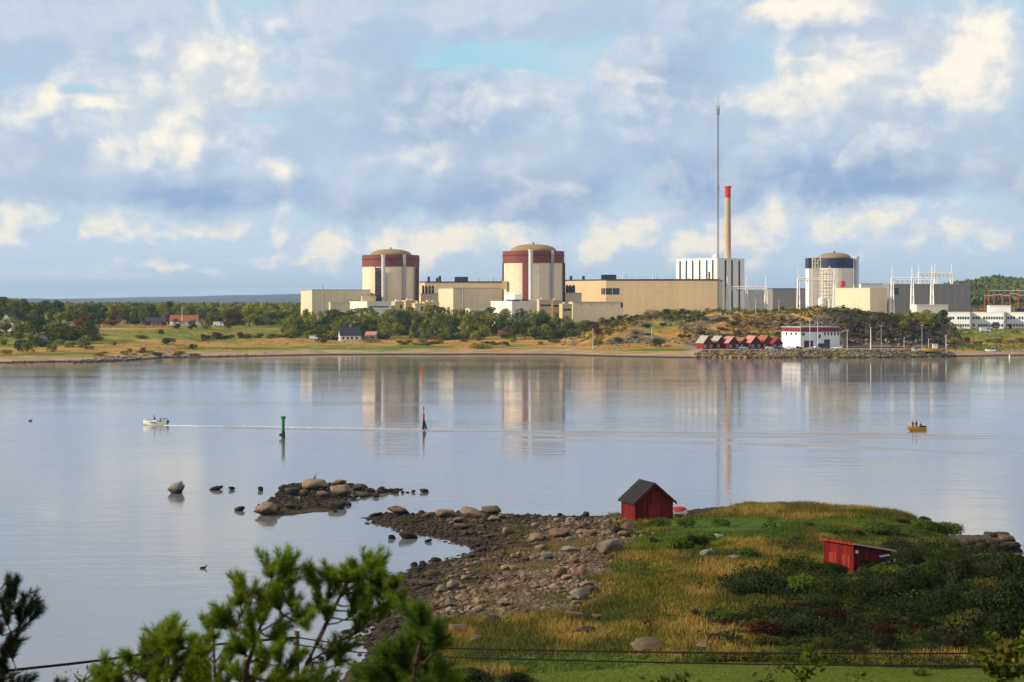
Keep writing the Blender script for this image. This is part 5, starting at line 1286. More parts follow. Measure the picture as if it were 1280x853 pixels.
# ================================================================== foreground: boulders, pebbles
def boulder(px,py,wpx,hpx,kind,label,group=None,sink=.18,seed=None):
    p=N(px,py); k=p.y/F
    me=RK[int(g_.integers(8)) if seed is None else seed]
    o=bpy.data.objects.new('boulder',me); COL.objects.link(o)
    hh=hpx*k*.56; o.location=(p.x,p.y+wpx*k*.25,p.z+hh*(1-sink*2)); o.scale=(wpx*k*.56,wpx*k*.5,hh); o.rotation_euler=(g_.uniform(-.2,.2),g_.uniform(-.2,.2),g_.uniform(0,6.28))
    if o.scale.x>1.25*o.scale.z: o.rotation_euler[2]=g_.choice([0,3.14])+g_.uniform(-.3,.3)
    if not me.materials: me.materials.append(M['rock'])
    o.material_slots[0].link='OBJECT'; o.material_slots[0].material=M[kind]
    return tag(o,label,'boulder',group)
g_=np.random.default_rng(71)
for a in [(219,617,20,17,'rockgrey','upright grey boulder standing alone in open water on the left'),(270,613,22,5,'rockdark','flat dark rock in the water right of the lone upright boulder'),(289,613,9,5,'rockdark','tiny dark rock beside the flat dark rock'),(325,614,9,6,'rockdark','small dark rock off the left end of the rocky islet'),
 (393,613,33,18,'rocktan','largest tan boulder on top of the rocky islet'),(425,621,29,18,'rocktan','rounded pale boulder in the middle of the rocky islet'),(421,637,28,14,'rockdark','half drowned mossy boulder at the front of the rocky islet'),(331,645,33,18,'rocktan','brown boulder at the near left tip of the rocky islet'),(299,639,13,7,'rockdark','small dark rock left of the brown islet boulder'),(353,615,15,10,'rockdark','dark boulder at the far left of the rocky islet'),(364,619,20,10,'rockdark','dark broad boulder left of the largest tan boulder'),(380,620,14,8,'rock','brown rock below the largest tan boulder'),(402,622,17,10,'rocktan','mossy tan rock below the largest tan boulder'),(424,607,22,8,'rocktan','flat tan rock behind the rounded pale boulder'),(450,614,18,10,'rock','grey green rock right of the rounded pale boulder'),(463,617,14,7,'rockdark','dark rock right on the rocky islet'),(476,616,14,8,'rockdark','second dark rock right on the rocky islet'),(490,615,12,5,'rockdark','low dark rock near the right tip of the rocky islet'),(530,616,11,6,'rock','reddish rock alone off the right tip of the rocky islet'),(365,637,22,8,'rockdark','dark rock in the near side of the islet'),(345,640,14,8,'rockdark','dark rock right of the brown islet boulder'),
 (498,645,27,14,'rock','rounded brown boulder on the spit tip'),(557,647,25,12,'rocktan','tan boulder in the middle of the spit'),(588,648,29,14,'rocktan','broad tan boulder on the spit'),(613,644,25,14,'rock','brown boulder at the root of the spit'),(617,653,17,10,'rocktan','pinkish boulder below the brown boulder at the spit root'),(573,654,14,8,'rock','small brown boulder on the near side of the spit'),(577,662,22,9,'rock','flat grey boulder on the near side of the spit'),(470,646,16,6,'rockdark','low dark rock at the very end of the spit'),(509,674,25,11,'rockdark','square dark boulder in the cove'),(489,674,11,6,'rockdark','small dark rock left of the square dark boulder'),(598,684,11,7,'rockdark','dark rock at the head of the cove'),(593,681,9,5,'rockdark','smaller dark rock at the head of the cove'),(603,690,12,7,'rockdark','dark cove rock nearest the beach'),
 (633,669,15,12,'rocktan','round tan boulder at the top of the beach'),(670,679,19,14,'rocktan','tan boulder right of the cove head'),(700,672,29,14,'rockpink','broad pinkish boulder below the shore grass'),(728,669,15,10,'rocktan','tan boulder right of the broad pinkish boulder'),(738,671,22,10,'rock','dark grey boulder near the shed side of the beach'),(763,693,32,22,'rockgrey','biggest pale grey boulder on the beach'),(745,688,14,9,'rockgrey','grey boulder left of the biggest pale boulder'),(712,691,20,9,'rockgrey','pale flat boulder on the upper beach'),(683,700,17,11,'rockgrey','grey boulder on the middle beach'),(729,719,15,12,'rockpink','small pink boulder on the stony slope'),(700,723,22,16,'rock','brown grey boulder on the stony slope'),(632,737,19,8,'rocktan','flat tan boulder low on the beach'),(725,750,25,15,'rockgrey','grey green boulder on the lower stony slope'),(741,744,16,12,'rockdark','dark boulder behind the grey green one'),(616,781,28,11,'rockdark','long dark flat boulder on the lower beach'),(577,792,40,11,'rocktan','long tan slab near the bottom of the beach'),(594,803,24,7,'rock','flat grey slab below the long tan slab'),(731,797,30,15,'rockdark','dark mossy boulder at the lower grass edge'),(810,817,40,16,'rock','large grey boulder by the lawn'),(885,698,19,13,'rockgrey','pale boulder in the grass right of the dark bush'),(917,701,19,8,'rockgrey','low grey boulder in the grass right of the pale one'),(900,673,14,5,'rockgrey','flat stone in the green grass'),(784,666,20,14,'rocktan','tan boulder just left of the shed bush'),(770,668,15,11,'rockdark','dark boulder beside the tan boulder near the shed'),(800,648,22,8,'rockdark','flat dark rock at the near wall of the red shed'),(566,738,16,17,'rock','upright brown boulder at the waterline'),(597,757,12,12,'rocktan','small upright tan boulder on the lower beach'),(655,727,14,10,'rocktan','tan boulder on the mossy beach'),(747,775,16,9,'rockgrey','grey stone at the end of the stony slope'),(880,813,24,9,'rockgrey','flat pale boulder left of the low hedge'),(540,722,26,9,'rockdark','flat dark boulder at the waterline'),(517,709,11,7,'rockdark','round dark rock in the shallow water'),(528,709,12,8,'rockdark','second round dark rock in the shallow water'),(545,703,16,6,'rockdark','dark rock before the gravel beach'),(535,733,28,7,'rockdark','long dark rock in the shallows'),(510,722,9,4,'rockdark','small dark rock in the shallows'),(485,772,12,9,'rockdark','dark rock by the pine tip'),(494,787,14,9,'rockdark','second dark rock by the pine tip'),(478,790,10,8,'rockdark','left dark rock by the pine tip'),(400,826,11,7,'rockdark','lone dark stone in the water behind the pine'),(720,775,30,12,'rock','brown boulder half sunk in the golden grass')]:
    boulder(*a)
nb=0
while nb<150:
    x=g_.uniform(-14,14); y=g_.uniform(128,206)
    s=sdist(x,y,STONEY); d=float(sdist(x,y,NEAR)); 
    if s<-.5 or d<-2.0: continue
    z=float(gn(x,y)); k=y/F; w=np.exp(g_.uniform(math.log(.45),math.log(1.25)))
    px,py=to_px(x,y,z)
    if px<455: continue
    wet=d<4
    boulder(float(px),float(py),w/k,w/k*g_.uniform(.42,.7),['rockdark','rock'][int(g_.random()<.3)] if wet else ['rock','rockgrey','rocktan','rockpink'][int(g_.choice(4,p=[.38,.3,.22,.1]))],'dark wet stone along the waterline of the cove' if wet else 'rounded dry boulder scattered over the stony slope','wet stones along the waterline' if wet else 'dry boulders on the stony slope'); nb+=1
nb=0
while nb<55:
    i=int(g_.integers(0,len(ISLE))); a=np.array(ISLE[i]); c=np.array([-19.5,223.0]); q=a+(c-a)*g_.uniform(-.05,.9)
    z=float(gn(*q)); k=q[1]/F; px,py=to_px(q[0],q[1],max(z,0)); w=np.exp(g_.uniform(math.log(.5),math.log(1.3)))
    boulder(float(px),float(py),w/k,w/k*g_.uniform(.4,.65),'rockdark' if g_.random()<.75 else 'rock','dark low stone heaped on the rocky islet','dark stones of the rocky islet'); nb+=1
n=34000; x=g_.uniform(-18,16,n); y=g_.uniform(112,208,n); s=sdist(x,y,STONEY)+(fbm(x*.28,y*.28,11)-.5)*9; d=sdist(x,y,NEAR); z=gn(x,y)
kk=(s>-1)&(d>-1.2)&(z>-.12)&(g_.random(n)>mossf(x,y)*.93)&(g_.random(n)<np.clip(.25+fbm(x*.2,y*.2,77)*.9,0,1)**1.5+.15)
stone_field('beach_pebbles',np.stack([x,y,z],1)[kk],np.exp(g_.uniform(math.log(.06),math.log(.26),n))[kk],M['rock'],73,.65)
n=5200; x=g_.uniform(-16,16,n); y=g_.uniform(116,208,n); s=sdist(x,y,STONEY)+(fbm(x*.28,y*.28,11)-.5)*9; d=sdist(x,y,NEAR); z=gn(x,y)
kk=(s>-.5)&(d>-1.5)&(z>-.15)&(g_.random(n)>mossf(x,y)*.85)&(fbm(x*.25,y*.25,78)+.3*g_.random(n)>.57)
stone_field('beach_cobbles',np.stack([x,y,z],1)[kk],np.exp(g_.uniform(math.log(.18),math.log(.48),n))[kk],M['rock'],79,.75)
n=9000; x=g_.uniform(-18,10,n); y=g_.uniform(118,208,n); d=sdist(x,y,NEAR); z=gn(x,y); kk=(z>-.2)&(z<1.05)&(d>-2)&(x>-18)&(fbm(x*.4,y*.4,178)+.3*g_.random(n)>.5)&(sdist(x,y,STONEY)>-1)
stone_field('waterline_cobbles',np.stack([x,y,z],1)[kk],np.exp(g_.uniform(math.log(.10),math.log(.42),n))[kk],M['rockdark'],176,.75)
n=7000; x=g_.uniform(-38,-8,n); y=g_.uniform(196,236,n); d=sdist(x,y,ISLE); z=gn(x,y); kk=(z>-.25)&(y>207)
stone_field('islet_pebbles',np.stack([x,y,np.maximum(z,-.05)],1)[kk],np.exp(g_.uniform(math.log(.08),math.log(.36),n))[kk],M['rockdark'],74,.6)
n=1500; x=g_.uniform(20,33,n); y=g_.uniform(196,209,n); z=gn(x,y); kk=(z>-.1)&(z<1.0)
stone_field('back_beach_pebbles',np.stack([x,y,z],1)[kk],g_.uniform(.08,.28,n)[kk],M['rockgrey'],75,.6)

# ================================================================== red shed, covered boat, red hut
p=N(794,653); th=math.atan2(1.5,4.0)
w_,d_,he,hr=4.8,3.7,2.4,4.4
p=Vector((p.x,p.y,p.z))
r=thing('boat_shed','red gabled wooden shed with a black felt roof on the grassy shore','shed',(p.x,p.y,p.z-.25),th)
he+=.25; hr+=.25
b=MB()
b.box(0,0,0,w_,d_,he); b.extr([(0,he),(w_,he),(w_/2,hr)],0,d_,'y'); b.build('wall',M['falu'],r)
t_=.16; s_=(hr-he)/(w_/2); ov=.42
for sg in (0,1):
    b=MB(); pol=[(-ov,he-ov*s_),(w_/2,hr+.004),(w_/2,hr+t_),(-ov,he-ov*s_+t_)]
    if sg: pol=[(w_-x,z) for x,z in pol]
    b.extr(pol,-ov,d_+ov*.8,'y'); rf=b.build('roof',M['felt'],r)
    b=MB(); b.extr([(x,z-.20 if i<2 else z-t_-.003) for i,(x,z) in enumerate(pol)],-ov-.03,-ov+.02,'y'); b.build('bargeboard',M['falu'],rf)
dr=MB().box(w_*.36,-.06,.12,w_*.64,-.004,2.2).build('door',planks('shed_door_boards',(.215,.013,.010),.14),r)
MB().box(w_*.36+.08,-.11,1.05,w_*.36+.16,-.062,1.3).build('handle',M['dark'],dr)
fb=MB()
for x in (w_*.36-.1,w_*.64): fb.box(x,-.085,.1,x+.1,-.003,2.3)
fb.box(w_*.36-.1,-.087,2.21,w_*.64+.1,-.002,2.32); fb.build('door_frame',M['falu'],r)
for x,y in ((-.07,-.07),(w_-.05,-.07),(-.07,d_-.05)): MB().box(x,y,.05,x+.13,y+.13,he-.2).build('corner_board',M['falu'],r)
st=MB()
for x,y in ((.1,.1),(w_-.4,.1),(.1,d_-.4),(w_-.4,d_-.4),(w_/2,.1)): st.box(x,y,-.5,x+.35,y+.3,.003)
st.build('foundation_stone',M['rockgrey'],r)
# covered boat on stands right of the shed
p=N(848,646); p.z-=.05
r=thing('covered_boat','small boat under a bright red cover on white supports, right of the gabled shed','boat',(p.x,p.y,p.z),.15)
b=MB(); n=10; L_=1.75
secs=[]
for i in range(n+1):
    t=-1+2*i/n; wv=.62*(1-abs(t)**2.6)+.02; zt=.98+.34*(1-t*t)**.6
    secs.append([(t*L_*.62,-wv,.86),(t*L_*.62,-wv*.8,.86+(zt-.86)*.6),(t*L_*.62,0,zt),(t*L_*.62,wv*.8,.86+(zt-.86)*.6),(t*L_*.62,wv,.86)])
vs=[q for s in secs for q in s]; fs=[(i*5+j,(i+1)*5+j,(i+1)*5+j+1,i*5+j+1) for i in range(n) for j in range(4)]
b.add(vs,fs); b.build('cover',paint('red_tarpaulin',(.40,.015,.03),.6,.12,2),r,True)
MB().box(-1.0,-.45,.45,1.0,.45,.857).build('hull',M['boatwhite'],r)
for x in (-.8,.75):
    for y in (-.35,.35): MB().box(x-.05,y-.05,-.2,x+.05,y+.05,.448).build('support',M['whitetrim'],r)
# hut with single-pitch roof
p=N(1067,718); 
u=Vector((2.6,2.6*.72,0)).normalized(); wR,wL=4.9,3.5
thh=math.atan2(u.y,u.x)
r=thing('boat_hut','red wooden hut with a sloping single-pitch roof and orange-red doors among dark bushes','hut',(p.x,p.y,p.z-.3),thh)
hA,hB=2.95,1.95     # height at the corner and at the low right end
b=MB(); b.extr([(0,0),(wR,0),(wR,hB),(0,hA)],0,wL,'y'); b.build('wall',M['falu'],r)
sl=(hA-hB)/wR
b=MB(); o1,o2=.28,.45
b.extr([(-o1,hA+o1*sl+.003),(wR+o2,hB-o2*sl+.003),(wR+o2,hB-o2*sl+.10),(-o1,hA+o1*sl+.10)],-.3,wL+.3,'y'); rf=b.build('roof',M['felt'],r)
b=MB(); b.extr([(-o1,hA+o1*sl-.02),(wR+o2,hB-o2*sl-.02),(wR+o2,hB-o2*sl+.14),(-o1,hA+o1*sl+.14)],-.345,-.303,'y'); b.build('fascia',M['greytrim'],rf)
b=MB(); b.box(-o1-.04,-.303,hA+o1*sl-.08,-o1-.003,wL+.3,hA+o1*sl+.14); b.build('fascia',M['falubright'],rf)
for y0,y1 in ((.42,1.32),(1.95,2.9)):
    dr=MB().box(-.055,y0,.15,-.004,y1,1.95).build('door',M['falubright'],r)
    MB().box(-.09,y0+.08,1.0,-.057,y0+.14,1.12).build('handle',M['dark'],dr)
wn_=MB().box(wR*.70,-.05,1.02,wR*.94,-.003,1.52).build('window',M['glass'],r)
f=MB(); x0,x1=wR*.70,wR*.94
f.box(x0-.08,-.10,1.52,x1+.08,-.002,1.66); f.box(x0-.08,-.10,.90,x1+.08,-.002,1.02); f.build('frame',M['whitetrim'],wn_)
MB().box(.2,-.16,2.15,.42,-.004,2.42).build('wall_lamp',M['whitetrim'],r)
for x,y in ((-.06,-.06),(wR-.05,-.06),(-.06,wL-.06)): MB().box(x,y,0,x+.12,y+.12,(hA-.1) if x<1 else hB-.05).build('corner_board',M['falu'],r)
# small white post by the hut
p=N(1118,712); o=MB().tube([(0,0,-.2),(0,0,.95)],.06,8).tube([(0,0,.9),(.05,0,1.0)],.09,8).build('marker_post',M['whitetrim'],None,False,(p.x,p.y,p.z)); tag(o,'small white post beside the right end of the red hut','post')
# ================================================================== stone jetty
X0,Y0=48.6,171.3
r=thing('stone_jetty','low stone jetty of flat dark blocks jutting out at the right','jetty',(X0,Y0,0))
def slab_mesh(seed):
    g=np.random.default_rng(seed); bm=bmesh.new(); bmesh.ops.create_cube(bm,size=2); bmesh.ops.subdivide_edges(bm,edges=bm.edges[:],cuts=3,use_grid_fill=True)
    for v in bm.verts:
        q=v.co; r_=1-.07*(abs(q.x*q.y)+abs(q.y*q.z)+abs(q.x*q.z)); n=1+.3*(float(fbm(q.x*1.3+seed,q.y*1.3+q.z*1.7,seed,3))-.5); v.co=q*r_*n
    me=bpy.data.meshes.new('stone_block'); bm.to_mesh(me); bm.free(); return me
CRB=[slab_mesh(520+i) for i in range(5)]
b=MB(); b.box(.3,.4,-1.2,5.6,6.2,.55); b.build('core',M['rockdark'],r)
for lay,(zc,hh) in enumerate(((.10,.42),(.72,.40),(1.12,.34))):
    nx=5
    for j,yy in enumerate((.5,2.6,4.8)):
        if lay==0 and j==1: continue
        for i in range(nx):
            x=.4+i*1.2+g_.uniform(-.2,.2)
            if lay==2 and g_.random()<.4: continue
            me=CRB[int(g_.integers(5))]
            if not me.materials: me.materials.append(M['crag'])
            o=link('stone_block',me,r,(x,yy+g_.uniform(-.2,.2),zc)); o.scale=(g_.uniform(.55,.8),g_.uniform(.8,1.1),hh*g_.uniform(.75,1.05)); o.rotation_euler=(0,0,g_.uniform(-.25,.25))
            o.material_slots[0].link='OBJECT'; o.material_slots[0].material=M['rockdark'] if lay==0 or j==0 or g_.random()<.6 else M['rock']
# ================================================================== foreground shrubs
NB={}
def near_protos(nm,fol,n,size,kind='low'):
    NB[nm]=[]
    for i in range(3):
        sd_=600+i*13+len(NB)*31
        v,f,t_=leaf_cloud(crown_lobes(kind,sd_),n,size,sd_,.45,.35); fo=np_mesh('foliage',v,f,M[fol],False,{'tint':t_})
        tb=MB(); gg=random.Random(sd_)
        for q in range(6):
            a=gg.random()*6.28; tb.tube([(0,0,-.05),(.15*math.cos(a),.15*math.sin(a),.25),(.42*math.cos(a),.42*math.sin(a),.62)],[.022,.015,.004],5)
        st=bpy.data.meshes.new('stem'); st.from_pydata(tb.v,[],tb.f); st.materials.append(M['bark']); NB[nm].append((fo,st))
near_protos('green','f_near',2600,.042); near_protos('dark','f_neardarkshade',2600,.042); near_protos('maroon','f_maroon',1800,.042); near_protos('olive','f_nearolive',2400,.042)
def nshrub(kind,px,py,wpx,hpx,label,group=None):
    p=N(px,py); k=p.y/F; fo,st=NB[kind][int(g_.integers(3))]
    o=thing('shrub',label,'shrub',(p.x,p.y+wpx*k*.15,p.z-.08),g_.uniform(0,6.28),group); o.scale=(wpx*k/1.55,wpx*k/1.55,hpx*k*1.12)
    link('foliage',fo,o); link('stem',st,o); return o
for a in [('dark',1146,718,42,32,'dark bush touching the right end of the red hut'),('dark',1050,724,34,20,'dark bush before the orange doors of the red hut'),('dark',1086,727,38,15,'dark bush before the long wall of the red hut'),('dark',990,714,30,18,'round dark bush left of the red hut'),('dark',1028,719,38,17,'low dark bush at the left corner of the red hut'),('dark',1198,738,54,44,'tall dark bush before the inlet on the right'),('dark',1176,728,44,28,'bush left of the tall dark bush by the inlet'),('dark',1268,728,44,42,'dark bush at the right edge above the inlet'),('olive',1240,748,44,28,'olive bush between two dark bushes at the right'),
  ('dark',925,745,54,20,'left end of the dark thicket below the hut'),('dark',962,744,60,26,'dark thicket bush below the round dark bush'),('green',1002,742,60,25,'green thicket bush left below the hut'),('dark',1042,744,54,24,'dark thicket bush under the hut doors'),('dark',1084,748,54,26,'dark thicket bush under the hut window'),('dark',1124,750,54,28,'dark thicket bush right below the hut'),
  ('maroon',955,803,54,30,'maroon bush left in the dark heath'),('dark',1002,797,62,26,'dark bush right of the maroon bush'),('maroon',1040,784,44,26,'reddish bush in the middle of the dark heath'),('dark',930,790,40,12,'low dark bush at the left end of the heath'),('maroon',870,775,18,14,'small maroon bush in the olive grass'),('maroon',1110,812,30,20,'maroon bush low above the hedge'),('maroon',1190,815,40,24,'maroon bush at the lower right heath'),
  ('dark',1240,775,66,42,'tall dark bush low at the right picture edge'),('dark',1278,768,64,52,'tallest dark bush at the right picture edge'),('olive',1215,795,62,34,'olive bush below the inlet bushes'),('dark',1272,806,74,44,'big dark bush at the lower right picture edge'),('dark',1188,768,60,30,'dark bush below the bush left of the inlet'),('dark',1150,738,52,32,'dark bush right of the thicket under the hut'),
  ('green',850,688,44,20,'leafy green bush left of the dark round bush in the meadow'),('dark',872,686,28,20,'dark round bush in the middle of the meadow'),('green',936,698,26,16,'pale green bush in the meadow right of the pale boulder'),('green',858,660,26,14,'small green bush in front of the red shed'),('green',826,659,26,12,'low green bush at the shed front'),('green',790,672,24,10,'low green clump below the shed corner'),
  ('green',1040,668,44,10,'green patch bush behind the hut roof left'),('green',1100,668,52,13,'green bush behind the hut roof'),('green',1160,664,48,15,'bright green bush on the right bank'),('green',1188,672,36,20,'bright green bush at the right end of the bank'),('maroon',1072,672,16,10,'small red bush behind the hut roof'),('maroon',1043,673,12,8,'tiny red bush behind the hut roof left'),('maroon',1128,655,20,8,'rusty patch bush on the back bank'),('maroon',1156,652,18,7,'rusty bush near the end of the back bank'),('dark',1120,690,44,14,'dark bush in the shaded bank right of the hut'),('dark',1165,694,50,16,'dark bush along the shaded bank of the inlet'),
  ('dark',580,856,70,20,'dark round bush at the bottom left of the lawn'),('dark',640,856,50,16,'low dark bush at the bottom of the lawn'),('green',1150,845,20,10,'tiny bush in the lawn')]:
    nshrub(*a)
def near_cover(name,n,fol,seed,lst,size,hgt,thr,fs):
    g=np.random.default_rng(seed); x=g.uniform(10,62,n); y=g.uniform(108,176,n); z=gn(x,y); px,py=to_px(x,y,z)
    k=(ell(px,py,lst)+(fbm(x*.25,y*.25,seed)-.5)*.9>.20)&(fbm(x*fs,y*fs,seed+1)>thr)&(z>.5)&(py<822); x,y,z=x[k],y[k],z[k]
    bump=np.clip(fbm(x*fs,y*fs,seed+1)-thr,0,1)*4*hgt
    c=np.stack([x,y,z+bump*g.random(len(x))**.5],1); return scatter_leaves(name,c,size,fol,seed,.12)
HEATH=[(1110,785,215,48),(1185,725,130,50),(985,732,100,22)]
near_cover('heath_ground_cover',150000,'f_neardarkshade',301,HEATH,.11,1.0,.36,.35)
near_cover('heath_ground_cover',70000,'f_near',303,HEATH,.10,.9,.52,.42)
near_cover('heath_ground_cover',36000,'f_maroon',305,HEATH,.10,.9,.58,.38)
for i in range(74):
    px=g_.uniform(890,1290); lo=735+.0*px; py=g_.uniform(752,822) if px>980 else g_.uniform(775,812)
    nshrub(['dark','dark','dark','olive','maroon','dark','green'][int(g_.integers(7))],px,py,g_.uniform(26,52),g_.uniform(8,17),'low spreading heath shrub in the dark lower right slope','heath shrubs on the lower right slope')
for i in range(26):
    px=g_.uniform(1080,1290); py=g_.uniform(715,752)
    if 1196<px<1268 and py<738: py+=24
    nshrub(['dark','olive','dark','green'][int(g_.integers(4))],px,py,g_.uniform(30,52),g_.uniform(14,26),'bushy shrub in the thicket between the red hut and the inlet','thicket shrubs by the inlet')
for i in range(22):
    px=g_.uniform(800,1180); py=g_.uniform(655,700)
    nshrub(['green','olive','green'][i%3],px,py,g_.uniform(12,28),g_.uniform(5,9),'small weedy clump in the meadow behind the hut','weedy clumps in the meadow')
# low hedge along the lawn
def hedge(px0,px1,py,hpx,label):
    a=N(px0,py); c=N(px1,py); k=a.y/F; L_=(c-a).length; hh=hpx*k; gg=np.random.default_rng(int(px0))
    lob=[(L_*q,gg.uniform(-.25,.25),hh*.5,.6,.55,hh*.55*gg.uniform(.8,1.2)) for q in np.linspace(.02,.98,int(L_*1.6))]
    v,f,t_=leaf_cloud(lob,int(L_*420),.065,int(px0),.3,.4)
    o=thing('low_hedge',label,'hedge',(a.x,a.y,min(a.z,c.z)-.05),math.atan2(c.y-a.y,c.x-a.x),'hedge pieces along the lawn')
    link('foliage',np_mesh('foliage',v,f,M['f_hedge'],False,{'tint':t_}),o)
    tb=MB()
    for q in np.linspace(.03,.97,int(L_*1.2)): tb.tube([(L_*q,0,-.1),(L_*q+gg.uniform(-.2,.2),gg.uniform(-.2,.2),hh*.6)],[.03,.01],5)
    tb.build('stem',M['bark'],o); return o
M['f_hedge']=foliage('hedge_foliage',(.025,.035,.006),(.15,.14,.03))
hedge(886,998,827,13,'left piece of the low clipped hedge behind the lawn'); hedge(1002,1062,830,16,'middle piece of the low clipped hedge behind the lawn'); hedge(1072,1138,833,17,'right piece of the low clipped hedge behind the lawn'); hedge(1148,1230,835,15,'far right piece of the low clipped hedge behind the lawn')
# ================================================================== grass (stuff)
mg,t,b=new_mat('grass_blades'); cn=t.node('ShaderNodeAttribute',attribute_name='mask'); t.l.new(cn.outputs['Color'],b.inputs['Base Color']); b.inputs['Roughness'].default_value=.8; b.inputs['Specular IOR Level'].default_value=.1
tr=t.node('ShaderNodeBsdfTranslucent'); t.l.new(cn.outputs['Color'],tr.inputs[0]); mx=t.node('ShaderNodeMixShader'); mx.inputs[0].default_value=.3
t.l.new(b.outputs[0],mx.inputs[1]); t.l.new(tr.outputs[0],mx.inputs[2]); t.l.new(mx.outputs[0],mg.node_tree.nodes['Material Output'].inputs[0])
def blades(name,x,y,z,h,col,wd,nb,seed,spread=.18,lean=.35):
    g=np.random.default_rng(seed); n=len(x); r_=lambda a: np.repeat(a,nb)
    bx=r_(x)+g.normal(size=n*nb)*spread; by=r_(y)+g.normal(size=n*nb)*spread; bz=gn(bx,by)-.02
    hh=r_(h)*(.5+.8*g.random(n*nb)); a=g.random(n*nb)*6.28; ww=wd*(.6+.8*g.random(n*nb))
    lx=g.normal(size=n*nb)*lean*hh; ly=g.normal(size=n*nb)*lean*hh
    A=np.stack([bx-np.cos(a)*ww,by-np.sin(a)*ww,bz],1); B=np.stack([bx+np.cos(a)*ww,by+np.sin(a)*ww,bz],1)
    Cc=np.stack([bx+lx*.45,by+ly*.45,bz+hh*.6],1); off=np.stack([np.cos(a)*ww*.7,np.sin(a)*ww*.7,0*a],1)
    Tt=np.stack([bx+lx,by+ly,bz+hh],1)
    v=np.stack([A,B,Cc+off,Tt,Cc-off],1).reshape(-1,3); m_=n*nb; i0=np.arange(m_)*5
    f3=np.concatenate([np.stack([i0,i0+1,i0+2],1),np.stack([i0,i0+2,i0+4],1),np.stack([i0+4,i0+2,i0+3],1)])
    cl_=np.repeat(col,nb,0)*(.75+.5*g.random(m_))[:,None]; cl_=np.concatenate([cl_,np.ones((m_,1))],1)
    return tag(link(name,np_mesh(name,v,f3,mg,False,{'mask':np.repeat(cl_,5,0)})),kind='stuff')
n=150000; g_=np.random.default_rng(91)
x=g_.uniform(-12,66,n); y=g_.uniform(100,206,n); z=gn(x,y)
stone,dryz,green,lawn=near_zones(x,y,z); px,py=to_px(x,y,z); d=sdist(x,y,NEAR)
kk=(stone<.25+.35*g_.random(n))&(lawn<.5)&(px>-20)&(px<1330)&(py<880)&(d>.6)&(z>.35)
x,y,z,dryz,green,px,py=[a[kk] for a in (x,y,z,dryz,green,px,py)]; n=len(x)
nz=fbm(x*.22,y*.22,92); heathshade=sstep(0,.4,ell(px,py,[(1110,785,190,45),(1180,720,120,40),(985,732,90,18)]))  # heath zone where the cloud shadow is painted into the grass colour
straw=np.array([.36,.235,.058]); olive=np.array([.145,.135,.018]); grn=np.array([.07,.135,.010]); shadegrn=np.array([.028,.040,.010])
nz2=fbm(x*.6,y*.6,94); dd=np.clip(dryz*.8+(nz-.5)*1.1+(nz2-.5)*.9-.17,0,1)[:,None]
col=olive*(1-dd)+straw*dd; col=col*(1-.8*green[:,None])+grn*.8*green[:,None]; col=col*(1-heathshade[:,None])+shadegrn*heathshade[:,None]
gp_=sstep(.52,.62,fbm(x*.14,y*.14,196))[:,None]*(1-heathshade[:,None]); col=col*(1-.7*gp_)+np.array([.05,.075,.012])*.7*gp_
q=(g_.random(n)<.012)|((g_.random(n)<.25)&(fbm(x*.5,y*.5,197)>.68)); col[q]=np.array([.07,.02,.012])
bank=sstep(24,30,x)*sstep(190,194,y)
h=(.27+.26*nz+.24*dd[:,0])*(1-.55*green)+.10*bank
near=sstep(0,.3,ell(px,py,[(900,656,100,10)])); h=h*(1-.7*near)
keep=g_.random(n)>heathshade*.75; x,y,z,h,col=x[keep],y[keep],z[keep],h[keep],col[keep]; blades('meadow_grass',x,y,z,h,col,.032,4,93)
n=26000; x=g_.uniform(-6,46,n); y=g_.uniform(98,114,n); z=gn(x,y); st_,dz,gz,lawn=near_zones(x,y,z); kk=(lawn>.5); x,y,z=x[kk],y[kk],z[kk]
col=np.array([.075,.108,.007])*(1+.3*(fbm(x*.5,y*.5,95)-.5))[:,None]
blades('lawn_grass',x,y,z,np.full(len(x),.07),col,.02,3,96,.12,.5)
# weeds among the stones
n=16000; x=g_.uniform(-14,16,n); y=g_.uniform(120,206,n); z=gn(x,y); kk=(sdist(x,y,STONEY)>0)&(z>.55)&(mossf(x,y)*(.6+.4*fbm(x*.8,y*.8,97))>g_.random(n)*.9); x,y,z=x[kk],y[kk],z[kk]
col=np.where((fbm(x*.15,y*.15,98)>.5)[:,None],np.array([.095,.09,.013]),np.array([.17,.12,.03]))
blades('shore_weeds',x,y,z,np.full(len(x),.24)*(.6+.8*fbm(x*.4,y*.4,98)),col,.03,4,99,.2,.5)
n=14000; x=g_.uniform(-40,60,n); y=g_.uniform(20,100,n); z=gn(x,y)
blades('hillside_grass',x,y,z,np.full(n,.45),np.tile(np.array([.10,.10,.022]),(n,1)),.02,4,101,.25,.4)
# ================================================================== people, birds, boats, sea marks
def skin_body(name,joints,edges,radii,mats,zskin=None,hands=()):
    me=bpy.data.meshes.new(name); me.from_pydata(joints,edges,[]); o=bpy.data.objects.new(name,me); COL.objects.link(o)
    md=o.modifiers.new('skin','SKIN'); md.use_smooth_shade=True
    for i,rd in enumerate(radii): me.skin_vertices[0].data[i].radius=(rd,rd); me.skin_vertices[0].data[i].use_root=(i==0)
    s2=o.modifiers.new('sub','SUBSURF'); s2.levels=s2.render_levels=1
    dg=bpy.context.evaluated_depsgraph_get(); m2=bpy.data.meshes.new_from_object(o.evaluated_get(dg)); bpy.data.objects.remove(o)
    m2.name=name; m2.materials.clear()
    for m_ in mats: m2.materials.append(m_)
    for p_ in m2.polygons:
        c=p_.center; p_.use_smooth=True
        if zskin is not None and (c.z>zskin or any((c-Vector(hd)).length<.12 for hd in hands)): p_.material_index=1
    return m2
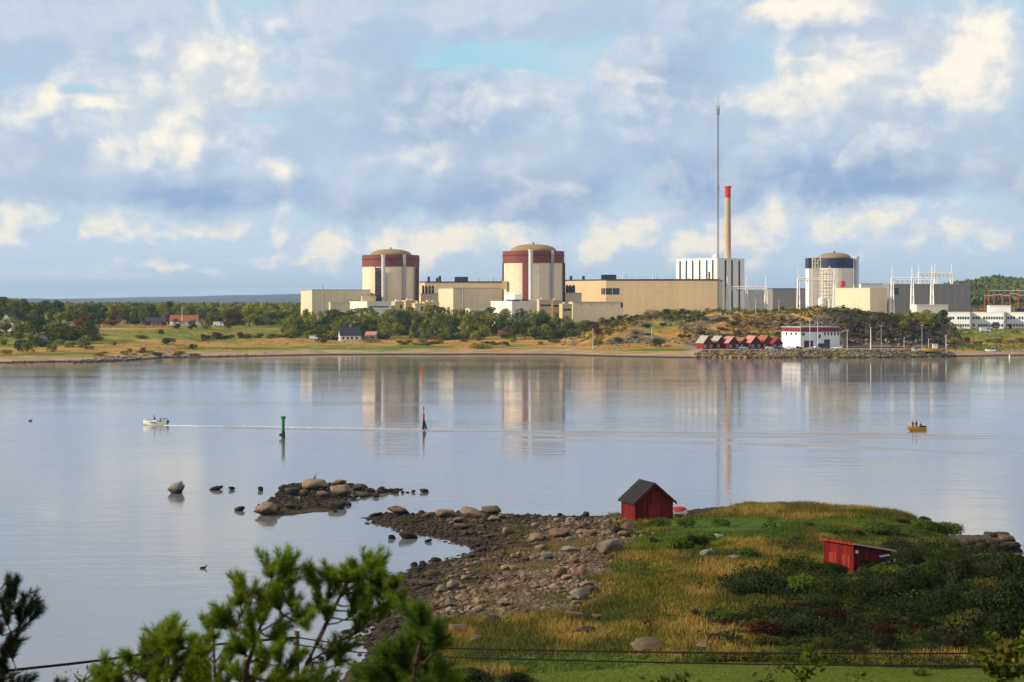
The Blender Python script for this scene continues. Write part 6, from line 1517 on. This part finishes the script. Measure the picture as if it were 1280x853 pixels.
def person(label,loc,rz,pose,cloth,parent=None):
    if pose=='stand':
        J=[(0,0,.95),(0,0,1.15),(0,-.01,1.36),(0,-.02,1.49),(0,-.04,1.60),(0,-.05,1.72),(.19,0,1.41),(.27,-.02,1.14),(.24,-.16,.92),(-.19,0,1.41),(-.27,-.02,1.14),(-.24,-.16,.92),(.10,0,.88),(.12,-.03,.50),(.12,0,.08),(.12,-.17,.04),(-.10,0,.88),(-.12,-.02,.50),(-.12,.02,.08),(-.12,-.15,.04)]
    else:
        J=[(0,0,.48),(0,-.02,.68),(0,-.05,.90),(0,-.07,1.03),(0,-.10,1.13),(0,-.12,1.25),(.19,-.04,.95),(.27,-.10,.70),(.20,-.34,.62),(-.19,-.04,.95),(-.27,-.10,.70),(-.20,-.34,.62),(.10,-.05,.46),(.13,-.45,.47),(.13,-.44,.08),(.13,-.60,.04),(-.10,-.05,.46),(-.13,-.45,.47),(-.13,-.44,.08),(-.13,-.60,.04)]
    E=[(0,1),(1,2),(2,3),(3,4),(4,5),(2,6),(6,7),(7,8),(2,9),(9,10),(10,11),(0,12),(12,13),(13,14),(14,15),(0,16),(16,17),(17,18),(18,19)]
    Rr=[.15,.14,.16,.06,.10,.095,.08,.055,.045,.08,.055,.045,.10,.075,.05,.04,.10,.075,.05,.04]
    zs=J[3][2]-.01
    me=skin_body('body',J,E,Rr,[cloth,M['skin']],zs,[J[8],J[11]])
    o=link('person',me,parent,loc,rz); tag(o,label,'person')
    hb=MB(); hx,hy,hz=J[5]; hb.ball((hx,hy+.02,hz+.005),(.105,.115,.10),10,6); hb.build('hair',M['hair'],o,True)
    return o
def hull(L,Bm,free,name,mat,parent,flare=.8,bowrise=.35):
    n=12; secs=[]
    for i in range(n+1):
        t=i/n; bw=Bm/2*(1-max(0,(t-.45)/.55)**2.2)*(.88+.12*min(1,t*4)); bw=max(bw,.02)
        sh=free+bowrise*max(0,(t-.4)/.6)**1.6; ke=-.28+.40*max(0,(t-.72)/.28)**2; ch=.02+.25*max(0,(t-.6)/.4)**2; x=-L/2+L*t
        fl=min(.32,sh-.2)
        rk=L*.12*max(0,(t-.6)/.4)**1.3
        secs.append([(x,-bw,sh),(x-rk*.6,-bw*flare,ch),(x-rk,0,ke),(x-rk*.6,bw*flare,ch),(x,bw,sh),(x,bw*.84,sh+.02),(x,bw*.72,fl),(x,-bw*.72,fl),(x,-bw*.84,sh+.02)])
    vs=[q for s in secs for q in s]; m_=9
    fs=[(i*m_+j,i*m_+(j+1)%m_,(i+1)*m_+(j+1)%m_,(i+1)*m_+j) for i in range(n) for j in range(m_)]
    fs+=[tuple(range(8,-1,-1)),tuple(n*m_+j for j in range(9))]
    o=MB().add(vs,fs).build(name,mat,parent,True); smooth_by_angle(o,40); return o
def outboard(parent,x,z):
    b=MB().box(x-.32,-.17,z,x+.05,.17,z+.5).box(x-.2,-.07,z-.7,x-.06,.07,z); b.build('outboard_motor',M['black'],parent)
# white motorboat heading left
x,y=W0(194,531.5); r=thing('motorboat','white open motorboat with two people heading left, trailing a wake','boat',(x,y,0),R(180-6))
hl=hull(5.4,2.0,.74,'hull',M['boatwhite'],r)
pr(r,'stripe',M['dark'],(-.6,-1.012,.55,.9,-1.0,.68),(-.6,1.0,.55,.9,1.012,.68))
b=MB().box(-.5,-.55,.30,.25,.55,1.15); b.build('console',M['boatwhite'],r)
b=MB(); b.add([(.25,-.55,1.15),(.25,.55,1.15),(-.15,.5,1.5),(-.15,-.5,1.5)],[(0,1,2,3)]); b.add([(.26,-.55,1.14),(.26,.55,1.14),(-.14,.5,1.49),(-.14,-.5,1.49)],[(3,2,1,0)]); b.build('windscreen',M['glass'],r)
outboard(r,-2.75,.55)
b=MB(); b.tube([(-2.5,-.9,.87),(-2.5,-.9,1.35),(-1.5,-.92,1.42),(-1.3,-.92,.87)],.05,5).tube([(-2.5,.9,.87),(-2.5,.9,1.35),(-1.5,.92,1.42),(-1.3,.92,.87)],.05,5).tube([(-2.5,-.9,1.35),(-2.5,.9,1.35)],.05,5); b.build('stern_rail',M['dark'],r)
b=MB(); b.tube([(1.3,-.78,1.0),(1.9,-.5,1.35),(2.75,0,1.55),(1.9,.5,1.35),(1.3,.78,1.0)],.03,5); b.build('bow_rail',M['pale'],r)
b=MB().box(-2.3,-.8,.30,-1.5,.8,.72); b.build('stern_seat',M['dark'],r)
person('person in dark clothes standing at the console of the white motorboat',(x-.15,y-.1,.33),R(-90),'stand',M['clothdark'])
person('person sitting low near the stern of the white motorboat',(x+1.25,y-.3,.30),R(-80),'sit',M['clothdark'])
# yellow boat
x,y=W0(1145,538.5); r=thing('workboat','yellow open boat with three dark-clothed people on the right','boat',(x,y,0),R(180+28))
hull(4.6,1.8,.66,'hull',M['yellow'],r,.85,.38)
MB().box(-.2,-.45,.30,.35,.45,1.05).build('console',M['yellow'],r)
MB().box(-1.6,-.7,.30,-1.0,.7,.66).build('thwart',M['dark'],r); outboard(r,-2.35,.45); MB().box(-2.15,-.6,.30,-1.7,.6,.95).build('stern_box',M['black'],r)
b=MB().tube([(1.7,-.35,1.2),(1.9,-.3,1.5),(1.9,.3,1.5),(1.7,.35,1.2)],.04,5); b.build('bow_rail',M['pale'],r)
person('person standing in the bow of the yellow boat, left of two',(x-.75,y-.45,.33),R(-60),'stand',M['clothdark'])
person('person standing in the yellow boat, right of the two standing',(x+.05,y-.05,.33),R(-40),'stand',M['clothgreen'])
person('person sitting by the motor of the yellow boat',(x+1.25,y+.7,.33),R(-70),'sit',M['clothdark'])
# wakes
def wake(label,pts,wd,hh):
    G0=[W0(a,b_) for a,b_ in pts]; v=[];f=[]; dense=[]
    for i in range(len(G0)-1):
        for k in range(14):
            t=k/14; dense.append((G0[i][0]*(1-t)+G0[i+1][0]*t,G0[i][1]*(1-t)+G0[i+1][1]*t))
    dense.append(G0[-1]); n=len(dense); prof=[(-1,-.02),(-.6,.25),(-.2,.85),(0,1),(.25,.75),(.6,.2),(1,-.02)]; m_=len(prof)
    for i,(x,y) in enumerate(dense):
        e=min(1,i/10,(n-1-i)/10); a=hh*e*(.7+.6*float(vnoise(x*.25,y*.25,5))); wob=(float(vnoise(x*.1,0*x,6))-.5)*.9
        for s,zz in prof: v.append((x,y+wob+s*wd,max(-.02,a*zz)))
    for i in range(n-1):
        for j in range(m_-1): f.append((i*m_+j,(i+1)*m_+j,(i+1)*m_+j+1,i*m_+j+1))
    return tag(MB().add(v,f).build('boat_wake',M['water'],None,True),kind='stuff')
wake('',[(206,532.6),(300,534.6),(420,537.2),(520,538.6),(700,540),(900,541.5),(1120,543.5),(1330,547)],1.1,.22)
wake('',[(560,541),(700,544),(900,545.5),(1130,547.5),(1330,549)],1.7,.26)
wake('',[(600,549),(760,551),(900,554),(1050,559),(1330,571)],1.9,.26)
wake('',[(930,552),(1100,560),(1330,575)],1.4,.18)
wake('',[(880,538),(1000,539.5),(1130,541.5),(1330,543)],.8,.09)
fb_=MB()
for i in range(520):
    t=(i/520)**1.7; px=207+t*520; py=532.4+t*7.8; xx,yy=W0(px,py+g_.uniform(-.35,.35)*(1+t)); s_=g_.uniform(.10,.34)*(1.1-t)
    fb_.add([(xx-s_*2,yy,.03),(xx,yy-s_*.6,.05),(xx+s_*2,yy,.03),(xx,yy+s_*.6,.10)],[(0,1,2,3)])
tag(fb_.build('wake_foam',M['foam']),kind='stuff')
# sea marks
x,y=W0(354,548); r=thing('channel_marker','green channel marker post with a wider head standing in the water','sea mark',(x,y,-.5))
MB().tube([(0,0,0),(0,0,1.9)],[.42,.36],14).build('base',M['dark'],r); MB().tube([(0,0,1.9),(0,0,4.35)],[.33,.30],14).build('post',M['green'],r)
MB().tube([(0,0,4.35),(0,0,4.85)],[.5,.5],14).build('head',M['green'],r); MB().box(-.75,-.3,.9,-.35,.3,1.4).build('fender',M['dark'],r)
x,y=W0(529.5,537); r=thing('tripod_beacon','red and black beacon on splayed legs standing in the water','sea mark',(x,y,-.3))
MB().tube([(0,0,2.6),(0,0,3.7)],.24,10).build('red_barrel',M['sigred'],r); MB().tube([(0,0,3.7),(0,0,5.2)],.10,8).build('red_staff',M['sigred'],r); MB().tube([(0,0,4.6),(0,0,5.0)],.2,8).build('topmark',M['sigred'],r)
for dx,dy in ((-.15,-.3),(.75,-.2),(.1,.7)): MB().tube([(0,0,2.65),(dx,dy,0)],[.14,.2],8).build('leg',M['black'],r)
x,y=W0(528.5,469); r=thing('spar_buoy','thin red spar buoy farther out behind the tripod beacon','sea mark',(x,y,-.4))
MB().tube([(0,0,0),(0,0,4.0)],[.22,.17],10).build('spar',M['sigred'],r); MB().tube([(0,0,4.0),(0,0,5.0)],[.12,.05],8).build('tip',M['rust'],r)
x,y=W0(1225.5,456.5); r=thing('spar_buoy','green and yellow spar buoy off the right end of the quay','sea mark',(x,y,-.4))
MB().tube([(0,0,0),(0,0,2.4)],[.5,.4],10).build('spar',paint('yellow_green_mark',(.16,.20,.03),.6),r); MB().tube([(0,0,2.4),(0,0,4.6)],[.32,.22],8).build('tip',M['green'],r)
x,y=W0(1262,448); r=thing('spar_buoy','red spar mark close to the right shore','sea mark',(x,y,-.4))
MB().tube([(0,0,0),(0,0,2.3)],[.35,.3],10).build('spar',M['whitetrim'],r); MB().tube([(0,0,2.3),(0,0,4.8)],[.25,.18],8).build('tip',M['sigred'],r)
# harbour boats
def hboat(label,px,py,Y,L_,mat,rz,cab=None,mast=0,name='fishing_boat'):
    X=(px-CX)*Y/F; z0=max(fz(X,Y),zat(py,Y))
    r=thing(name,label,'boat',(X,Y,z0+.25),R(rz)); hull(L_,L_*.33,L_*.16,'hull',mat,r,.8,L_*.06)
    if cab: MB().box(-L_*.38,-L_*.10,L_*.12,-L_*.12,L_*.10,L_*.12+L_*.26).build('cabin',cab,r); MB().box(-L_*.40,-L_*.12,L_*.381,-L_*.10,L_*.12,L_*.40).build('cabin_roof',M['whitetrim'],r); pr(r,'window',M['glass'],(-L_*.34,-L_*.10-.03,L_*.26,-L_*.17,-L_*.10-.003,L_*.35))
    if mast: MB().tube([(L_*.1,0,L_*.1),(L_*.1,0,mast)],.13,6).build('mast',M['scaff'],r)
    return r
hboat('orange-hulled wooden boat with a pale mast before the dark cliff',1131.5,440,803,5.6,M['orangehull'],180,None,6.8)
hboat('small white cabin boat between the orange and the mustard boats',1144.5,440,803,4.6,M['boatwhite'],0,M['boatwhite'])
hboat('mustard-hulled fishing boat with a white wheelhouse aft',1163,440,804,9.2,M['yellowhull'],180,M['boatwhite'],6.5)
hboat('small boat with a blue cover hauled out at the right shore',1238,440,822,5.4,M['boatwhite'],170,M['bluecloth'])
hboat('pale dinghy moored at the left beach',198,449,792,4.2,M['boatwhite'],185,None,0,'dinghy')
# birds
def bird(label,loc,rz,pose,name='cormorant',sc=1.0):
    if pose=='stand': J=[(0,0,.30),(.10,0,.42),(.17,0,.58),(.20,0,.72),(.25,0,.76),(.36,0,.75),(-.14,0,.20),(-.28,0,.10),(.0,.05,.14),(.02,.05,.0),(.0,-.05,.14),(.02,-.05,.0)]; E=[(0,1),(1,2),(2,3),(3,4),(4,5),(0,6),(6,7),(0,8),(8,9),(0,10),(10,11)]; Q=[.12,.10,.05,.04,.045,.012,.09,.03,.03,.018,.03,.018]
    else: J=[(0,0,.06),(.18,0,.10),(.26,0,.22),(.30,0,.30),(.40,0,.29),(-.2,0,.08),(-.34,0,.07)]; E=[(0,1),(1,2),(2,3),(3,4),(0,5),(5,6)]; Q=[.13,.11,.05,.06,.014,.11,.03]
    me=skin_body('body',J,E,Q,[M['birdblack']])
    o=link(name,me,None,loc,rz); o.scale=(sc,)*3; tag(o,label,'bird'); return o
p=P(393,598.5,229); bird('dark bird perched on the largest tan islet boulder',(p.x,p.y+.6,p.z-.12),.5,'stand',sc=.9)
p=P(449,607,230); bird('dark upright bird on the rock right of the pale islet boulder',(p.x,p.y,p.z-.35),2.5,'stand',sc=.95)
x,y=W0(38,526.5); bird('lone dark bird on open water at the far left',(x,y,0),.3,'swim','water_bird',1.4)
x,y=W0(254,711); bird('small dark bird swimming in front of the islet',(x,y,0),.2,'swim','water_bird',1.1)
x,y=W0(434,792); bird('dark duck floating behind the pine branch',(x,y,0),.4,'swim','water_bird',1.7)
# ================================================================== utility pole and wires
Yp=62; X=(371-CX)*Yp/F; zb=float(gn(X,Yp)); zt=zat(789,Yp)
r=thing('utility_pole','weathered utility pole mostly hidden behind the tall pine','pole',(X,Yp,zb-.5))
MB().tube([(0,0,0),(0,0,zt-zb+.5)],[.13,.10],10).build('pole_shaft',M['wood'],r)
MB().box(-.05,-.7,zt-zb+.1,.05,.7,zt-zb+.2).build('crossarm',M['wood'],r)
for y in (-.6,0,.6): MB().tube([(0,y,zt-zb+.2),(0,y,zt-zb+.42)],[.05,.035],8).build('insulator',M['whitetrim'],r)
def wire(label,pts,rad):
    c=[P(*q) for q in pts]; out=[]
    for i in range(len(c)-1):
        p0=c[max(i-1,0)];p1=c[i];p2=c[i+1];p3=c[min(i+2,len(c)-1)]
        for k in range(12):
            t=k/12; out.append(.5*((2*p1)+(p2-p0)*t+(2*p0-5*p1+4*p2-p3)*t*t+(3*p1-p0-3*p2+p3)*t**3))
    out.append(c[-1]); return tag(MB().tube(out,rad,6).build('power_line',M['cable']),label,'cable')
wire('thick black cable rising from the lower left to the pole behind the pine',[(-60,845,48),(28,836.5,50),(130,825,53),(250,808,57),(371,797,61.4)],.045)
wire('upper thin black wire crossing the lawn and shore on the right',[(371,797,62),(430,804.5,60),(560,810.5,57),(860,816,52),(1110,817,50),(1400,817,48)],.028)
wire('lower thin black wire crossing the lawn below the other wire',[(371,806,62.6),(440,815,60),(560,821.5,57),(860,829,52),(1110,832,50),(1400,833,48)],.026)
# ================================================================== near pines
def shoot_mesh(seed,L_=.30,nn=160,nl=.07):
    g=np.random.default_rng(seed); t=.05+.95*g.random(nn)**.8; a=g.random(nn)*6.283
    out=.5+.5*g.random(nn)-.25*(t>.9); base=np.stack([0*t,0*t,t*L_],1)
    dirv_=np.stack([np.cos(a)*out,np.sin(a)*out,.75+.3*g.random(nn)],1); dirv_/=np.linalg.norm(dirv_,axis=1)[:,None]
    ln=nl*(.7+.5*g.random(nn)); side=np.cross(dirv_,g.normal(size=(nn,3))); side/=np.linalg.norm(side,axis=1)[:,None]; w=.0024
    v=np.stack([base-side*w,base+side*w,base+dirv_*ln[:,None]+side*w*.4,base+dirv_*ln[:,None]-side*w*.4],1)
    return v,np.clip(.1+.75*t+.25*(g.random(nn)-.5),0,1)
def frame_to(d):
    d=Vector(d).normalized(); a=d.cross(Vector((.3,.9,.2))).normalized(); b_=d.cross(a); return np.array([a[:],b_[:],d[:]])
def pine(label,Y,root,branches,tufts,fol='f_needle',seed=1,shoots=5,sz=1.0,depth=.35,rad=1.0,dy=11):
    """root: (px,py) on the hillside column; branches: lists of (px,py,radius m); tufts: (px,py[,scale])"""
    g=np.random.default_rng(seed)
    X=(root-CX)*Y/F; zb=float(gn(X,Y))
    o=thing('pine_tree',label,'pine',(X,Y,zb-.2)); off=np.array([X,Y,zb-.2])
    allv=[]; allt=[]; node=[]
    first=P(branches[0][0][0],branches[0][0][1],Y)
    MB().tube([np.array(q)-off for q in [(X,Y,zb-.2),((X+first.x)/2+.05,Y,(zb+first.z)/2),first[:]]],[.06*rad,.045*rad,.03*rad],9).build('trunk',M['pinebark'],o,True)
    for br in branches:
        dz=g.uniform(-depth,depth)*.5
        pts=[np.array(P(q[0],q[1],Y+dz*i/len(br))[:])-off for i,q in enumerate(br)]
        MB().tube(pts,[q[2] for q in br],7).build('branch',M['pinebark'],o,True)
        for i in range(len(pts)-1):
            for t in (0,.33,.66): node.append(pts[i]*(1-t)+pts[i+1]*t)
        node.append(pts[-1])
    nodes=np.array(node); tw=MB()
    for tf in tufts:
        s=tf[2] if len(tf)>2 else 1.0
        c=np.array(P(tf[0],tf[1]+dy,Y+g.uniform(-depth,depth))[:])-off
        dd=np.linalg.norm((nodes-c)*np.array([1,.3,1.0]),axis=1)+np.where(nodes[:,2]>c[2],.25,0); j=int(dd.argmin()); nb_=nodes[j]
        st=c-np.array([0,0,.05*s]); mid=(nb_+st)/2+np.array([0,0,-.02]); tw.tube([nb_,mid,st],[.010,.008,.006],5)
        outd=c-nb_; outd=outd/(np.linalg.norm(outd)+1e-6)
        for q in range(shoots):
            d=outd*.7+np.array([0,0,.75])+g.normal(size=3)*(.55 if q else .15); L_=(.18+.10*g.random())*s*sz
            v,tn=shoot_mesh(int(g.integers(1e6)),L_,int(200*s),.078*sz**.5)
            Rm=frame_to(d); b0=st-np.array(Vector(d).normalized()[:])*.03
            v=v.reshape(-1,3)@Rm+b0; allv.append(v); allt.append(np.repeat(tn,4))
            tip=b0+np.array(Vector(d).normalized()[:])*L_; tw.tube([st,b0,tip],[.005,.005,.003],4)
    tw.build('twig',M['pinebark'],o)
    v=np.concatenate(allv); link('needles',np_mesh('needles',v,np.arange(len(v)).reshape(-1,4),M[fol],False,{'tint':np.concatenate(allt)}),o)
    return o
pine('bright green young pine with two spreading tops in the middle foreground',15,372,
 [[(374,862,.03),(385,828,.026),(398,800,.023),(412,771,.02),(424,748,.015),(436,725,.008)],[(412,771,.014),(402,750,.010),(396,722,.006)],[(424,748,.012),(445,730,.010),(465,708,.006)],[(436,742,.010),(462,735,.008),(490,722,.005)],[(385,828,.012),(415,810,.008),(426,800,.005)]],
 [(392,712,.8),(398,724,.8),(419,708),(424,720),(410,730),(433,712),(446,705,1.1),(458,700,1.2),(468,702,1.1),(476,714,1.1),(450,722,1.2),(463,724,1.2),(478,730),(492,720,.9),(494,735,.8),(440,738),(455,742),(436,755,.9),(400,745,.8),(407,757,.7),(450,758,.8),(474,758,.8),(445,775,.7),(425,800,.9),(410,808,.8),(420,815,.8)],seed=3)
pine('bright green pine left of the two-topped pine, with a tall upright leader',14.6,300,
 [[(303,870,.026),(310,830,.022),(322,795,.018),(331,765,.014),(334,740,.011),(342,715,.007)],[(322,795,.01),(300,768,.007),(284,755,.004)],[(331,765,.010),(318,745,.007),(306,730,.005)],[(333,750,.010),(350,738,.007),(362,722,.005)],[(325,790,.010),(350,775,.007),(372,760,.005)],[(310,830,.012),(340,815,.008),(360,800,.005)]],
 [(338,702,1.1),(350,696,1.1),(360,702),(345,714),(358,718,.9),(304,726),(312,734),(324,736),(300,738,.8),(338,738,.9),(350,745),(364,742,.8),(372,758,.9),(380,765,.7),(286,760),(280,768,.8),(294,770),(312,765),(326,765),(318,785),(340,778),(352,790,.9),(306,800),(330,805),(350,810),(362,815),(320,825),(344,832),(365,838),(300,835),(385,838),(400,845),(330,848),(360,852),(312,850)],seed=5)
pine('slender small pine with upright shoots in front of the water',16,268,
 [[(270,870,.02),(268,830,.015),(267,790,.010),(267,765,.006)],[(268,830,.01),(285,805,.006)],[(268,830,.01),(252,812,.006)]],
 [(262,772,.8),(272,768,.7),(266,785,.8),(258,795,.6),(290,798,.7),(288,812,.8),(254,815,.8),(275,822),(262,835),(284,840),(250,842),(240,850),(270,852)],seed=7,shoots=3)
pine('rounded bright green pine top in the lower left',14.2,205,
 [[(205,872,.028),(208,840,.022),(212,812,.015),(216,792,.008)],[(208,840,.014),(185,818,.009),(172,806,.005)],[(208,840,.014),(232,815,.009),(244,805,.005)],[(205,850,.012),(160,840,.008),(136,826,.005)]],
 [(204,788,1.1),(218,784),(228,792),(194,796),(208,800,1.1),(178,806),(190,812,1.1),(222,808,1.1),(238,804),(248,812),(170,816),(200,820,1.1),(230,824,1.1),(214,834,1.1),(184,832),(246,828),(134,822,.8),(142,832,.9),(156,842),(130,836,.8),(198,846),(226,848),(246,848),(170,850),(148,852)],seed=9)
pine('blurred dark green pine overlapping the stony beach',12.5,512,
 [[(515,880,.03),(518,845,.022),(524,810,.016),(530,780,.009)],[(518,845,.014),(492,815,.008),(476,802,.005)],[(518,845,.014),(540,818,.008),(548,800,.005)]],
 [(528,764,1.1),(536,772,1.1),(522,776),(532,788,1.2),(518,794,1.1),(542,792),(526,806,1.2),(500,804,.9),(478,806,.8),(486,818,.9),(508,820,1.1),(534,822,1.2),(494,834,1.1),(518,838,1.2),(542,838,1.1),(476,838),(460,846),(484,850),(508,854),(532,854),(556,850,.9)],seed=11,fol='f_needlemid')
pine('dark pine branches coloured as in shade at the left picture edge',19,-22,
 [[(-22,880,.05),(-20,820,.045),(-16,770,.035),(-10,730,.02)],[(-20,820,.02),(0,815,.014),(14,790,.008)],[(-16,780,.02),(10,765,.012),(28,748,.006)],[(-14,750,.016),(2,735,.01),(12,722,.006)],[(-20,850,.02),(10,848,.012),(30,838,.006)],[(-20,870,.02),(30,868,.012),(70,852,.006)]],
 [(8,718),(18,722),(4,734),(20,738),(32,738),(38,748,.8),(24,752),(10,752),(2,764),(20,766),(12,784,.8),(16,796,.8),(4,802),(8,812,.9),(2,830),(14,838),(26,834),(6,848),(20,850),(40,848,.8),(62,846,.8),(76,850,.8),(70,838,.6)],fol='f_needleshade',seed=13,shoots=4,sz=1.25,dy=24)
# leafy saplings cutting into the lower right
def sapling(label,Y,stems,leaves,seed,size=.05):
    g=np.random.default_rng(seed); X=(stems[0][0][0]-CX)*Y/F; zb=float(gn(X,Y)); o=thing('sapling',label,'sapling',(X,Y,zb-.2)); off=np.array([X,Y,zb-.2])
    nodes=[]
    for s in stems:
        pts=[np.array(P(a,b_,Y+g.uniform(-.05,.05))[:])-off for a,b_ in s]
        if s is stems[0]: pts=[np.array([0,0,0.])]+pts
        MB().tube(pts,np.linspace(.018,.004,len(pts)),6).build('stem',M['bark'],o)
        for i in range(len(pts)-1):
            if s is stems[0] and i==0: continue
            for t in np.linspace(0,1,6): nodes.append(pts[i]*(1-t)+pts[i+1]*t)
    nodes=np.array(nodes); n=leaves; c=nodes[g.integers(len(nodes),size=n)]+g.normal(size=(n,3))*np.array([.06,.08,.05])
    nr=g.normal(size=(n,3))*.7+np.array([0,-.3,.7]); nr/=np.linalg.norm(nr,axis=1)[:,None]; a=np.cross(nr,g.normal(size=(n,3))); a/=np.linalg.norm(a,axis=1)[:,None]; b_=np.cross(nr,a)
    s=(size*(.6+.6*g.random(n)))[:,None]
    v=np.stack([c-a*s,c-b_*s*.45+nr*s*.1,c+a*s,c+b_*s*.45+nr*s*.1],1).reshape(-1,3)
    link('foliage',np_mesh('foliage',v,np.arange(4*n).reshape(n,4),M['f_twig'],False,{'tint':np.repeat(g.random(n),4)}),o); return o
sapling('leafy sapling top rising over the lawn in the lower right',26,[[(1000,870),(1002,845),(1008,822),(1014,808)],[(1002,850),(985,835),(972,824)],[(1004,845),(1022,832),(1034,822)]],170,21,.075)
sapling('bushy sapling at the lower right picture corner',24,[[(1255,875),(1250,840),(1246,812),(1240,795)],[(1250,845),(1232,830),(1226,818)],[(1250,840),(1268,815),(1280,798)],[(1252,850),(1270,840),(1290,832)]],420,22,.085)
sapling('thin sapling twigs at the bottom left of the hedge',27,[[(955,880),(958,856),(966,840)],[(957,862),(945,848)]],60,23,.07)
sapling('small twig of leaves poking up into the lawn',26,[[(1070,880),(1071,855),(1074,838)]],26,24,.06)
sapling('leafy twigs at the bottom below the large grey boulder',22,[[(820,880),(822,862),(830,846)],[(821,866),(806,852)],[(822,862),(850,848),(866,842)]],110,25,.07)
sapling('bare brown bush at the bottom between the left pines',17,[[(100,880),(104,850),(112,836)],[(103,856),(92,842)],[(104,852),(122,838)]],120,26,.02)
